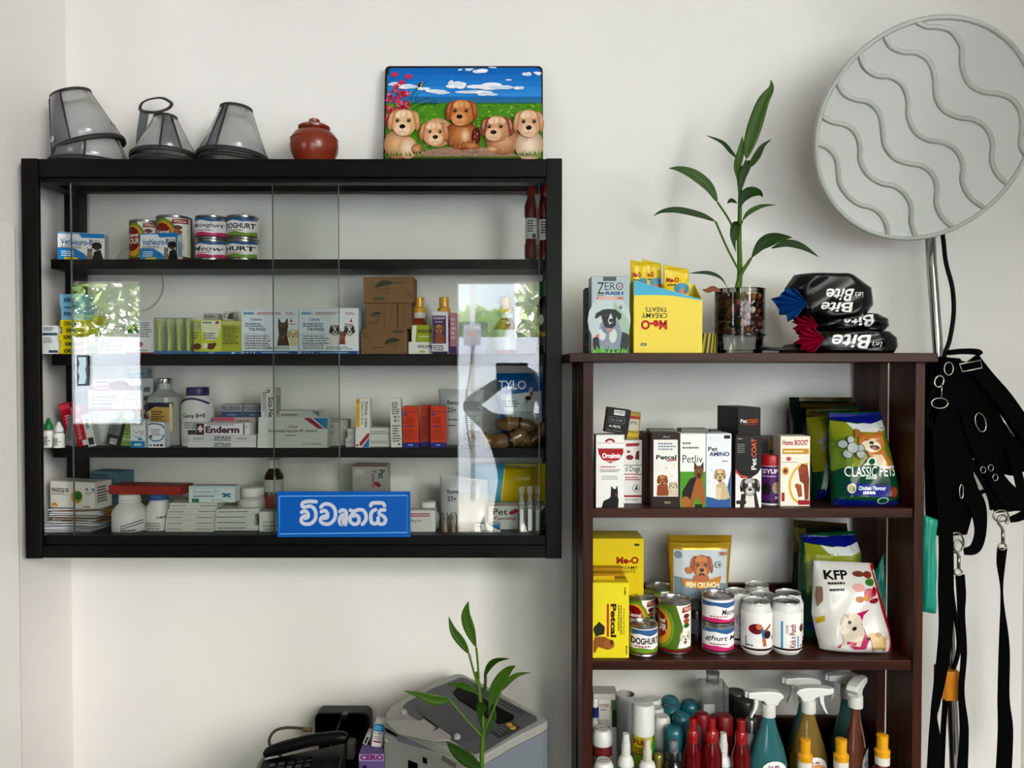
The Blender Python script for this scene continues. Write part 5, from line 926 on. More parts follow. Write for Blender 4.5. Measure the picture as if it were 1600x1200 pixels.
LF = [([(1166, 248), (1171, 225), (1180, 195), (1192, 160), (1205, 138), (1204, 124)], 27, LEAF, -.02, .4), ([(1156, 290), (1152, 262), (1158, 235), (1160, 212)], 15, LEAF, .0, .5), ([(1157, 300), (1160, 275), (1168, 258), (1171, 250)], 17, LEAFD, -.01, .45), ([(1170, 262), (1182, 245), (1192, 228), (1206, 217)], 13, LEAFD, .01, .35),
      ([(1152, 248), (1143, 238), (1128, 222), (1102, 211)], 8, LEAFD, .02, .5), ([(1121, 316), (1108, 292), (1085, 273), (1062, 264), (1044, 263)], 20, LEAF, -.03, .4), ([(1118, 346), (1095, 336), (1060, 328), (1035, 330), (1020, 338)], 12, LEAFD, -.03, .4), ([(1155, 326), (1160, 310), (1172, 300), (1186, 301), (1192, 308)], 20, LEAFD, -.03, .45), ([(1152, 318), (1143, 313), (1136, 318)], 8, LEAFD, -.02, .5),
      ([(1160, 345), (1170, 332), (1190, 322), (1213, 320)], 9, LEAF, -.02, .45), ([(1150, 395), (1146, 372), (1150, 352), (1152, 346)], 18, LEAFD, -.02, .6), ([(1174, 403), (1190, 382), (1212, 372), (1238, 371)], 24, LEAFD, -.03, .5), ([(1205, 388), (1230, 380), (1255, 386), (1280, 402)], 14, LEAFD, .02, .45), ([(1138, 452), (1126, 434), (1105, 426), (1077, 427)], 7, LEAFD, .0, .6)]
for p_, w_, m_, d_, pk in LF: leaf(pl1, p_, w_ * .86, PY1 - .008, m_, d_, peak=pk)
leaf(pl1, [(1127, 456), (1115, 451), (1105, 454), (1097, 452)], 9, PY1 - .03, mat('#8a4a1e', .6), -.01, 'dry_leaf')
for p_ in ([(1166, 250), (1158, 285)], [(1152, 248), (1155, 300)], [(1121, 316), (1140, 345), (1152, 375)], [(1118, 346), (1135, 385), (1153, 420)], [(1160, 345), (1155, 365)], [(1138, 452), (1141, 460)]): stalk(pl1, p_ if len(p_) > 2 else [p_[0], ((p_[0][0] + p_[1][0]) / 2 - 1, (p_[0][1] + p_[1][1]) / 2), p_[1]], 1.7, PY1 - .006, name='leaf_stalk')
# ---- black pouches of treats
BLKF = mat('#060608', .26, spec=.35, key='black_film'); 
def bite(lab, Le, Ri, Y, th, seed, words, knotc, knot, base):
    def f(g):
        for (x0, y0, x1, y1, t_, b_) in words: g.T(t_, x0, y0, x1, y1, '#e8e8e8', b_, 180, .25)
    o = pouch('treat_pouch', lab, (Le, Ri), Y, th, '#08080a', f, base=base, seed=seed, rough=.22, wr=.0065, m=BLKF, crimp=-.2, nv=18)
    L = Vector(o.location); M = mat(knotc, .35, coat=.3); rnd = random.Random(seed)
    kx, ky, ks = knot; ks *= 1.35; n = 13; V = [P(kx + ks * .9, ky, Y) - L]; 
    pts = []
    for i in range(n):
        a = math.pi * (.55 + .9 * i / (n - 1)); r_ = ks * (1 if i % 2 else .82) * rnd.uniform(.8, 1.15); pts.append((kx + ks * .5 + r_ * 1.25 * math.cos(a), ky - r_ * .85 * math.sin(a), Y + (.012 if i % 2 else -.014)))
    V += [P(*q) - L for q in pts]; mesh('tied_end', V, [(0, i, i + 1) for i in range(1, n)], M, o, solid=.0015)
    return o
def quad(xa, xb, yt, yb, b=6):
    return [(xa + b, yt), (xa, yt * .7 + yb * .3), (xa, yt * .35 + yb * .65), (xa + b, yb)], [(xb - b * 2, yt), (xb, yt * .72 + yb * .28), (xb + 2, yt * .35 + yb * .65), (xb - b, yb)]
bite('black treat pouch with pink tied end lying lowest on the rack top', *quad(1262, 1412, 515, 551), 1.715, .06, 31, [(1299, 521, 1362, 543, 'Bite', .02), (1362, 533, 1378, 541, "Let's", .0)], '#b01048', (1262, 530, 22), T0)
bite('black treat pouch with pink tied end in the middle of the pile', *quad(1268, 1398, 496, 524, 8), 1.735, .06, 32, [(1318, 498, 1366, 517, 'Bite', .02)], '#a80f44', (1256, 508, 19), P(0, 517, 1.735).z)
bite('plump black treat pouch with blue tied end on top of the pile', *quad(1236, 1376, 426, 500, 16), 1.72, .085, 33, [(1290, 451, 1335, 470, 'Bite', .02), (1337, 456, 1350, 465, "Let's", .0), (1282, 472, 1334, 488, 'Bite', .02)], '#12579c', (1232, 474, 24), P(0, 500, 1.72).z)
bl = root('cable', 'black folded cable tie lying between tumbler and treat pouches', 'cable', 1225, 1.72, T0)
for d_ in (0, .012): tube('strand', [Vector(P(a, b, 1.72 + d_)) - bl.location for a, b in ((1188, 543 + d_ * 200), (1205, 545), (1225, 546), (1250, 546))], .0035, mat('#0c0c0c', .5), bl, n=8)
pouch('carrier_bag', 'crumpled black plastic bag under the pink tied pouches', ([(1232, 536), (1224, 544), (1222, 551)], [(1290, 528), (1292, 540), (1290, 551)]), 1.77, .05, '#070708', None, base=T0, seed=40, rough=.35, cat='bag', crimp=-.2, nu=12, nv=12)
# ---------------------------------------------------------------- rack, upper shelf
R1, R2, R3 = rs[0], rs[1], rs[2]
def orc(g):
    g.r(931.5, 681, 975, 793, '#ecebe8'); g.e(953, 691, 8, 6, '#a01a28', a0=180, a1=360); g.e(953, 692, 5, 4, '#e8d8d4', a0=180, a1=360); g.p([(934, 701), (974, 701), (974, 708), (968, 718), (953, 724), (941, 718), (935, 709)], '#b01226'); g.T('Orcalmin', 941, 708, 970, 716, '#ffffff', .03); g.L(945, 719, 967, 722, 1, '#f0c0c4'); g.r(933, 692, 974, 692.6, '#a01a28'); g.r(933, 700, 974, 700.6, '#999'); g.L(937, 728, 971, 731, 1, '#b01226'); g.L(937, 733, 972, 738, 2, '#777'); g.L(940, 743, 968, 750, 3, '#aaa')
    g.p([(940, 793), (943, 783), (953, 778), (956, 770), (964, 771), (967, 781), (966, 793)], '#17191c'); g.p([(954, 774), (955, 759), (959, 764), (962, 764), (965, 758), (966, 774), (961, 779)], '#1a1c20'); g.e(963, 773, 2, 1.5, '#8a4a2a')
carton('medicine_box', 'white calcium carton with red oval and black doberman', 931, 975, 680, 793, 1.69, .045, '#e6e4e0', orc, R1)
carton('medicine_box', 'white and red dog tonic carton tucked behind the doberman carton', 972, 1003, 688, 788, 1.74, .045, '#e4e2de', lambda g: (g.p([(978, 693), (1000, 692), (998, 697), (978, 698)], '#b03040'), g.e(982, 706, 3, 2, '#a02a34'), g.e(984, 715, 6, 4, '#8a2430'), g.p([(992, 718), (994, 706), (999, 704), (999, 719)], '#7a2028'), g.r(975, 727, 1003, 728, '#444'), g.T('d Dogs', 977, 729, 1000, 740, '#2a2426', .01), g.r(975, 741, 1003, 742.5, '#b03040'), g.L(977, 745, 1001, 752, 2, '#b8505a'), g.e(994, 764, 6, 6, '#8a8a8a'), g.e(994, 764, 5, 5, '#e4e2de'), g.p([(991, 767), (995, 759), (997, 766)], '#444'), g.r(975, 775, 1003, 778, '#a82a34'), g.L(977, 780, 1000, 784, 1, '#999')), R1)
carton('medicine_box', 'small black box with barcode tilted on top of the doberman carton', 944, 981, 641, 679, 1.70, .03, '#1b1b1c', lambda g: (g.r(955, 643, 972, 651, '#d8d8d4'), g.L(956, 644, 971, 650, 9, '#222', fill=.5, vert=True), g.rr(948, 654, 974, 664, 3, '#6a6a66'), g.rr(949, 655, 973, 663, 3, '#1b1b1c'), g.T('ID-2100', 952, 657, 970, 661, '#8a8a86', .02), g.e(952, 669, 2, 1.5, '#d0d0cc'), g.T('PETS', 956, 667, 968, 671, '#d0d0cc', .04), g.L(948, 674, 972, 677, 1, '#77736a')), P(0, 680, 1.69).z, roll=8, side=lambda g: (g.r(.05, .05, .95, .95, '#b09a3a'), g.r(.05, .75, .95, .9, '#a83028')))
carton('medicine_box', 'tiny yellow and red box behind the tilted black box', 979, 998, 645, 688, 1.745, .03, '#a8923a', lambda g: (g.r(980, 651, 997, 655, '#b02a28'), g.r(980, 656, 996, 674, '#c9c6b8'), g.T('ETIC', 983, 659, 994, 664, '#444', .02), g.r(980, 678, 997, 684, '#d0b62a')), P(0, 688, 1.74).z, roll=5)
carton('medicine_box', 'dark maroon carton set back beside the tonic row', 1003, 1022, 676, 786, 1.74, .05, '#4a1518', lambda g: g.r(1010, 684, 1021, 770, '#6a1f24'), R1)
def petcal(g):
    g.r(1018.5, 678, 1061.5, 793, '#3a2822'); g.p([(1021, 687), (1059, 687), (1060, 776), (1021, 776)], '#ece9e4'); g.T('100 ml', 1036, 681, 1046, 684, '#c8b8a8'); g.L(1028, 691, 1056, 704, 3, '#8890a0'); g.T('Petcal', 1025, 711, 1057, 718, '#1c1a1a', .035); g.p([(1042, 719), (1057, 718), (1057, 720), (1041, 721)], '#b02a30'); paw(g, 1041, 731, 3, '#dcc4a0'); paw(g, 1053, 728, 2.5, '#dcc4a0'); paw(g, 1050, 744, 2.5, '#dcc4a0')
    g.p([(1026, 775), (1027, 758), (1043, 756), (1046, 775)], '#9a5626'); dog(g, 1035, 751, 16, 19, '#b06a34', '#7d4218', '#d09a5c', tongue='#b85a50'); g.p([(1044, 775), (1046, 764), (1059, 764), (1060, 775)], '#d8c8b0'); dog(g, 1052, 760, 13, 15, '#dfd0b8', '#c0a882', '#efe6d6'); g.T('vetera', 1038, 783, 1048, 787, '#c9b89a')
carton('medicine_box', 'brown banded white carton with two spaniels', 1018, 1062, 677, 793, 1.69, .05, '#3a2822', petcal, R1)
def petliv(g):
    g.r(1062.5, 678.5, 1102.5, 793, '#eeeeea'); g.L(1066, 690, 1082, 695, 1, '#777'); g.L(1066, 697, 1100, 702, 1, '#777'); g.T('Petliv', 1066, 711, 1098, 723, '#1c1c1c', .0); g.p([(1062.5, 737), (1102.5, 737), (1102.5, 793), (1062.5, 793)], '#5aa02a')
    g.p([(1066, 793), (1064, 780), (1070, 762), (1082, 745), (1096, 743), (1100, 760), (1102, 785), (1098, 790), (1088, 775), (1082, 793)], '#a86a30'); g.p([(1066, 788), (1066, 768), (1078, 748), (1090, 744), (1084, 760), (1078, 785), (1072, 793)], '#2a211a'); g.e(1071, 785, 8, 9, '#b0763a'); dog(g, 1092, 738, 17, 22, '#9a6430', '#54381f', '#3a2a20', ears='up'); g.rr(1086, 788, 1098, 793, 1, '#222')
carton('medicine_box', 'white and green carton with a sitting shepherd dog', 1062.3, 1102.8, 678, 793, 1.69, .05, '#e9e9e4', petliv, R1)
def amino(g):
    g.r(1103.5, 679, 1142.5, 793, '#e8ebee'); g.p([(1103.5, 776), (1122, 780), (1136, 765), (1142.5, 735), (1142.5, 793), (1103.5, 793)], '#3a68a0'); g.rr(1131, 680, 1141, 685.5, 1, '#222'); g.T('Pet', 1106, 698, 1121, 705, '#1c2638', .025); g.T('AMINO', 1108, 706, 1140, 713, '#24406c', .035)
    for x, y in ((1110, 684), (1112, 735), (1108, 752), (1138, 690)): paw(g, x, y, 3, '#d0d8e0')
    g.p([(1119, 780), (1119, 757), (1131, 752), (1137, 762), (1141, 778), (1134, 781)], '#cfbb94'); dog(g, 1125, 743, 17, 22, '#cdb488', '#a8895a', '#e2d2b0', tongue='#b06a60'); g.p([(1118, 780), (1121, 762), (1127, 762), (1126, 781)], '#dfd0b0'); g.L(1128, 719, 1140, 722, 1, '#778')
carton('medicine_box', 'white and blue carton with a sitting golden retriever', 1103.2, 1143, 678, 793, 1.69, .05, '#e2e6ea', amino, R1)
for lab, x0, x1, yt in (('grey topped carton behind the spaniel carton', 1015, 1058, 672), ('grey topped carton behind the shepherd carton', 1064, 1108, 671), ('grey topped carton behind the retriever carton', 1110, 1146, 673)): carton('medicine_box', lab, x0, x1, yt, 790, 1.765, .05, '#8a8884', None, R1, group='second row cartons')
def coat(g):
    g.r(1149, 681, 1190, 793, '#231f20'); g.p([(1149, 737), (1158, 747), (1172, 748), (1184, 740), (1190, 731), (1190, 793), (1149, 793)], '#e9e6e4'); g.p([(1149, 733), (1156, 742), (1170, 745), (1165, 747.5), (1154, 743), (1149, 739)], '#d8581e'); g.T('Pet', 1174, 716, 1182, 734, '#f0f0f0', .02, 270); g.T('COAT', 1174, 685, 1182, 714, '#e0662c', .02, 270); g.L(1152, 693, 1166, 708, 5, '#8a8684'); g.L(1152, 684, 1160, 687, 1, '#aaa')
    g.p([(1156, 793), (1158, 772), (1182, 770), (1187, 793)], '#2a2628'); g.p([(1163, 793), (1166, 772), (1178, 772), (1180, 793)], '#e2dcd8'); dog(g, 1172, 761, 30, 30, '#252124', '#181518', '#e6dfdc', blaze='#ece6e2'); g.rr(1150, 782, 1166, 788, 2, '#3a2c28')
carton('medicine_box', 'black and orange coat tonic carton with collie, standing', 1148.5, 1190, 680, 793, 1.69, .05, '#231f20', coat, R1)
carton('medicine_box', 'black and orange coat tonic carton lying across the carton tops', 1152, 1190, 637, 680, 1.69, .105, '#262222', lambda g: (g.T('Pet', 1156, 655, 1167, 661, '#e8e8e8', .02), g.T('COAT', 1168, 655, 1186, 661, '#d8602a', .025), g.r(1157, 663, 1185, 663.6, '#a05030')), P(0, 679.6, 1.69).z, yaw=10)
jr = root('supplement_jar', 'purple labelled supplement jar with red lid', 'jar', 1204, 1.74, R1)
rev('jar_body', [(15, 790), (16, 787), (16, 724), (15, 722)], 1.74, R1, mat('#e8e4e6', .35), jr); rev('lid', [(16.8, 726), (17, 723), (17, 712), (16, 710)], 1.74, R1, mat('#b01c2a', .4), jr, n=40)
g = Pr(wrapmap(1204, 16.1, 1.74, R1), 3); g.r(1188.5, 727, 1219.5, 784, '#5c2a6c'); g.T('SYUP', 1190, 731, 1211, 738, '#f0e6f2', .03); g.L(1190, 740, 1214, 744, 1, '#c0a0cc'); g.e(1195, 762, 6, 9, '#2a2226'); g.e(1208, 760, 6, 9, '#a8937c'); g.T('200g', 1206, 773, 1217, 778, '#e8e0ea', .02); g.r(1188.5, 780, 1219.5, 784, '#3a1a48'); g.build(jr, 'label_print')
carton('medicine_box', 'grey and gold box above the purple jar', 1189, 1216, 683, 720, 1.80, .05, '#5a534c', lambda g: (g.r(1203, 690, 1212, 708, '#b89a4a'), g.r(1200, 686, 1202, 716, '#8a8278')), R1 + .1)
carton('medicine_box', 'dull carton carrying the grey and gold box behind the jar', 1188, 1218, 720, 790, 1.80, .06, '#4a4440', None, R1)
def homo(g):
    g.r(1219.5, 683, 1265.5, 783, '#e9e3d6'); g.T('Homo BOOST', 1222, 687, 1263, 695, '#a8182c', .035); g.r(1222, 700, 1264, 708, '#c9962a'); g.L(1225, 702, 1262, 706, 1, '#fff0c0'); g.e(1232, 715, 4, 3, '#c04a50'); g.ln([(1221, 720), (1245, 720), (1250, 730)], .7, '#b03a44', 1); g.e(1227, 733, 5.5, 6, '#c9a03a'); g.e(1227, 733, 3, 3.3, '#7a2020')
    g.ln([(1262, 722), (1246, 728), (1236, 742), (1234, 758), (1240, 774), (1252, 782)], 3.4, '#d9b62a'); g.p([(1248, 735), (1252, 722), (1262, 724), (1265, 745), (1264, 775), (1258, 776), (1256, 752), (1250, 748)], '#8a4420'); g.e(1254, 731, 7, 6, '#9a5024', -30); g.p([(1244, 758), (1252, 752), (1254, 770), (1248, 772)], '#a05a2c'); g.e(1246, 755, 4, 3.5, '#a86232'); g.r(1221, 765, 1226, 778, '#a83038'); g.rr(1247, 776, 1265.5, 783, 1, '#a01828')
carton('medicine_box', 'cream carton with gold ring and brown dogs', 1219, 1266, 682, 785, 1.705, .05, '#e6dfd0', homo, R1)
# dog food bags
def classic(g, dx=0, dy=0, full=True):
    X = lambda a: 1280 + a / 7.5 + dx; Y_ = lambda b: 640 + b / 7.5 + dy; q = lambda L_: [(X(a), Y_(b)) for a, b in L_]
    g.p(q([(180, 130), (480, 170), (800, 120), (850, 230), (960, 730), (190, 730), (170, 350)]), '#8a8f2a'); g.p(q([(350, 150), (480, 170), (810, 125), (840, 230), (700, 260), (500, 260), (420, 230)]), '#d0d4d4'); g.p(q([(170, 350), (350, 300), (400, 600), (330, 720), (190, 720)]), '#6a8430'); g.p(q([(760, 300), (860, 250), (950, 700), (880, 690), (820, 500)]), '#6f8a2c')
    rnd = random.Random(4)
    for i in range(60): a, b = rnd.uniform(190, 930), rnd.uniform(280, 700); g.e(X(a), Y_(b), rnd.uniform(.6, 2), rnd.uniform(.4, 1), rnd.choice(['#a8a83a', '#5c7a26', '#8a9a3a', '#c0b850']), rnd.uniform(-60, 60), n=6)
    g.p(q([(165, 40), (480, 60), (770, 30), (800, 110), (620, 165), (480, 150), (340, 135), (170, 120)]), '#14207c'); 
    if full:
        g.p(q([(540, 480), (740, 470), (860, 600), (890, 700), (640, 720)]), '#b87a3a'); g.p(q([(600, 520), (720, 520), (830, 690), (650, 720)]), '#d8c8b0')
        g.p(q([(420, 320), (425, 220), (470, 230), (530, 310)]), '#a86a30'); g.p(q([(630, 310), (680, 235), (720, 250), (725, 330)]), '#a86a30'); g.e(X(600), Y_(380), 20, 14, '#b9793a', 8); g.e(X(590), Y_(420), 15, 9, '#dccfba', 10); g.e(X(600), Y_(350), 5, 3, '#d8c0a0'); g.e(X(625), Y_(435), 8, 4, '#2c1612', 12); g.e(X(630), Y_(448), 5, 2.5, '#a8584a', 8); g.e(X(588), Y_(380), 3.6, 2.4, '#141010'); g.ln(q([(510, 345), (545, 350)]), 1, '#2a1a10', 1); g.ln(q([(620, 360), (655, 365)]), 1, '#2a1a10', 1)
        for a, b, r in ((275, 400, 6), (360, 345, 5.2), (325, 512, 6.4), (465, 515, 6), (465, 440, 5), (380, 440, 8)): g.e(X(a), Y_(b), r + .8, r + .8, '#30363a'); g.e(X(a), Y_(b), r, r, '#a9b0ae')
        g.e(X(590), Y_(600), 8, 7, '#e0e8e4'); g.p(q([(480, 640), (590, 560), (710, 650)]), '#cfdcd4'); g.e(X(590), Y_(598), 5.5, 5, '#0f5a3c')
    g.p(q([(185, 730), (290, 670), (600, 640), (920, 730), (960, 760), (1015, 1040), (200, 1080)]), '#0c4a34'); g.p(q([(200, 1045), (960, 1080), (965, 1130), (200, 1140)]), '#121c6c')
    if full:
        g.T('CLASSIC PETS', X(285), Y_(655), X(895), Y_(775), '#dfe8e2', .01); g.L(X(525), Y_(755), X(690), Y_(805), 1, '#b8c8be', fill=.8); g.p(q([(310, 840), (820, 880), (790, 1020), (310, 985)]), '#1c2c84'); g.T('Chicken Flavour', X(440), Y_(885), X(760), Y_(935), '#e0e4f0', .03); g.L(X(500), Y_(940), X(700), Y_(980), 1, '#e0e4f0', fill=.8); g.e(X(360), Y_(910), 6.5, 8, '#d8d0b0'); g.e(X(365), Y_(915), 4, 5, '#5a7a3a'); g.e(X(865), Y_(960), 9.5, 9.5, '#6b2f1a'); g.e(X(865), Y_(960), 7, 7, '#8f4a2a'); g.e(X(735), Y_(1060), 9, 6, '#a8b8b0'); g.e(X(735), Y_(1062), 7, 4.5, '#0c4a34')
pouch('dog_food_bag', 'green and blue dog food bag with smiling dog, in front on the upper shelf', ([(1301, 645), (1304, 680), (1303, 720), (1306, 760), (1307, 791)], [(1384, 644), (1391, 668), (1402, 710), (1410, 750), (1414, 789)]), 1.70, .06, '#14523a', classic, base=R1, seed=12, rough=.2, cat='pet food', wr=.004, Yt=1.76, group='dog food bags')
pouch('dog_food_bag', 'dog food bag with brown crimped top, second from the front', ([(1266, 645), (1268, 680), (1273, 740), (1276, 789)], [(1352, 640), (1354, 680), (1350, 740), (1348, 789)]), 1.76, .06, '#123c2c', lambda g: (g.p([(1267, 658), (1300, 655), (1304, 700), (1290, 740), (1275, 745)], '#7a7a20'), g.r(1267, 645, 1350, 656, '#4a3c12'), [g.e(x, y, 4.5, 4.5, '#77807a') for x, y in ((1290, 690), (1294, 680), (1289, 704), (1284, 695))], g.p([(1290, 725), (1296, 735), (1292, 765), (1284, 770)], '#8a9a90'), g.r(1280, 770, 1346, 786, '#101a58')), base=R1, seed=13, rough=.2, cat='pet food', wr=.004, Yt=1.82, group='dog food bags')
pouch('dog_food_bag', 'dark green dog food bag farthest back on the upper shelf', ([(1240, 634), (1242, 700), (1246, 789)], [(1345, 634), (1348, 700), (1350, 789)]), 1.83, .06, '#0b2018', lambda g: g.r(1256, 632, 1344, 650, '#3a3010'), base=R1, seed=14, rough=.2, cat='pet food', wr=.005, Yt=1.87, group='dog food bags')
# ---------------------------------------------------------------- rack, middle shelf
def meobox(g):
    g.r(926.5, 842.5, 1005.5, 1029, '#e3cb0c'); g.rr(991, 851, 999, 855, 1, '#4a4a3a'); g.T('Me-O', 963, 875, 998, 888, '#a81e18', .05); g.T('CREAMY', 965, 892, 997, 898, '#3a3208', .01); g.T('TREATS', 965, 899.5, 993, 905, '#3a3208', .01)
carton('treat_box', 'tall yellow treat box standing at the back of the middle shelf', 926, 1006, 842, 1030, 1.80, .09, '#e0c80c', meobox, R2)
for i in range(3): carton('treat_box', ('nearest', 'middle', 'farthest')[i] + ' of the amber topped yellow boxes lined up behind the calcium box', 926.5, 980 - i * 4, 905 - i * 8.5, 1030, 1.718 + i * .024, .023, '#b98e10', lambda g: g.r(927, 900, 960, 1029, '#d8b80e'), R2, group='yellow calcium boxes')
def petcaly(g):
    g.r(926.5, 911.5, 983, 1029, '#e8d932'); g.T('Petcal', 954, 944, 963, 997, '#3c1212', .045, 90); g.r(948, 944, 951.5, 996, '#c0302a'); g.T('A Mineral and Vitamin', 973, 951, 977, 992, '#6a5a20', .0, 90); g.L(965, 946, 972, 996, 2, '#6a5a20', vert=True); g.L(974, 918, 979, 934, 1, '#6a5a20', vert=True); g.L(977, 1010, 981, 1026, 1, '#6a5a20', vert=True)
    g.p([(930, 996), (928, 982), (936, 972), (945, 980), (944, 992)], '#2c2822'); g.e(936, 985, 9, 9, '#3a342c'); g.p([(927, 1003), (930, 996), (944, 996), (958, 1003), (960, 1012), (950, 1017), (934, 1012), (930, 1022), (927, 1020)], '#9a6028'); g.e(952, 1008, 8, 8, '#a86c34'); g.e(956, 1005, 3, 4, '#6b4020')
carton('treat_box', 'bright yellow calcium box with sideways lettering at the shelf front', 926, 983, 911, 1030, 1.69, .024, '#e4d42c', petcaly, R2)
def kcan(lab, xc, r, yt, yb, Y, d=0, fn=None, hh=None, base=None):
    return can('food_can', lab, xc, r, yt, yb, Y, R2 if base is None else base, fn or kennel(xc, yt, yb, r, d), '#6a7f34' if fn is None else '#f1eff0', group='dog food cans' if fn is None else 'short food cans', hh=hh)
kcan('tall green can farthest back between yellow boxes and gold pouch', 1030, 22, 908, 1010, 1.87)
kcan('tall green can standing behind a short can next to the yellow box', 1000, 24, 920, 1020, 1.80, -2)
kcan('tall green can with white puppy at the middle shelf front', 1053.5, 25.5, 927, 1022, 1.745, -18)
kcan('short green and blue banded can at the front beside the yellow box', 1005, 22.5, 965, 1025, 1.725, fn=meow(1005, 968, 1025, 22.5, 'DOGHURT', True))
zc = (R2 + P(0, 920, 1.745 + 25 / F * 1.745 * .95).z) / 2
kcan('short pink banded can, lower of two before the gold pouch', 1121.5, 25, 971, 1020, 1.745, fn=meow(1121.5, 971, 1020, 25, 'ghurt M', False), hh=zc - R2)
kcan('short pink banded can, upper of two before the gold pouch', 1121.5, 25, 920, 971, 1.745, fn=meow(1121.5, 926, 971, 25, 'Meow', False, 1121), base=zc)
def fish(g):
    g.p([(1053, 858), (1138, 858), (1135, 930), (1054, 930)], '#c9cfd4'); g.p([(1054, 900), (1138, 912), (1137, 958), (1056, 958)], '#8a98a4'); g.e(1060, 866, 6, 6, '#8898a0'); g.r(1048, 846, 1144, 847.2, '#8a6a12'); g.r(1048, 849.5, 1144, 850.5, '#d8b848')
    dog(g, 1096, 884, 34, 38, '#c07440', '#a05428', '#d89a64', tongue='#c0605a'); g.p([(1084, 898), (1106, 898), (1112, 916), (1080, 914)], '#b86c3a'); g.e(1076, 890, 6, 5, '#c07440', 30); g.p([(1064, 903), (1096, 908), (1127, 898), (1124, 910), (1096, 919), (1068, 914)], '#c9862a'); g.T('FISH CRUNCH', 1072, 908, 1122, 917, '#f4e4b8', .05); g.e(1122, 881, 5, 5, '#555'); g.e(1122, 881, 4.2, 4.2, '#c9cfd4'); g.p([(1120, 883), (1123, 878), (1124, 882)], '#444'); g.T('me-o', 1124, 861, 1136, 867, '#b86a2a', .04)
pouch('treat_pouch', 'gold zip pouch with golden dog and white panel', ([(1046, 838), (1046, 855), (1050, 920), (1052, 1000)], [(1147, 838), (1146, 855), (1141, 920), (1140, 1000)]), 1.80, .04, '#b08a1c', fish, base=R2, seed=17, wr=.002, m=mat('#d8b03a', .3, .4), cat='pouch', Yt=1.85, prm=print_mat(.3))
kj = root('treat_jar', 'slim brown jar standing under the gold pouch', 'jar', 1090, 1.82, R2)
rev('jar_body', [(17, 1015), (18, 1010), (18, 955), (15, 948)], 1.82, R2, mat('#3a2a1c', .2, coat=.3), kj); rev('lid', [(17, 948), (17, 936), (15, 934)], 1.82, R2, mat('#5a5a58', .4), kj); rev('label', [(18.3, 985), (18.3, 962)], 1.82, R2, mat('#6a707a', .5), kj)
def kick(xc, yt, yb, r, v):
    Y_ = lambda t: yt + (yb - yt) * t
    def f(g):
        g.r(xc - r * .99, Y_(.0), xc + r * .99, Y_(1), '#eceae8'); g.r(xc - r * .99, Y_(.90), xc + r * .99, Y_(.955), '#3c161c')
        if v == 0:
            g.e(xc - r * .3, Y_(.42), r * .42, (yb - yt) * .13, '#7a1c2a'); g.e(xc - r * .12, Y_(.36), r * .2, (yb - yt) * .07, '#c08050'); g.p([(xc - r * .05, Y_(.44)), (xc + r * .22, Y_(.42)), (xc + r * .34, Y_(.6)), (xc + r * .1, Y_(.68))], '#3f78a8'); g.p([(xc + r * .2, Y_(.44)), (xc + r * .62, Y_(.3)), (xc + r * .66, Y_(.35)), (xc + r * .3, Y_(.5))], '#b06a40'); g.e(xc + r * .42, Y_(.56), r * .24, (yb - yt) * .1, '#3a2224'); g.p([(xc + r * .05, Y_(.66)), (xc + r * .28, Y_(.62)), (xc + r * .36, Y_(.84)), (xc + r * .12, Y_(.84))], '#b9744a'); g.L(xc - r * .8, Y_(.8), xc - r * .4, Y_(.86), 1, '#555'); g.e(xc + r * .8, Y_(.65), r * .14, 5, '#aaa'); g.r(xc - r * .85, Y_(.62), xc - r * .8, Y_(.88), '#4a9ac0')
        else:
            g.T("Kick n Punch", xc - r * .12, Y_(.3), xc + r * .3, Y_(.88), '#8a1c2e', .03, 270); g.r(xc - r * .62, Y_(.24), xc - r * .5, Y_(.9), '#4a9ac0'); g.T("DOCTOR'S", xc - r * .36, Y_(.32), xc - r * .2, Y_(.52), '#6a1c28', .02, 270); g.e(xc + r * .78, Y_(.42), r * .22, 9, '#6a1c2a'); g.r(xc + r * .4, Y_(.6), xc + r * .5, Y_(.88), '#4a9ac0'); g.r(xc + r * .6, Y_(.83), xc + r * .8, Y_(.86), '#333')
    return f
for lab, xc, r, yt, yb, Y, v in (('slim white drink can with boxing dog at the shelf front', 1181.5, 24, 931, 1022, 1.735, 0), ('slim white drink can with upright red lettering at the shelf front', 1228, 23.5, 931, 1022, 1.735, 1), ('slim white can behind the boxing dog can', 1192, 22, 922, 1010, 1.80, 1), ('slim white can behind the red lettered can', 1231, 22.5, 919, 1010, 1.80, 0), ('slim white can near the pink banded tins', 1151, 22.5, 917, 1012, 1.80, 1), ('slim white can at the back nearest the gold pouch', 1182, 20.5, 907, 1000, 1.88, 0)):
    can('drink_can', lab, xc, r, yt, yb, Y, R2, kick(xc, yt, yb, r, v), '#e9e7e5', group='slim drink cans', slim=True)
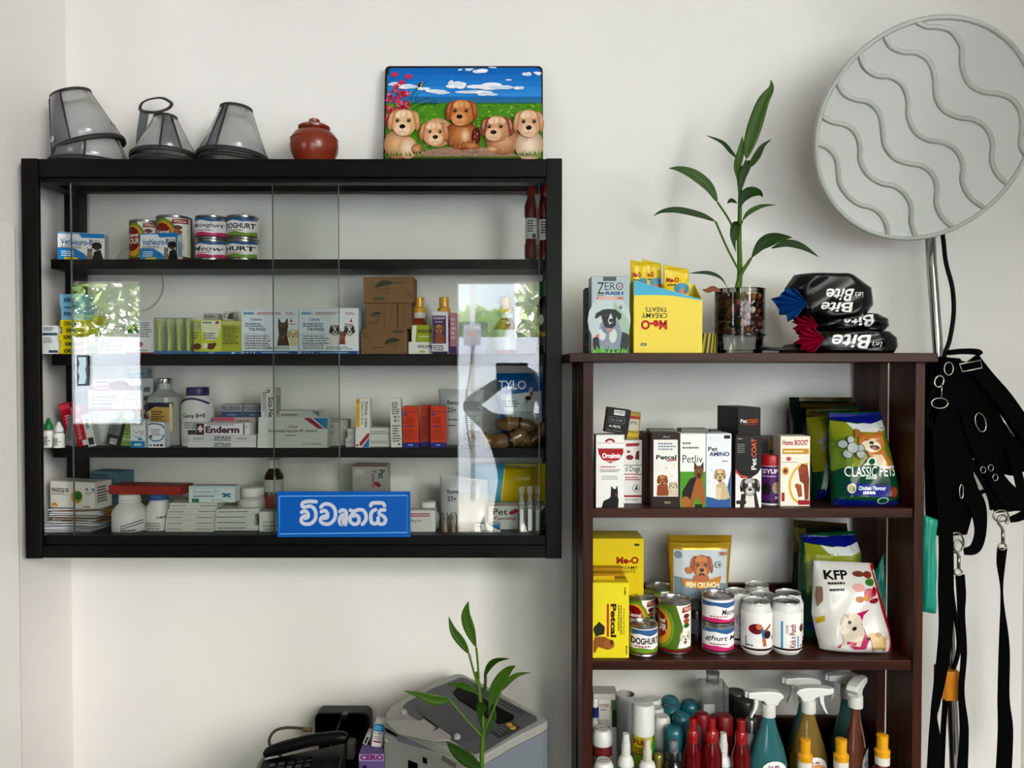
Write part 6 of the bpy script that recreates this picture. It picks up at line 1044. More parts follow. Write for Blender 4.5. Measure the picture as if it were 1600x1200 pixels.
def kfp(g):
    X = lambda a: 1180 + a / 5; Y_ = lambda b: 800 + b / 5; q = lambda L_: [(X(a), Y_(b)) for a, b in L_]
    g.p(q([(945, 425), (980, 420), (990, 450), (960, 480), (1000, 640), (1060, 800), (1130, 1000), (1115, 1120), (1075, 1115), (1090, 1010), (1020, 800), (970, 640), (950, 500)]), '#b01420'); g.T('KFP', X(562), Y_(470), X(745), Y_(535), '#1c1c20', .03); g.L(X(580), Y_(545), X(745), Y_(575), 1, '#333'); g.L(X(585), Y_(590), X(750), Y_(625), 1, '#444')
    for a, b, w, h, c in ((830, 495, 9, 4, '#7a4a34'), (900, 500, 7, 5, '#8a3a2a'), (905, 550, 8, 5, '#3f7a2c'), (810, 590, 9, 6, '#d8a8a0'), (890, 630, 9, 8, '#c05a6a'), (930, 620, 6, 7, '#9a2438'), (810, 675, 6, 5, '#b9741e'), (865, 665, 5, 5, '#c9842a'), (930, 690, 9, 4, '#8a1c30')): g.e(X(a), Y_(b), w, h, c)
    g.p(q([(690, 790), (750, 790), (890, 755), (840, 800), (830, 860), (870, 950), (890, 1000), (860, 1070), (780, 1075), (700, 1020), (660, 870)]), '#b01860'); g.e(X(745), Y_(860), 17, 17, '#cfc4b4', 20); g.p(q([(660, 920), (700, 860), (840, 880), (860, 950), (820, 1050), (700, 1040)]), '#c9beae'); g.e(X(725), Y_(850), 3, 3, '#3a2a28'); g.e(X(770), Y_(905), 4, 3.4, '#241a18'); g.p(q([(690, 800), (720, 790), (725, 830)]), '#b8a894'); g.e(X(690), Y_(920), 8, 5, '#d8cfc2'); g.p(q([(720, 1010), (800, 1020), (780, 1045), (720, 1035)]), '#b01860')
    g.e(X(970), Y_(1020), 13, 12, '#bfa170'); g.e(X(920), Y_(975), 8, 7, '#c8ac7c'); g.e(X(885), Y_(985), 3, 2.4, '#2a2018'); g.e(X(960), Y_(955), 5, 4, '#a8885a'); g.p(q([(1010, 1000), (1055, 965), (1030, 1020)]), '#bfa170'); g.r(X(920), Y_(1060), X(945), Y_(1095), '#b89866'); g.r(X(1010), Y_(1060), X(1035), Y_(1095), '#b89866'); g.p(q([(640, 1060), (680, 1020), (670, 1060)]), '#b01860'); g.p(q([(505, 600), (540, 590), (545, 700), (510, 760), (500, 680)]), '#8a7460'); g.p(q([(505, 850), (560, 815), (560, 860), (510, 900)]), '#b9a020')
pouch('pet_food_bag', 'white crumpled pet food bag with red edge and puppies', ([(1281, 881), (1279, 920), (1278, 965), (1285, 1000), (1291, 1022)], [(1374, 885), (1382, 915), (1392, 955), (1402, 990), (1405, 1025)]), 1.70, .07, '#d2d0cc', kfp, base=R2, seed=19, rough=.24, cat='pet food', wr=.006, Yt=1.75, crimp=.03)
pouch('dog_food_bag', 'green and blue dog food bag behind the white pet food bag', ([(1260, 850), (1256, 880), (1254, 940), (1258, 1015)], [(1345, 845), (1354, 880), (1356, 940), (1352, 1015)]), 1.79, .06, '#14523a', lambda g: classic(g, -42, 205, False), base=R2, seed=22, rough=.2, cat='pet food', wr=.004, Yt=1.83, group='dog food bags')
pouch('dog_food_bag', 'brown topped dog food bag at the very back of the middle shelf', ([(1246, 840), (1243, 900), (1244, 1010)], [(1330, 846), (1335, 900), (1336, 1010)]), 1.87, .05, '#1a2414', lambda g: (g.r(1246, 838, 1330, 852, '#3a2c10'), g.r(1245, 853, 1262, 890, '#5a5418')), base=R2, seed=23, rough=.2, cat='pet food', wr=.004, group='dog food bags')
TEAL = mat('#1f9480', .35, key='teal_film', spec=.5)
pouch('carrier_bag', 'teal plastic bag squeezed behind the rack post', ([(1381, 818), (1366, 856), (1360, 880), (1364, 930)], [(1386, 808), (1387, 850), (1388, 880), (1388, 935)]), 1.80, .03, '#2a9a8a', None, seed=24, m=TEAL, cat='bag', wr=.004, nu=10, nv=14, base=R2 + .01)
# ---------------------------------------------------------------- rack, bottle shelf
WHP = mat('#dcdcda', .35, key='white_plastic'); TEALC = mat('#256f7a', .35, coat=.2); REDP = mat('#9a0f18', .25, coat=.4)
def bottle(name, lab, cat, xc, Y, parts, group=None, base=None, n=26):
    """parts: (name, [(r px, y px) bottom first], material)"""
    b = root(name, lab, cat, xc, Y, R3 if base is None else base, group)
    for nm, pr, m_ in parts: rev(nm, pr, Y, R3 if base is None else base, m_, b, n=n, lo=.03)
    return b
zb_ = lambda Y: 577 + (1275 - 577) * 1.676 / Y       # where the shelf board is at depth Y
carton('medicine_box', 'white carton with red heading and green flank behind the jars', 927, 965, 1085, 1240, 1.86, .05, '#c9c7c2', lambda g: (g.r(936, 1096, 953, 1134, '#e4e2dc'), g.T('ECTOCURE', 937, 1104, 951, 1110, '#a82a38', .03), g.r(955, 1096, 962, 1116, '#5a7a5a'), g.r(956, 1116, 964, 1150, '#1f4a26'), g.L(938, 1113, 948, 1118, 1, '#999')), R3)
bottle('dropper_bottle', 'small clear bottle with dark blue neck at the shelf corner', 'bottle', 931, 1.80, [('bottle_body', [(10, zb_(1.8)), (11, 1160), (11, 1138), (7, 1124), (5, 1119)], clear_mat('clear_pet', (.82, .84, .85), 1.45, .08, dens=.2)), ('neck_cap', [(6, 1119), (5.5, 1104)], mat('#1c2a6a', .3)), ('tip', [(4, 1104), (3.5, 1093), (3, 1091)], WHP)])
bottle('plastic_cup', 'tall translucent plastic cup behind the white jars', 'cup', 978, 1.86, [('cup_wall', [(12, zb_(1.86)), (15, 1085), (14.4, 1084), (11.5, 1200)], clear_mat('cup_film', (.75, .75, .74), 1.4, .2, dens=.3))])
for i, (yt, Y) in enumerate(((1137, 1.775), (1187, 1.70))):
    xc = (942, 944)[i]; b = bottle('cream_jar', ('white cream jar with round emblem lid, farther one', 'white cream jar with round emblem lid, at the shelf edge')[i], 'jar', xc, Y, [('jar_body', [(14, zb_(Y)), (15, zb_(Y) - 4), (15, yt + 36)], WHP), ('label', [(16, yt + 40), (16, yt + 25)], mat('#7a2a2e', .45)), ('lid', [(16, yt + 24), (16.5, yt + 20), (16, yt + 8), (12, yt + 2), (0, yt)], WHP)], 'white cream jars')
    zt_ = P(0, yt, Y).z - R3; g = Pr(lambda px, py, o, z=zt_: Vector((px, py, z + .0012 + o))); s_ = Y / F; g.e(0, 0, 11 * s_, 10 * s_, '#222', n=26); g.e(0, 0, 9.8 * s_, 8.8 * s_, '#d8d8d6', n=26); [g.ln([(-6 * s_ + k * 3 * s_, -4 * s_), (-5 * s_ + k * 3 * s_, 4 * s_)], 1.1 * s_, '#222', 1) for k in range(5)]; g.build(b, 'lid_print')
FOIL = mat('#c9c9c6', .25, .3, noise=.3, scale=400)
for lab, xc, yt, Y in (('white spray bottle with printed film round its nozzle, near the cream jars', 979.5, 1146, 1.72), ('white spray bottle with printed film squeezed between red bottles', 1133, 1145, 1.74)):
    b = bottle('spray_bottle', lab, 'bottle', xc, Y, [('bottle_body', [(13, zb_(Y)), (13, yt + 46), (11, yt + 38), (7, yt + 33)], WHP), ('band', [(13.3, yt + 52), (13.3, yt + 48)], mat('#4f9a8c', .4)), ('film_wrap', [(7.5, yt + 35), (7.2, yt + 18), (6, yt + 12), (5, yt)], mat('#d6d6d3', .3, noise=.35, scale=260))], 'film wrapped spray bottles')
    g = Pr(wrapmap(xc, 13.4, Y, R3), 2.5); g.T('B.Royal', xc - 10, yt + 54, xc + 9, yt + 60, '#26305a', .02); g.build(b)
b = bottle('aerosol_can', 'tall aerosol with white cap and yellow green label', 'aerosol', 1006.5, 1.75, [('can_body', [(17, zb_(1.75)), (17.5, 1144)], mat('#7f9a2a', .35)), ('cap', [(17.8, 1146), (17.8, 1104), (16, 1098), (0, 1096.5)], WHP)])
g = Pr(wrapmap(1006.5, 17.8, 1.75, R3), 2.5); g.p([(989.5, 1144), (1019, 1144), (1016, 1165), (989.5, 1172)], '#c9b81e'); g.p([(1019, 1144), (1024, 1144), (1024, 1200), (1010, 1200)], '#3f8a3a'); g.T('FLEA', 991, 1149, 1012, 1156, '#8a2a20', .04); g.L(992, 1160, 1010, 1172, 3, '#3a3a10'); g.build(b)
bottle('spray_bottle', 'plain white mist spray bottle at the shelf front', 'bottle', 1013.5, 1.70, [('bottle_body', [(13, zb_(1.7)), (13, 1197), (11, 1191), (7, 1188)], WHP), ('spray_head', [(7.2, 1188), (7, 1172), (5, 1168), (4.5, 1156), (4, 1155)], mat('#c9c5ba', .4))])
for lab, xc, r, yt, Y in (('white cylinder cap behind the aerosol, farthest', 1021, 15, 1090, 1.90), ('white cylinder cap behind the aerosol, middle', 1027, 13, 1104, 1.86), ('white cylinder beside the aerosol, nearest', 1036, 13.5, 1117, 1.80)):
    bottle('aerosol_can', lab, 'aerosol', xc, Y, [('can_body', [(r * .96, zb_(Y)), (r * .96, yt + 45)], mat('#c2c4c4', .35)), ('cap', [(r, yt + 47), (r, yt + 8), (r * .9, yt + 3), (r * .75, yt + 1), (0, yt + 2)], WHP)], 'white capped aerosols')
for lab, xc, yt, Y in (('teal capped bottle, farthest of the group', 1049, 1089, 1.91), ('teal capped bottle next to the clear jug', 1080, 1095, 1.90), ('teal capped bottle, second row', 1051, 1102, 1.86), ('teal capped bottle, third row', 1066.5, 1114, 1.82), ('teal capped bottle half hidden by red bottles', 1083, 1130, 1.79), ('teal capped bottle nearest the black pump', 1055, 1135, 1.755)):
    bottle('shampoo_bottle', lab, 'bottle', xc, Y, [('bottle_body', [(14, zb_(Y)), (14, yt + 34)], mat('#9aa6a8', .3)), ('cap', [(14.6, yt + 36), (14.6, yt + 9), (13, yt + 3), (9, yt), (0, yt + 1.5)], TEALC)], 'teal capped bottles')
bottle('serum_bottle', 'little bottle with gold screw cap', 'bottle', 1031, 1.72, [('bottle_body', [(9, zb_(1.72)), (9, 1205), (6, 1199)], mat('#2c2a26', .2)), ('cap', [(7.5, 1198), (7.5, 1180), (6.5, 1178)], mat('#a89a5a', .3, .8))])
b = bottle('pump_bottle', 'black pump bottle in front of the teal caps', 'bottle', 1055, 1.70, [('bottle_body', [(17, zb_(1.7)), (17, 1205), (13, 1194), (9, 1188)], mat('#0b0b0d', .2, coat=.3)), ('pump_collar', [(8, 1190), (8, 1176), (5, 1172)], mat('#111', .3)), ('pump_cover', [(7, 1176), (6.5, 1158), (5, 1156)], clear_mat('clear_cover', (.75, .76, .78), 1.45, .05, dens=.12))])
for lab, xc, yt, Y, k in (('red shampoo bottle nearest the black pump', 1085, 1122, 1.72, 1), ('red shampoo bottle in the middle of three', 1114.5, 1121, 1.715, 1.1), ('red shampoo bottle beside the teal spray', 1161, 1124, 1.72, 1)):
    bottle('shampoo_bottle', lab, 'bottle', xc, Y, [('bottle_body', [(14 * k, zb_(Y)), (15 * k, 1215), (15 * k, yt + 55), (10 * k, yt + 38), (9 * k, yt + 34)], RED), ('cap_collar', [(9.6 * k, yt + 36), (9.8 * k, yt + 22), (8, yt + 18)], REDP), ('cap', [(7, yt + 20), (6.4, yt + 8), (6.6, yt + 2), (5, yt)], REDP)], 'red shampoo bottles')
for lab, xc, r, yt, Y in (('red round cap behind the red bottles', 1099, 12, 1113, 1.80), ('red square shouldered tub by the clear jug', 1134, 14, 1116, 1.81)): bottle('cream_jar', lab, 'jar', xc, Y, [('jar_body', [(r * .95, zb_(Y)), (r * .95, yt + 28)], mat('#5a0d12', .35)), ('lid', [(r, yt + 28), (r, yt + 6), (r * .8, yt + 1), (0, yt)], mat('#8a0d16', .4))], 'red lidded tubs')
CLR = clear_mat('clear_jug', (.80, .81, .80), 1.45, .05, dens=.14)
jg = root('plastic_jug', 'square clear plastic jug with an open mouth', 'jug', 1116, 1.89, R3)
s_ = 1.89 / F; box('jug_body', (-21 * s_, 21 * s_, -.03, .03, 0, P(0, 1066, 1.89).z - R3), CLR, jg, bevel=.006, seg=3); rev('jug_neck', [(10, 1066), (10, 1056), (10.5, 1054), (10.5, 1050)], 1.89, R3, CLR, jg); lathe('mouth', [(9.5 * s_, 0), (0, .0005)], mat('#1a1614', .6), jg, (0, 0, P(0, 1052, 1.89).z - R3)); box('label', (-19 * s_, -2 * s_, -.0312, -.0306, P(0, 1130, 1.89).z - R3, P(0, 1092, 1.89).z - R3), mat('#b4b6b4', .5), jg, bevel=0)
for lab, xc, yt, Y in (('dark lidded jar behind the clear jug', 1152, 1080, 1.91), ('dark lidded jar between jug and trigger sprays', 1166, 1093, 1.87)): bottle('cream_jar', lab, 'jar', xc, Y, [('jar_body', [(15, zb_(Y)), (16, yt + 24)], mat('#3c3934', .3)), ('lid', [(16.5, yt + 24), (16.5, yt + 3), (15, yt), (0, yt + 1)], mat('#26221f', .35))], 'dark lidded jars')
bottle('shampoo_bottle', 'grey bottle with silver screw cap behind the teal spray', 'bottle', 1177, 1.77, [('bottle_body', [(13, zb_(1.77)), (13, 1152), (9, 1143)], mat('#8f9090', .3)), ('cap', [(9, 1143), (9, 1126), (8, 1123)], STEEL())])
def trigger(lab, xc, Y, yh, body, f=1, k=1., wide=30, yaw=0, lab_col=None):
    """trigger spray: yh = y of the head's top; f = -1 nozzle to the other side"""
    b = root('trigger_spray', lab, 'spray bottle', xc, Y, R3, 'trigger sprays', yaw); s_ = Y / F * k; z0 = P(0, yh, Y).z - R3
    H = [(-36, -2), (-36, -11), (-24, -13), (-10, -16), (-5, -23), (13, -23), (15, -17), (24, -9), (19, -3), (6, 0), (-16, 0)]
    prism('spray_head', [(f * a * s_, z0 + c * s_) for a, c in H], -9 * s_, 9 * s_, WHP, b, bevel=.0025)
    prism('trigger', [(f * a * s_, z0 + c * s_) for a, c in ((-25, -12), (-17, -14), (-18, -26), (-23, -37), (-29, -46), (-31, -44), (-26, -32), (-24, -22))], -4 * s_, 4 * s_, WHP, b, bevel=.0012)
    box('nozzle', (min(f * -40 * s_, f * -35 * s_), max(f * -40 * s_, f * -35 * s_), -4.5 * s_, 4.5 * s_, z0 - 11 * s_, z0 - 2 * s_), WHP, b, bevel=.001)
    rev('collar', [(11.5 * k, yh + 42 * k), (11.5 * k, yh + 24 * k), (10, yh + 22 * k)], Y, R3, mat('#cfcfcc', .4), b, n=40)
    rev('bottle_body', [(wide * .9, zb_(Y)), (wide, zb_(Y) - 6), (wide, yh + 112), (wide * .8, yh + 88), (wide * .45, yh + 58), (10, yh + 44), (9.5, yh + 40)], Y, R3, body, b, sy=.6, lo=.03)
    if lab_col:
        g = Pr(lambda px, py, o: Vector(((px - xc) / F * Y, -(wide * .6 / F * Y) * math.sqrt(max(.02, 1 - ((px - xc) / (wide * 1.01)) ** 2)) - .002 - o, P(0, py, Y).z - R3)), 4); g.e(xc + 4, yh + 122, wide * .7, 20, '#e8e8e8'); g.e(xc + 7, yh + 127, wide * .55, 14, lab_col); g.T('Joe Me', xc - 8, yh + 108, xc + 12, yh + 114, '#8a1f5a', .02, shear=.3); g.T('Glossy Spray', xc - 12, yh + 119, xc + 18, yh + 125, '#2a4a7a', .02); g.build(b)
TG = clear_mat('teal_liquid', (.05, .25, .27), 1.4, .04, dens=.42); YG = clear_mat('amber_spray', (.42, .27, .06), 1.4, .04, dens=.35); OR = clear_mat('orange_liquid', (.25, .08, .04), 1.4, .04, dens=.4); DG = clear_mat('dark_teal_liquid', (.04, .14, .14), 1.4, .04, dens=.6)
trigger('dark green trigger spray behind, nozzle towards the jug', 1262, 1.86, 1056, DG, 1, .95, 28)
trigger('trigger spray farthest back by the rack post', 1328, 1.87, 1052, DG, 1, .9, 26)
trigger('teal liquid trigger spray with oval label', 1204, 1.73, 1078, TG, 1, .95, 30, lab_col='#9cc4dc')
trigger('amber liquid trigger spray with head turned towards the post', 1267, 1.76, 1072, YG, -1, .95, 30, lab_col='#d8a070')
trigger('orange brown trigger spray turned half away', 1341, 1.77, 1064, OR, -1, .95, 27, yaw=50, lab_col='#c9b0c0')
for lab, xc, yt, Y in (('yellow capped red bottle before the amber spray', 1262, 1155, 1.70), ('yellow capped red bottle in the middle of three', 1319, 1155, 1.70), ('yellow capped red bottle nearest the rack post', 1384, 1148, 1.70)): capped(lab, xc, Y, yt, yt + 120, 17, R3, RED, YCAP, True, 'front yellow capped bottles')
# ---------------------------------------------------------------- heat lamp panel on its pole
cen = P(1443.1, 207.8, 1.74)
nrm = Vector((-.063, -1, -.347)).normalized(); e1 = nrm.cross(Vector((0, 0, 1))).normalized(); e2 = nrm.cross(e1).normalized()
lamp = empty('floor_lamp', (P(1494, 600, 1.80).x, 1.80, 0), 'round pale grey wave patterned lamp head on a chrome pole', 'lamp'); LL = Vector(lamp.location)
GREY = mat('#c6c7c4', .28, key='lamp_grey', spec=.4); RIDGE = mat('#b9b9b4', .22, key='lamp_ridge', spec=.45); RAD = .2395
def disc(prof, name, m, n=72):
    V = [cen + e1 * (r * math.cos(2 * math.pi * i / n)) + e2 * (r * math.sin(2 * math.pi * i / n)) + nrm * z - LL for r, z in prof for i in range(n)]; Fa = [(j * n + i, j * n + (i + 1) % n, (j + 1) * n + (i + 1) % n, (j + 1) * n + i) for j in range(len(prof) - 1) for i in range(n)] + [tuple(range(n)), tuple(range((len(prof) - 1) * n, len(prof) * n))]
    o = mesh(name, V, Fa, m, lamp, auto=1); sharp_smooth(o, 30); return o
head = disc([(RAD * .9, -.028), (RAD * .985, -.022), (RAD, -.008), (RAD * .995, .0), (RAD * .975, .003), (RAD * .95, .001)], 'lamp_head', GREY)
tube('rim_ring', [cen + e1 * (RAD * .985 * math.cos(R(5 * t))) + e2 * (RAD * .985 * math.sin(R(5 * t))) + nrm * .002 - LL for t in range(72)], .0055, RIDGE, lamp, n=10, closed=True)
def on_disc(px, py, h):
    d = P(px, py, 1.0) - Vector((0, 0, CZ)); t = (cen - Vector((0, 0, CZ))).dot(nrm) / d.dot(nrm); return Vector((0, 0, CZ)) + d * t + nrm * h
GR = [[(690, 100), (740, 125), (800, 128), (860, 150), (905, 220), (905, 300), (935, 385), (1000, 430), (1080, 440), (1140, 465), (1180, 520), (1188, 600), (1180, 680), (1215, 740)],
      [(545, 170), (575, 220), (630, 245), (700, 250), (755, 290), (780, 370), (785, 450), (820, 515), (890, 550), (960, 560), (1020, 600), (1050, 670), (1045, 750), (1075, 820), (1125, 865)],
      [(428, 255), (450, 315), (505, 355), (575, 362), (630, 400), (655, 470), (655, 545), (690, 620), (750, 657), (820, 668), (880, 705), (912, 775), (908, 850), (945, 925), (1015, 975)],
      [(322, 385), (355, 440), (410, 468), (470, 480), (520, 530), (535, 600), (545, 680), (590, 740), (650, 765), (720, 778), (770, 820), (790, 880), (785, 950), (815, 1020), (870, 1070)],
      [(250, 545), (300, 573), (360, 585), (410, 625), (430, 690), (430, 750), (465, 815), (525, 858), (590, 872), (640, 910), (670, 970), (668, 1040), (690, 1110)],
      [(228, 675), (275, 690), (315, 735), (328, 800), (335, 860), (375, 920), (430, 960), (490, 975), (535, 1015), (555, 1060), (560, 1105)]]
for q in GR: tube('wave_ridge', [v - LL for v in catmull([on_disc(1200 + a / 3, b / 3, .001) for a, b in q], 5) if (v - cen).length < RAD * .985], .0056, RIDGE, lamp, n=10)
CHR = mat('#b4b5b5', .22, 1, key='chrome')
q = [P(1453, 352, 1.86), P(1456, 420, 1.85), P(1466, 553, 1.83), P(1480, 900, 1.81), P(1492, 1200, 1.80)]; foot = q[-1] + (q[-1] - q[-2]) * ((q[-1].z - .03) / (q[-2].z - q[-1].z))
tube('pole', [v - LL for v in q + [foot]], 7.6 / F * 1.82, CHR, lamp, n=20)
lathe('lamp_base', [(.17, 0), (.17, .018), (.15, .028), (.03, .034), (.02, .06)], mat('#c2c2c0', .4), lamp, (foot.x - LL.x, foot.y - LL.y, 0))
BK = mat('#040404', .5, key='black_rubber', spec=.12)
tube('power_cable', [v - LL for v in catmull([P(1470, 345, 1.84), P(1474, 376, 1.83), P(1478, 410, 1.82), P(1488, 450, 1.81), P(1490, 490, 1.80), P(1484, 530, 1.80), P(1475, 562, 1.80), P(1470, 640, 1.80), P(1475, 800, 1.80), P(1488, 930, 1.79), P(1497, 990, 1.78), P(1497, 1020, 1.78), P(1488, 1050, 1.78)], 8)], 3.3 / F * 1.8, BK, lamp, n=10)
cl = box('clamp', tuple(v for p_ in ((P(1476, 1072, 1.765).x - LL.x, P(1500, 1072, 1.765).x - LL.x), (1.76 - LL.y, 1.815 - LL.y), (P(0, 1095, 1.765).z, P(0, 1049, 1.765).z)) for v in p_), mat('#c8850c', .45), lamp, bevel=.004)
prism('clamp_lever', [(P(1478, 0, 1.76).x - LL.x, P(0, 1088, 1.76).z), (P(1486, 0, 1.76).x - LL.x, P(0, 1090, 1.76).z), (P(1485, 0, 1.76).x - LL.x, P(0, 1058, 1.76).z), (P(1479, 0, 1.76).x - LL.x, P(0, 1064, 1.76).z)], 1.75 - LL.y, 1.762 - LL.y, mat('#a86c08', .5), cl, bevel=.001)
# ---------------------------------------------------------------- harnesses and leashes hanging beside the rack
NYL = mat('#020202', .8, key='black_nylon', spec=.06, noise=.2, scale=300); NIC = mat('#a8a49c', .25, 1, key='nickel')
def ribbon(par, pts, Y, th=.0016, name='strap'):
    """flat strap: pts = (x, y, width px[, depth])"""
    q = catmull([(a[0], a[1], a[2]) for a in pts], 6); ys = catmull([(a[3] if len(a) > 3 else Y, 0, 0) for a in pts], 6); V, Fa = [], []; n = len(q)
    for i, c in enumerate(q):
        d = Vector((q[min(i + 1, n - 1)].x - q[max(i - 1, 0)].x, q[min(i + 1, n - 1)].y - q[max(i - 1, 0)].y, 0)); d = d.normalized() if d.length else Vector((0, 1, 0)); nn = Vector((-d.y, d.x, 0)) * (c.z / 2); y = ys[i].x
        for s_, o in ((1, -th), (-1, -th), (-1, th), (1, th)): V.append(P(c.x + nn.x * s_, c.y + nn.y * s_, y) + Vector((0, o, 0)) - Vector(par.location))
    for i in range(n - 1):
        for k in range(4): Fa.append((i * 4 + k, i * 4 + (k + 1) % 4, (i + 1) * 4 + (k + 1) % 4, (i + 1) * 4 + k))
    Fa += [(0, 1, 2, 3), tuple(4 * (n - 1) + k for k in (3, 2, 1, 0))]
    return mesh(name, V, Fa, NYL, par)
def ring(par, cx_, cy_, rx_, ry_, Y, r=1.3, name='metal_ring', rot=0):
    c_, s_ = math.cos(R(rot)), math.sin(R(rot)); return tube(name, [P(cx_ + rx_ * math.cos(t) * c_ - ry_ * math.sin(t) * s_, cy_ + rx_ * math.cos(t) * s_ + ry_ * math.sin(t) * c_, Y) - Vector(par.location) for t in [2 * math.pi * i / 20 for i in range(20)]], r / F * Y, NIC, par, n=7, closed=True)
def pad(par, pts, Y, d, name='padded_vest'):
    L = Vector(par.location); n = len(pts); V = [P(a, b, Y) - L for a, b in pts] + [P(a, b, Y) + Vector((0, d, 0)) - L for a, b in pts]; Fa = [tuple(range(n)), tuple(range(2 * n - 1, n - 1, -1))] + [(i, i + n, (i + 1) % n + n, (i + 1) % n) for i in range(n)]
    return mesh(name, V, Fa, NYL, par, bevel=.003)
def clip(par, x, y, Y, tilt=0):
    c_, s_ = math.cos(R(tilt)), math.sin(R(tilt)); q = lambda a, b: P(x + a * c_ - b * s_, y + a * s_ + b * c_, Y) - Vector(par.location)
    tube('snap_hook', catmull([q(5, -3), q(7, -10), q(2, -17), q(-6, -14), q(-7, -5), q(-2, 2), q(0, 8)], 5), 2.0 / F * Y, NIC, par, n=8)
    tube('hook_swivel', [q(0, 6), q(0, 26)], 2.6 / F * Y, NIC, par, n=10); ring(par, x - 1, y + 32, 6, 5, Y, 1.4, 'swivel_ring')
HA = empty('dog_harness', P(1490, 560, 1.76), 'bundle of black nylon harness with padded vest hanging by the rack', 'harness')
pad(HA, [(1459, 568), (1470, 557), (1502, 560), (1514, 590), (1522, 640), (1520, 700), (1524, 770), (1524, 792), (1512, 836), (1484, 838), (1466, 838), (1463, 800), (1462, 740), (1455, 680), (1453, 640), (1456, 600)], 1.755, .05)
ribbon(HA, [(1482, 560, 14), (1474, 610, 26), (1470, 680, 26), (1474, 760, 24), (1478, 840, 22), (1478, 920, 24), (1478, 980, 22), (1472, 1040, 19), (1462, 1100, 13), (1459, 1120, 10), (1460, 1150, 17), (1459, 1210, 22)], 1.735)
ribbon(HA, [(1474, 960, 8), (1478, 1060, 8), (1474, 1140, 8), (1470, 1210, 10)], 1.79)
ribbon(HA, [(1512, 760, 24), (1527, 790, 26), (1532, 828, 18), (1524, 856, 17), (1506, 862, 10)], 1.745)
ribbon(HA, [(1482, 551, 8), (1505, 549, 9), (1526, 550, 9), (1531, 554, 6)], 1.745, .006, 'grab_handle')
ribbon(HA, [(1463, 602, 10), (1453, 630, 9), (1448, 656, 8), (1455, 664, 8), (1462, 640, 8)], 1.735)
ring(HA, 1482, 576, 7, 10, 1.735, 1.4); ring(HA, 1467, 596, 7, 9, 1.728, 1.8, rot=20); tube('pin', [P(1471, 598, 1.727) - HA.location, P(1471, 622, 1.727) - HA.location], 1.5 / F * 1.73, NIC, HA, n=8); ring(HA, 1468, 630, 13, 8, 1.727, 1.4); ring(HA, 1502, 768, 3, 11, 1.735, 1.3); ring(HA, 1494, 848, 12, 16, 1.742, 1.5)
HB = empty('dog_harness', P(1560, 600, 1.78), 'second black nylon harness draped towards the frame edge with silver buckle', 'harness')
pad(HB, [(1498, 562), (1535, 572), (1548, 590), (1562, 608), (1582, 628), (1602, 655), (1640, 700), (1640, 740), (1590, 737), (1584, 744), (1570, 742), (1556, 720), (1532, 719), (1518, 702), (1517, 730), (1530, 762), (1512, 765), (1510, 640)], 1.77, .04)
ribbon(HB, [(1518, 560, 24), (1540, 590, 26), (1568, 622, 26), (1600, 668, 28), (1640, 720, 28)], 1.75); ribbon(HB, [(1515, 640, 30), (1530, 690, 32), (1552, 740, 26), (1580, 778, 34), (1612, 784, 26)], 1.748)
ribbon(HB, [(1580, 700, 18), (1590, 740, 14), (1600, 780, 16)], 1.752); ribbon(HB, [(1520, 720, 14), (1550, 765, 22), (1556, 796, 18)], 1.756); ribbon(HB, [(1508, 775, 5), (1530, 770, 6), (1552, 762, 7)], 1.758); ribbon(HB, [(1552, 792, 20), (1580, 786, 26), (1612, 782, 22)], 1.75); ribbon(HB, [(1578, 812, 9), (1592, 808, 13), (1612, 798, 14)], 1.752)
bk = tube('slide_buckle', [P(a, b, 1.738) - HB.location for a, b in ((1499, 569), (1503, 581), (1534, 575), (1532, 563))], 1.4 / F * 1.74, NIC, HB, n=8, closed=True); ring(HB, 1532, 660, 8, 15, 1.738, 1.2, rot=-15); ring(HB, 1564, 806, 12, 9, 1.742, 1.4); tube('metal_bar', [P(1562, 648, 1.737) - HB.location, P(1584, 682, 1.737) - HB.location], 1.6 / F * 1.74, NIC, HB, n=8)
for a, b in ((1536, 734), (1548, 731), (1555, 746)): ring(HB, a, b, 4, 5, 1.744, 1)
LA = empty('dog_leash', P(1500, 860, 1.74), 'black leash with silver snap hook next to the chrome pole', 'leash')
clip(LA, 1498, 862, 1.738, 0); ribbon(LA, [(1500, 898, 14), (1502, 930, 14), (1502, 960, 11), (1506, 1020, 9), (1502, 1080, 9), (1506, 1130, 13), (1506, 1160, 14), (1503, 1210, 17)], 1.742)
LB = empty('dog_leash', P(1565, 820, 1.74), 'black leash with silver snap hook hanging nearest the room corner', 'leash')
clip(LB, 1567, 822, 1.738, 0); ribbon(LB, [(1566, 856, 15), (1564, 880, 13), (1565, 915, 4), (1566, 945, 5), (1569, 1010, 16), (1568, 1090, 18), (1571, 1140, 23), (1568, 1210, 24)], 1.742)
pouch('carrier_bag', 'teal green plastic bag hanging outside the rack post', ([(1443, 804), (1443, 850), (1443, 910), (1444, 958)], [(1470, 814), (1466, 850), (1468, 910), (1468, 961)]), 1.70, .03, '#2a9a8a', None, seed=26, m=TEAL, cat='bag', wr=.005, nu=10, nv=16, crimp=-.2)
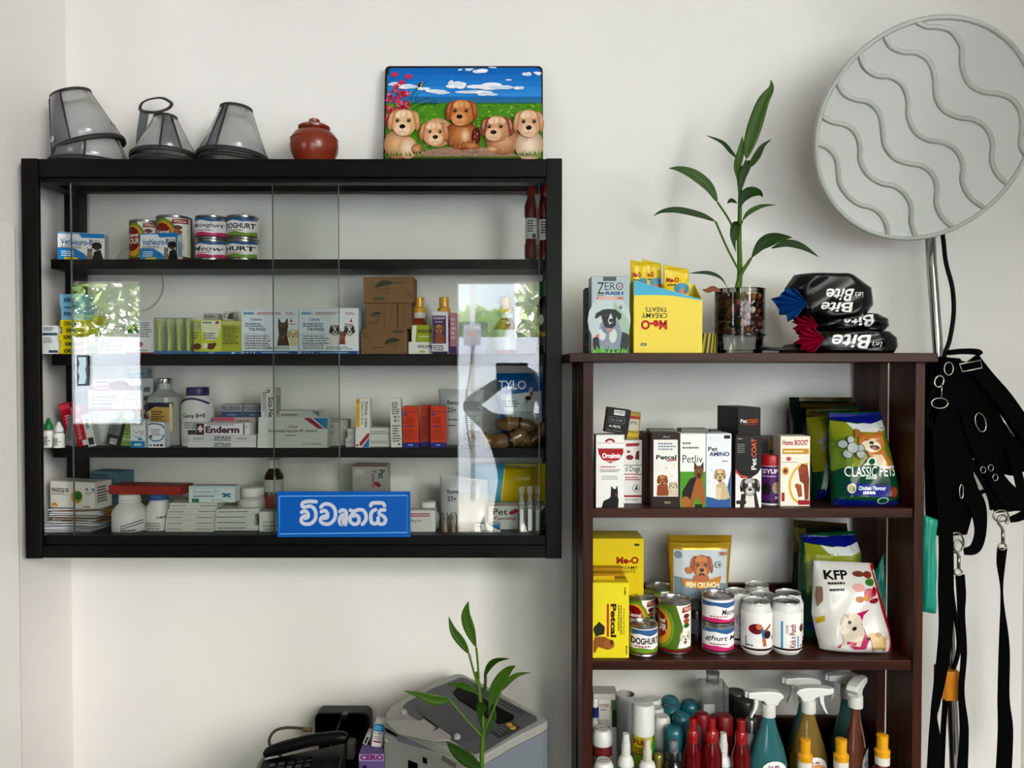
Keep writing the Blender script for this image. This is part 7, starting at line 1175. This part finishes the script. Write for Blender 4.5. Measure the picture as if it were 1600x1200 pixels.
# ---------------------------------------------------------------- below the cabinet: table, printer, telephone, second plant
tb = empty('side_table', (-.2, 1.70, 0), 'low dark table carrying printer and telephone', 'table')
TBZ = .50
box('table_top', (-.75, .22, -.42, .28, TBZ - .03, TBZ), WOODH, tb, bevel=.003)
for a in (-.70, .16):
    for b in (-.37, .22): box('leg', (a, a + .05, b, b + .05, 0, TBZ - .03), WOOD, tb, bevel=.002)
ZT = CZ - .7706                               # height of the printer's top
def hit(px, py, p0, n):
    o = Vector((0, 0, CZ)); d = P(px, py, 1.0) - o; return o + d * ((Vector(p0) - o).dot(Vector(n)) / d.dot(Vector(n)))
pr_ = empty('laser_printer', (-.1, 1.72, TBZ), 'grey laser printer with smoked paper flap below the cabinet', 'printer'); PRL = Vector(pr_.location)
def tp(px, py, h=0): return hit(px, py, (0, 0, ZT + h), (0, 0, 1)) - PRL
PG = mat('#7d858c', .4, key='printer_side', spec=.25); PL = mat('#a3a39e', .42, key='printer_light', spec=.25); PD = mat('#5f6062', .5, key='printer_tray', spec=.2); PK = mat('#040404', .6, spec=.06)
def slab(name, pts, h0, h1, m, par=pr_, bevel=.001, at=0):
    q = [tp(a, b, at) for a, b in pts]; n = len(q); V = [(v.x, v.y, ZT - PRL.z + h) for h in (h0, h1) for v in q]
    return mesh(name, V, [tuple(range(n)), tuple(range(2 * n - 1, n - 1, -1))] + [(i, i + n, (i + 1) % n + n, (i + 1) % n) for i in range(n)], m, par, bevel=bevel)
OUT = [(600.5, 1126), (602, 1115), (611, 1103), (632, 1091), (660, 1075), (695, 1057.5), (712.5, 1052.6), (723, 1053), (747.5, 1064.5), (800, 1092.5), (852.5, 1122), (855.7, 1126), (849, 1131), (800, 1155), (758, 1180), (742, 1189)]
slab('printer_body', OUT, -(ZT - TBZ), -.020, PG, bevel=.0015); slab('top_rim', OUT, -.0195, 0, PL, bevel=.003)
slab('output_tray', [(629, 1105), (635.5, 1098), (674, 1077), (719.5, 1059), (730, 1061), (782.5, 1091), (838.5, 1120.5), (840, 1126), (800, 1148.5), (758, 1175), (742, 1179), (704, 1155.5), (660, 1127.5), (639, 1117)], -.002, .0012, PD, bevel=.0006)
slab('tray_slope', [(650, 1106), (712, 1104), (752, 1146), (737, 1160), (700, 1150), (665, 1127)], .0008, .0024, mat('#55565a', .5, spec=.2), bevel=.0005)
slab('paper_slot', [(708, 1084), (716, 1075), (725, 1077), (803.5, 1120.5), (802, 1126), (779, 1133), (765, 1126), (716, 1094)], .001, .0045, PK)
for i in range(17):
    t = i / 16; x, y = 742 + 78 * t, 1070 + 43 * t; slab('vent_slat', [(x, y), (x + 1.6, y + .9), (x - 6.6, y + 6.4), (x - 8.2, y + 5.5)], .0010, .0022, mat('#2e2f30', .5), bevel=0)
cp = slab('control_panel', [(765, 1145), (798, 1128), (813, 1138), (779, 1155)], .001, .003, mat('#2a2b2a', .4, spec=.2), bevel=.0005)
for x, y in ((795.6, 1132.7), (801, 1137.7)): v = tp(x, y, .003); lathe('button', [(.0068, 0), (.0068, .002), (.005, .003), (0, .003)], mat('#b9982a', .4), pr_, (v.x, v.y, ZT - PRL.z + .003), n=18)
for k in range(4): slab('panel_legend', [(771 + k * 5, 1143 - k * 2.6), (772.6 + k * 5, 1142.2 - k * 2.6), (784 + k * 5, 1149 - k * 2.6), (782.4 + k * 5, 1149.8 - k * 2.6)], .003, .0034, mat('#6a6c6a', .5), cp, bevel=0)
slab('paper_flap', [(600.5, 1127), (656, 1128), (662, 1122), (705.5, 1152), (702, 1157), (677.5, 1159), (621.5, 1147)], .012, .0145, clear_mat('smoked_flap', (.36, .34, .31), 1.45, .15, dens=.75), bevel=.0006, at=.012)
tube('paper_guide', [tp(659, 1124, .014), tp(662, 1120, .016), tp(684.5, 1137, .016), tp(677.5, 1141.5, .014)], .0013, PK, pr_, n=6)
for x, y in ((631, 1115), (714, 1154)): v = tp(x, y, .0); lathe('flap_hinge', [(.008, 0), (.007, .008), (.003, .011)], PL, pr_, (v.x, v.y, ZT - PRL.z - .001), n=14)
fa, fb = tp(600.5, 1126) + PRL, tp(742, 1189) + PRL; fd = (fb - fa).normalized(); fn = Vector((fd.y, -fd.x, 0)); fn = fn if fn.y < 0 else -fn
def facing(name, pts, d0, d1, m, par=pr_, bevel=.001):
    q = [hit(a, b, fa, fn) - PRL for a, b in pts]; n = len(q); V = [v + fn * d for d in (d0, d1) for v in q]
    return mesh(name, V, [tuple(range(n)), tuple(range(2 * n - 1, n - 1, -1))] + [(i, i + n, (i + 1) % n + n, (i + 1) % n) for i in range(n)], m, par, bevel=bevel)
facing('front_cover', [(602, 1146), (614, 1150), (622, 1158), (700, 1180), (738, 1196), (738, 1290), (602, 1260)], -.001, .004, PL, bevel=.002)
facing('feed_opening', [(640, 1186), (655, 1192), (655, 1240), (640, 1232)], .0035, .0045, PK, bevel=0); facing('maker_badge', [(663, 1181), (669.5, 1184), (669.5, 1193), (663, 1190)], .0035, .0048, PK, bevel=0); facing('name_plate', [(695, 1179), (715.5, 1192), (714, 1200), (692, 1186)], .0035, .0048, mat('#77746a', .4), bevel=0)
facing('side_latch', [(603, 1136), (621, 1147), (622, 1150), (606, 1142)], .003, .0045, PK, bevel=0); v = hit(606, 1156, fa, fn) - PRL + fn * .004; tube('power_button', [v, v + fn * .003], .006, PL, pr_, n=16)
def rr2(x0, x1, y0, y1, r):
    pts = []
    for cx_, cy_, a in ((x1 - r[0], y1 - r[0], 0), (x0 + r[1], y1 - r[1], 90), (x0 + r[2], y0 + r[2], 180), (x1 - r[3], y0 + r[3], 270)):
        for i in range(7): t = R(a + 15 * i); rr = r[a // 90]; pts.append((cx_ + rr * math.cos(t), cy_ + rr * math.sin(t)))
    return pts
# black set top box and desk phone
RZ = P(0, 1157, 1.90).z
ro = empty('router_box', (P(529, 0, 1.90).x, 1.90, RZ), 'glossy black rounded box with aerial standing behind the telephone', 'router'); rl = Vector(ro.location)
xa_, xb_ = P(486, 0, 1.9).x - rl.x, P(573, 0, 1.9).x - rl.x; zt_ = P(0, 1113.5, 1.9).z - RZ
prism('case', rr2(xa_, xb_, 0, zt_, (.016, .016, .01, .01)), 0, .042, mat('#121213', .45, spec=.25), ro, bevel=.002); prism('glossy_front', rr2(xa_ + .004, xb_ - .006, .004, zt_ - .004, (.013, .013, .008, .008)), -.0012, .0003, mat('#070605', .08, spec=.5), ro)
tube('aerial', [P(534, 1121, 1.885) - rl, P(503, 1206, 1.80) - rl], .0034, mat('#0b0b0b', .25, spec=.4), ro, n=8); box('aerial_hinge', (P(529, 0, 1.885).x - rl.x, P(538, 0, 1.885).x - rl.x, -.018, 0, P(0, 1124, 1.885).z - RZ, P(0, 1116, 1.885).z - RZ), mat('#0b0b0b', .4), ro, bevel=.001)
box('adapter_plug', (P(538, 0, 1.88).x - rl.x, P(549.5, 0, 1.88).x - rl.x, -.03, -.0, P(0, 1184, 1.88).z - RZ, P(0, 1158.5, 1.88).z - RZ), mat('#8d8a84', .5), ro, bevel=.002)
sb = box('dark_block', (P(492, 0, 1.9).x, P(566, 0, 1.9).x, 1.901, 1.96, TBZ, RZ - .0005), mat('#14100e', .5, spec=.2), None, bevel=.002); tag(sb, 'dark wooden block lifting the black router box', 'block')
cb = empty('network_cable', P(440, 1160, 1.92), 'beige network cable curving out of the router box', 'cable')
tube('cable', [v - cb.location for v in catmull([P(487, 1141, 1.92), P(470, 1138, 1.92), P(448, 1137, 1.92), P(430, 1142, 1.92), P(421, 1155, 1.92), P(424, 1168, 1.91), P(440, 1185, 1.9), P(452, 1230, 1.9)], 8)], .0036, mat('#5f5248', .6, spec=.2), cb, n=8); tube('plug', [P(487, 1141, 1.92) - cb.location, P(474, 1139, 1.92) - cb.location], .006, mat('#77694f', .5), cb, n=8)
ph = empty('desk_telephone', (P(470, 0, 1.70).x, 1.70, TBZ), 'black desk telephone with keypad and resting handset', 'telephone'); PHL = Vector(ph.location); PHB = mat('#0c0c0d', .45, key='phone_black', spec=.2)
qt = [P(404, 1188, 1.72), P(541, 1160, 1.76), P(520, 1240, 1.58), P(380, 1250, 1.58)]
mesh('phone_body', [v - PHL for v in qt] + [Vector((v.x, v.y, TBZ)) - PHL for v in qt], [(0, 1, 2, 3), (7, 6, 5, 4), (0, 4, 5, 1), (1, 5, 6, 2), (2, 6, 7, 3), (3, 7, 4, 0)], PHB, ph, bevel=.005, seg=3)
HS = [(414, 1180, 5), (422, 1174, 8), (440, 1168.5, 9.5), (460, 1163, 9.5), (484, 1157, 9.5), (511, 1153.5, 9.5), (530, 1152, 9.5), (539, 1153, 8), (542, 1155, 4)]
hq = catmull([(a, b, r) for a, b, r in HS], 5); tube('handset', [P(v.x, v.y, 1.735) - PHL for v in hq], [v.z / F * 1.735 for v in hq], PHB, ph, n=14)
bl_ = lambda u, v: (qt[0] * (1 - u) + qt[1] * u) * (1 - v) + (qt[3] * (1 - u) + qt[2] * u) * v
fnz = (qt[1] - qt[0]).cross(qt[3] - qt[0]).normalized(); fnz = fnz if fnz.z > 0 else -fnz
for i in range(5):
    for j in range(4):
        c = [bl_(.16 + i * .105 + a, .22 + j * .13 + b) for a, b in ((0, 0), (.075, 0), (.075, .075), (0, .075))]; V = [v - PHL for v in c] + [v - PHL + fnz * .005 for v in c]
        mesh('key', V, [(0, 1, 2, 3), (7, 6, 5, 4), (0, 4, 5, 1), (1, 5, 6, 2), (2, 6, 7, 3), (3, 7, 4, 0)], mat('#161718', .25, spec=.5), ph, bevel=.0015)
tube('silver_edge', [P(412, 1184, 1.70) - PHL, P(408, 1190, 1.69) - PHL, P(402, 1204, 1.66) - PHL], .004, mat('#8a8a88', .3, .8), ph, n=8)
carton('medicine_box', 'purple carton standing between telephone and printer', 561, 600, 1178, 1300, 1.66, .04, '#6b5a8a', lambda g: (g.r(561.5, 1178.5, 599.5, 1187, '#a99ab8'), g.T('CERO', 563, 1179, 599, 1186, '#7a2a6a', .06), g.e(570, 1196, 4, 4, '#2a2440')), TBZ)
carton('medicine_box', 'blue topped white carton tilted above the purple one', 580, 596, 1132, 1178, 1.69, .03, '#cfcfcc', lambda g: (g.r(580.5, 1132.5, 595.5, 1147, '#2a86b8'), g.L(582, 1136, 594, 1144, 2, '#9ad0ea'), g.T('C VET', 582, 1149, 594, 1153, '#333', .02), g.r(582, 1166, 594, 1169, '#a02a30'), g.L(582, 1156, 594, 1163, 2, '#888')), P(0, 1179, 1.66).z, roll=9)
carton('medicine_box', 'slim pale box leaning beside the blue topped carton', 566, 573, 1148, 1180, 1.70, .03, '#a9a6a2', lambda g: g.r(568, 1155, 571, 1176, '#222'), P(0, 1179, 1.66).z, roll=24)
PY2 = 1.40
pl2 = empty('lucky_bamboo', (P(752, 0, PY2).x, PY2, TBZ), 'short lucky bamboo shoot in front of the printer', 'plant')
lathe('glass', [(.03, .001), (.036, .004), (.038, .09)], GLASS, pl2, n=30); lathe('water', [(.035, .003), (.036, .06), (0, .06)], clear_mat('water', (.86, .9, .86), 1.33, 0), pl2, n=30)
stalk(pl2, [(752, 1330), (753, 1230), (753, 1180), (755, 1140), (751, 1100), (748, 1070), (744, 1050)], 4.4, PY2, r1=2.4)
for p_, w_, m_, d_, pk in [([(744, 1012), (736, 990), (728, 962), (732, 939)], 21, LEAF, 0, .5), ([(733, 1022), (722, 1005), (708, 985), (701, 963)], 17, LEAF, .02, .45), ([(756, 1060), (764, 1042), (776, 1032), (797, 1029)], 12, LEAFD, -.02, .45), ([(765, 1105), (772, 1080), (785, 1058), (797, 1045), (806, 1041)], 22, LEAF, -.02, .4), ([(783, 1080), (795, 1064), (810, 1054), (830, 1051)], 11, LEAF, .0, .4), ([(702, 1093), (680, 1094), (655, 1086), (630, 1079)], 20, LEAF, -.02, .35), ([(744, 1082), (730, 1074), (715, 1070), (698, 1070)], 13, LEAF, .02, .4), ([(752, 1200), (735, 1190), (712, 1172), (697, 1158)], 28, LEAFD, -.02, .45), ([(757, 1150), (750, 1125), (752, 1105), (755, 1098)], 20, LEAFD, -.01, .7), ([(758, 1155), (768, 1130), (768, 1110), (762, 1095)], 16, LEAFD, .01, .55), ([(756, 1090), (758, 1070), (759, 1050), (759, 1040)], 6, LEAFD, .01, .3)]: leaf(pl2, p_, w_ * .84, PY2 - .006, m_, d_, peak=pk)
for p_ in ([(744, 1012), (746, 1030), (748, 1060)], [(733, 1022), (739, 1045), (746, 1070)], [(702, 1093), (725, 1120), (752, 1150)], [(783, 1080), (770, 1110), (758, 1140)]): stalk(pl2, p_, 1.7, PY2 - .004, name='leaf_stalk')
# ---------------------------------------------------------------- the photographer, seen only mirrored in the glass
def person():
    o0 = empty('person', (.06, -.38, 0), 'person in a dark shirt holding up a phone, faintly mirrored in the glass', 'person')
    J = {'pelvis': (0, 0, .86, .13, .1), 'waist': (0, 0, 1.0, .125, .095), 'chest': (0, .01, 1.17, .15, .105), 'neck0': (0, .01, 1.285, .065, .06), 'neck': (0, .02, 1.33, .05, .05), 'head0': (0, .03, 1.40, .072, .085), 'head': (0, .03, 1.49, .075, .09),
         'ls': (-.16, .01, 1.26, .06, .06), 'le': (-.28, .16, 1.37, .043, .043), 'lw': (-.11, .31, 1.49, .03, .03), 'lh': (-.07, .335, 1.515, .032, .018), 'rs': (.16, .01, 1.26, .06, .06), 're': (.25, .14, 1.10, .043, .043), 'rw': (.06, .31, 1.45, .03, .03), 'rh': (-.01, .335, 1.475, .032, .018),
         'lp': (-.09, 0, .82, .085, .085), 'lk': (-.1, .02, .46, .062, .062), 'la': (-.1, 0, .08, .04, .04), 'lf': (-.11, .13, .04, .04, .03), 'rp': (.09, 0, .82, .085, .085), 'rk': (.1, .02, .46, .062, .062), 'ra': (.1, 0, .08, .04, .04), 'rf': (.11, .13, .04, .04, .03)}
    E = [('pelvis', 'waist'), ('waist', 'chest'), ('chest', 'neck0'), ('neck0', 'neck'), ('neck', 'head0'), ('head0', 'head'), ('chest', 'ls'), ('ls', 'le'), ('le', 'lw'), ('lw', 'lh'), ('chest', 'rs'), ('rs', 're'), ('re', 'rw'), ('rw', 'rh'), ('pelvis', 'lp'), ('lp', 'lk'), ('lk', 'la'), ('la', 'lf'), ('pelvis', 'rp'), ('rp', 'rk'), ('rk', 'ra'), ('ra', 'rf')]
    for h, sx in (('lh', -1), ('rh', 1)):
        b = J[h]
        for i in range(4):
            k1, k2 = h + f'f{i}', h + f'g{i}'; J[k1] = (b[0] - sx * (.022 + .006 * (i % 2)), b[1] + .018, b[2] + .03 - i * .018, .009, .009); J[k2] = (b[0] - sx * .045, b[1] + .012, b[2] + .03 - i * .018, .008, .008); E += [(h, k1), (k1, k2)]
        J[h + 't'] = (b[0] + sx * .01, b[1] - .004, b[2] + .045, .01, .01); E.append((h, h + 't'))
    ks = list(J); me = bpy.data.meshes.new('body'); me.from_pydata([J[k][:3] for k in ks], [(ks.index(a), ks.index(b)) for a, b in E], []); o = put(bpy.data.objects.new('body', me), o0)
    md = o.modifiers.new('skin', 'SKIN'); md.use_smooth_shade = True; sv = me.skin_vertices[0].data if me.skin_vertices else None
    if sv is None:
        bpy.context.view_layer.objects.active = o
        bm = bmesh.new(); bm.from_mesh(me); bm.verts.layers.skin.verify(); bm.to_mesh(me); bm.free(); sv = me.skin_vertices[0].data
    for i, k in enumerate(ks): sv[i].radius = J[k][3:]; sv[i].use_root = k == 'pelvis'
    o.modifiers.new('sub', 'SUBSURF').levels = 2; o.modifiers['sub'].render_levels = 2
    m = mat('#23252a', .8, key='clothes'); nt = m.node_tree; tc = nt.nodes.new('ShaderNodeTexCoord'); sp = nt.nodes.new('ShaderNodeSeparateXYZ'); gt = nt.nodes.new('ShaderNodeMath'); gt.operation = 'GREATER_THAN'; gt.inputs[1].default_value = 1.325; mx = nt.nodes.new('ShaderNodeMix'); mx.data_type = 'RGBA'; mx.inputs['A'].default_value = (*hx('#23252a'), 1); mx.inputs['B'].default_value = (*hx('#8a5a42'), 1)
    nt.links.new(tc.outputs['Object'], sp.inputs[0]); nt.links.new(sp.outputs['Z'], gt.inputs[0]); nt.links.new(gt.outputs[0], mx.inputs['Factor']); nt.links.new(mx.outputs['Result'], nt.nodes['Principled BSDF'].inputs['Base Color']); me.materials.append(m)
    V, Fa = [], []; n = 20
    for j in range(9):
        for i in range(n): a = 2 * math.pi * i / n; ph_ = R(-8 + 98 * j / 8 - (38 if 2 < i < 8 else 0) * 0); V.append((.087 * math.cos(a) * math.cos(ph_), .03 - .012 + .1 * math.sin(a) * math.cos(ph_), 1.475 + .088 * math.sin(ph_)))
    for j in range(8):
        for i in range(n): Fa.append((j * n + i, j * n + (i + 1) % n, (j + 1) * n + (i + 1) % n, (j + 1) * n + i))
    mesh('hair', V, Fa, mat('#120d0b', .6), o0, smooth=True)
    for s_ in (-1, 1): lathe('eye', [(.011, 0), (.008, .005), (0, .007)], mat('#e8e4e0', .3), o0, (s_ * .032, .112, 1.455), (R(-90), 0, 0), n=12)
    lathe('nose', [(.016, 0), (.012, .014), (0, .022)], mat('#8a5a42', .6), o0, (0, .108, 1.425), (R(-90), 0, 0), n=12); box('mouth', (-.024, .024, .106, .116, 1.388, 1.396), mat('#6b3430', .5), o0, bevel=.002)
    f = box('smartphone', (-.075, .075, -.0215, -.0135, 1.505, 1.58), mat('#131416', .25), None, bevel=.003); tag(f, 'dark phone held sideways at eye level, faintly mirrored', 'phone')
person()
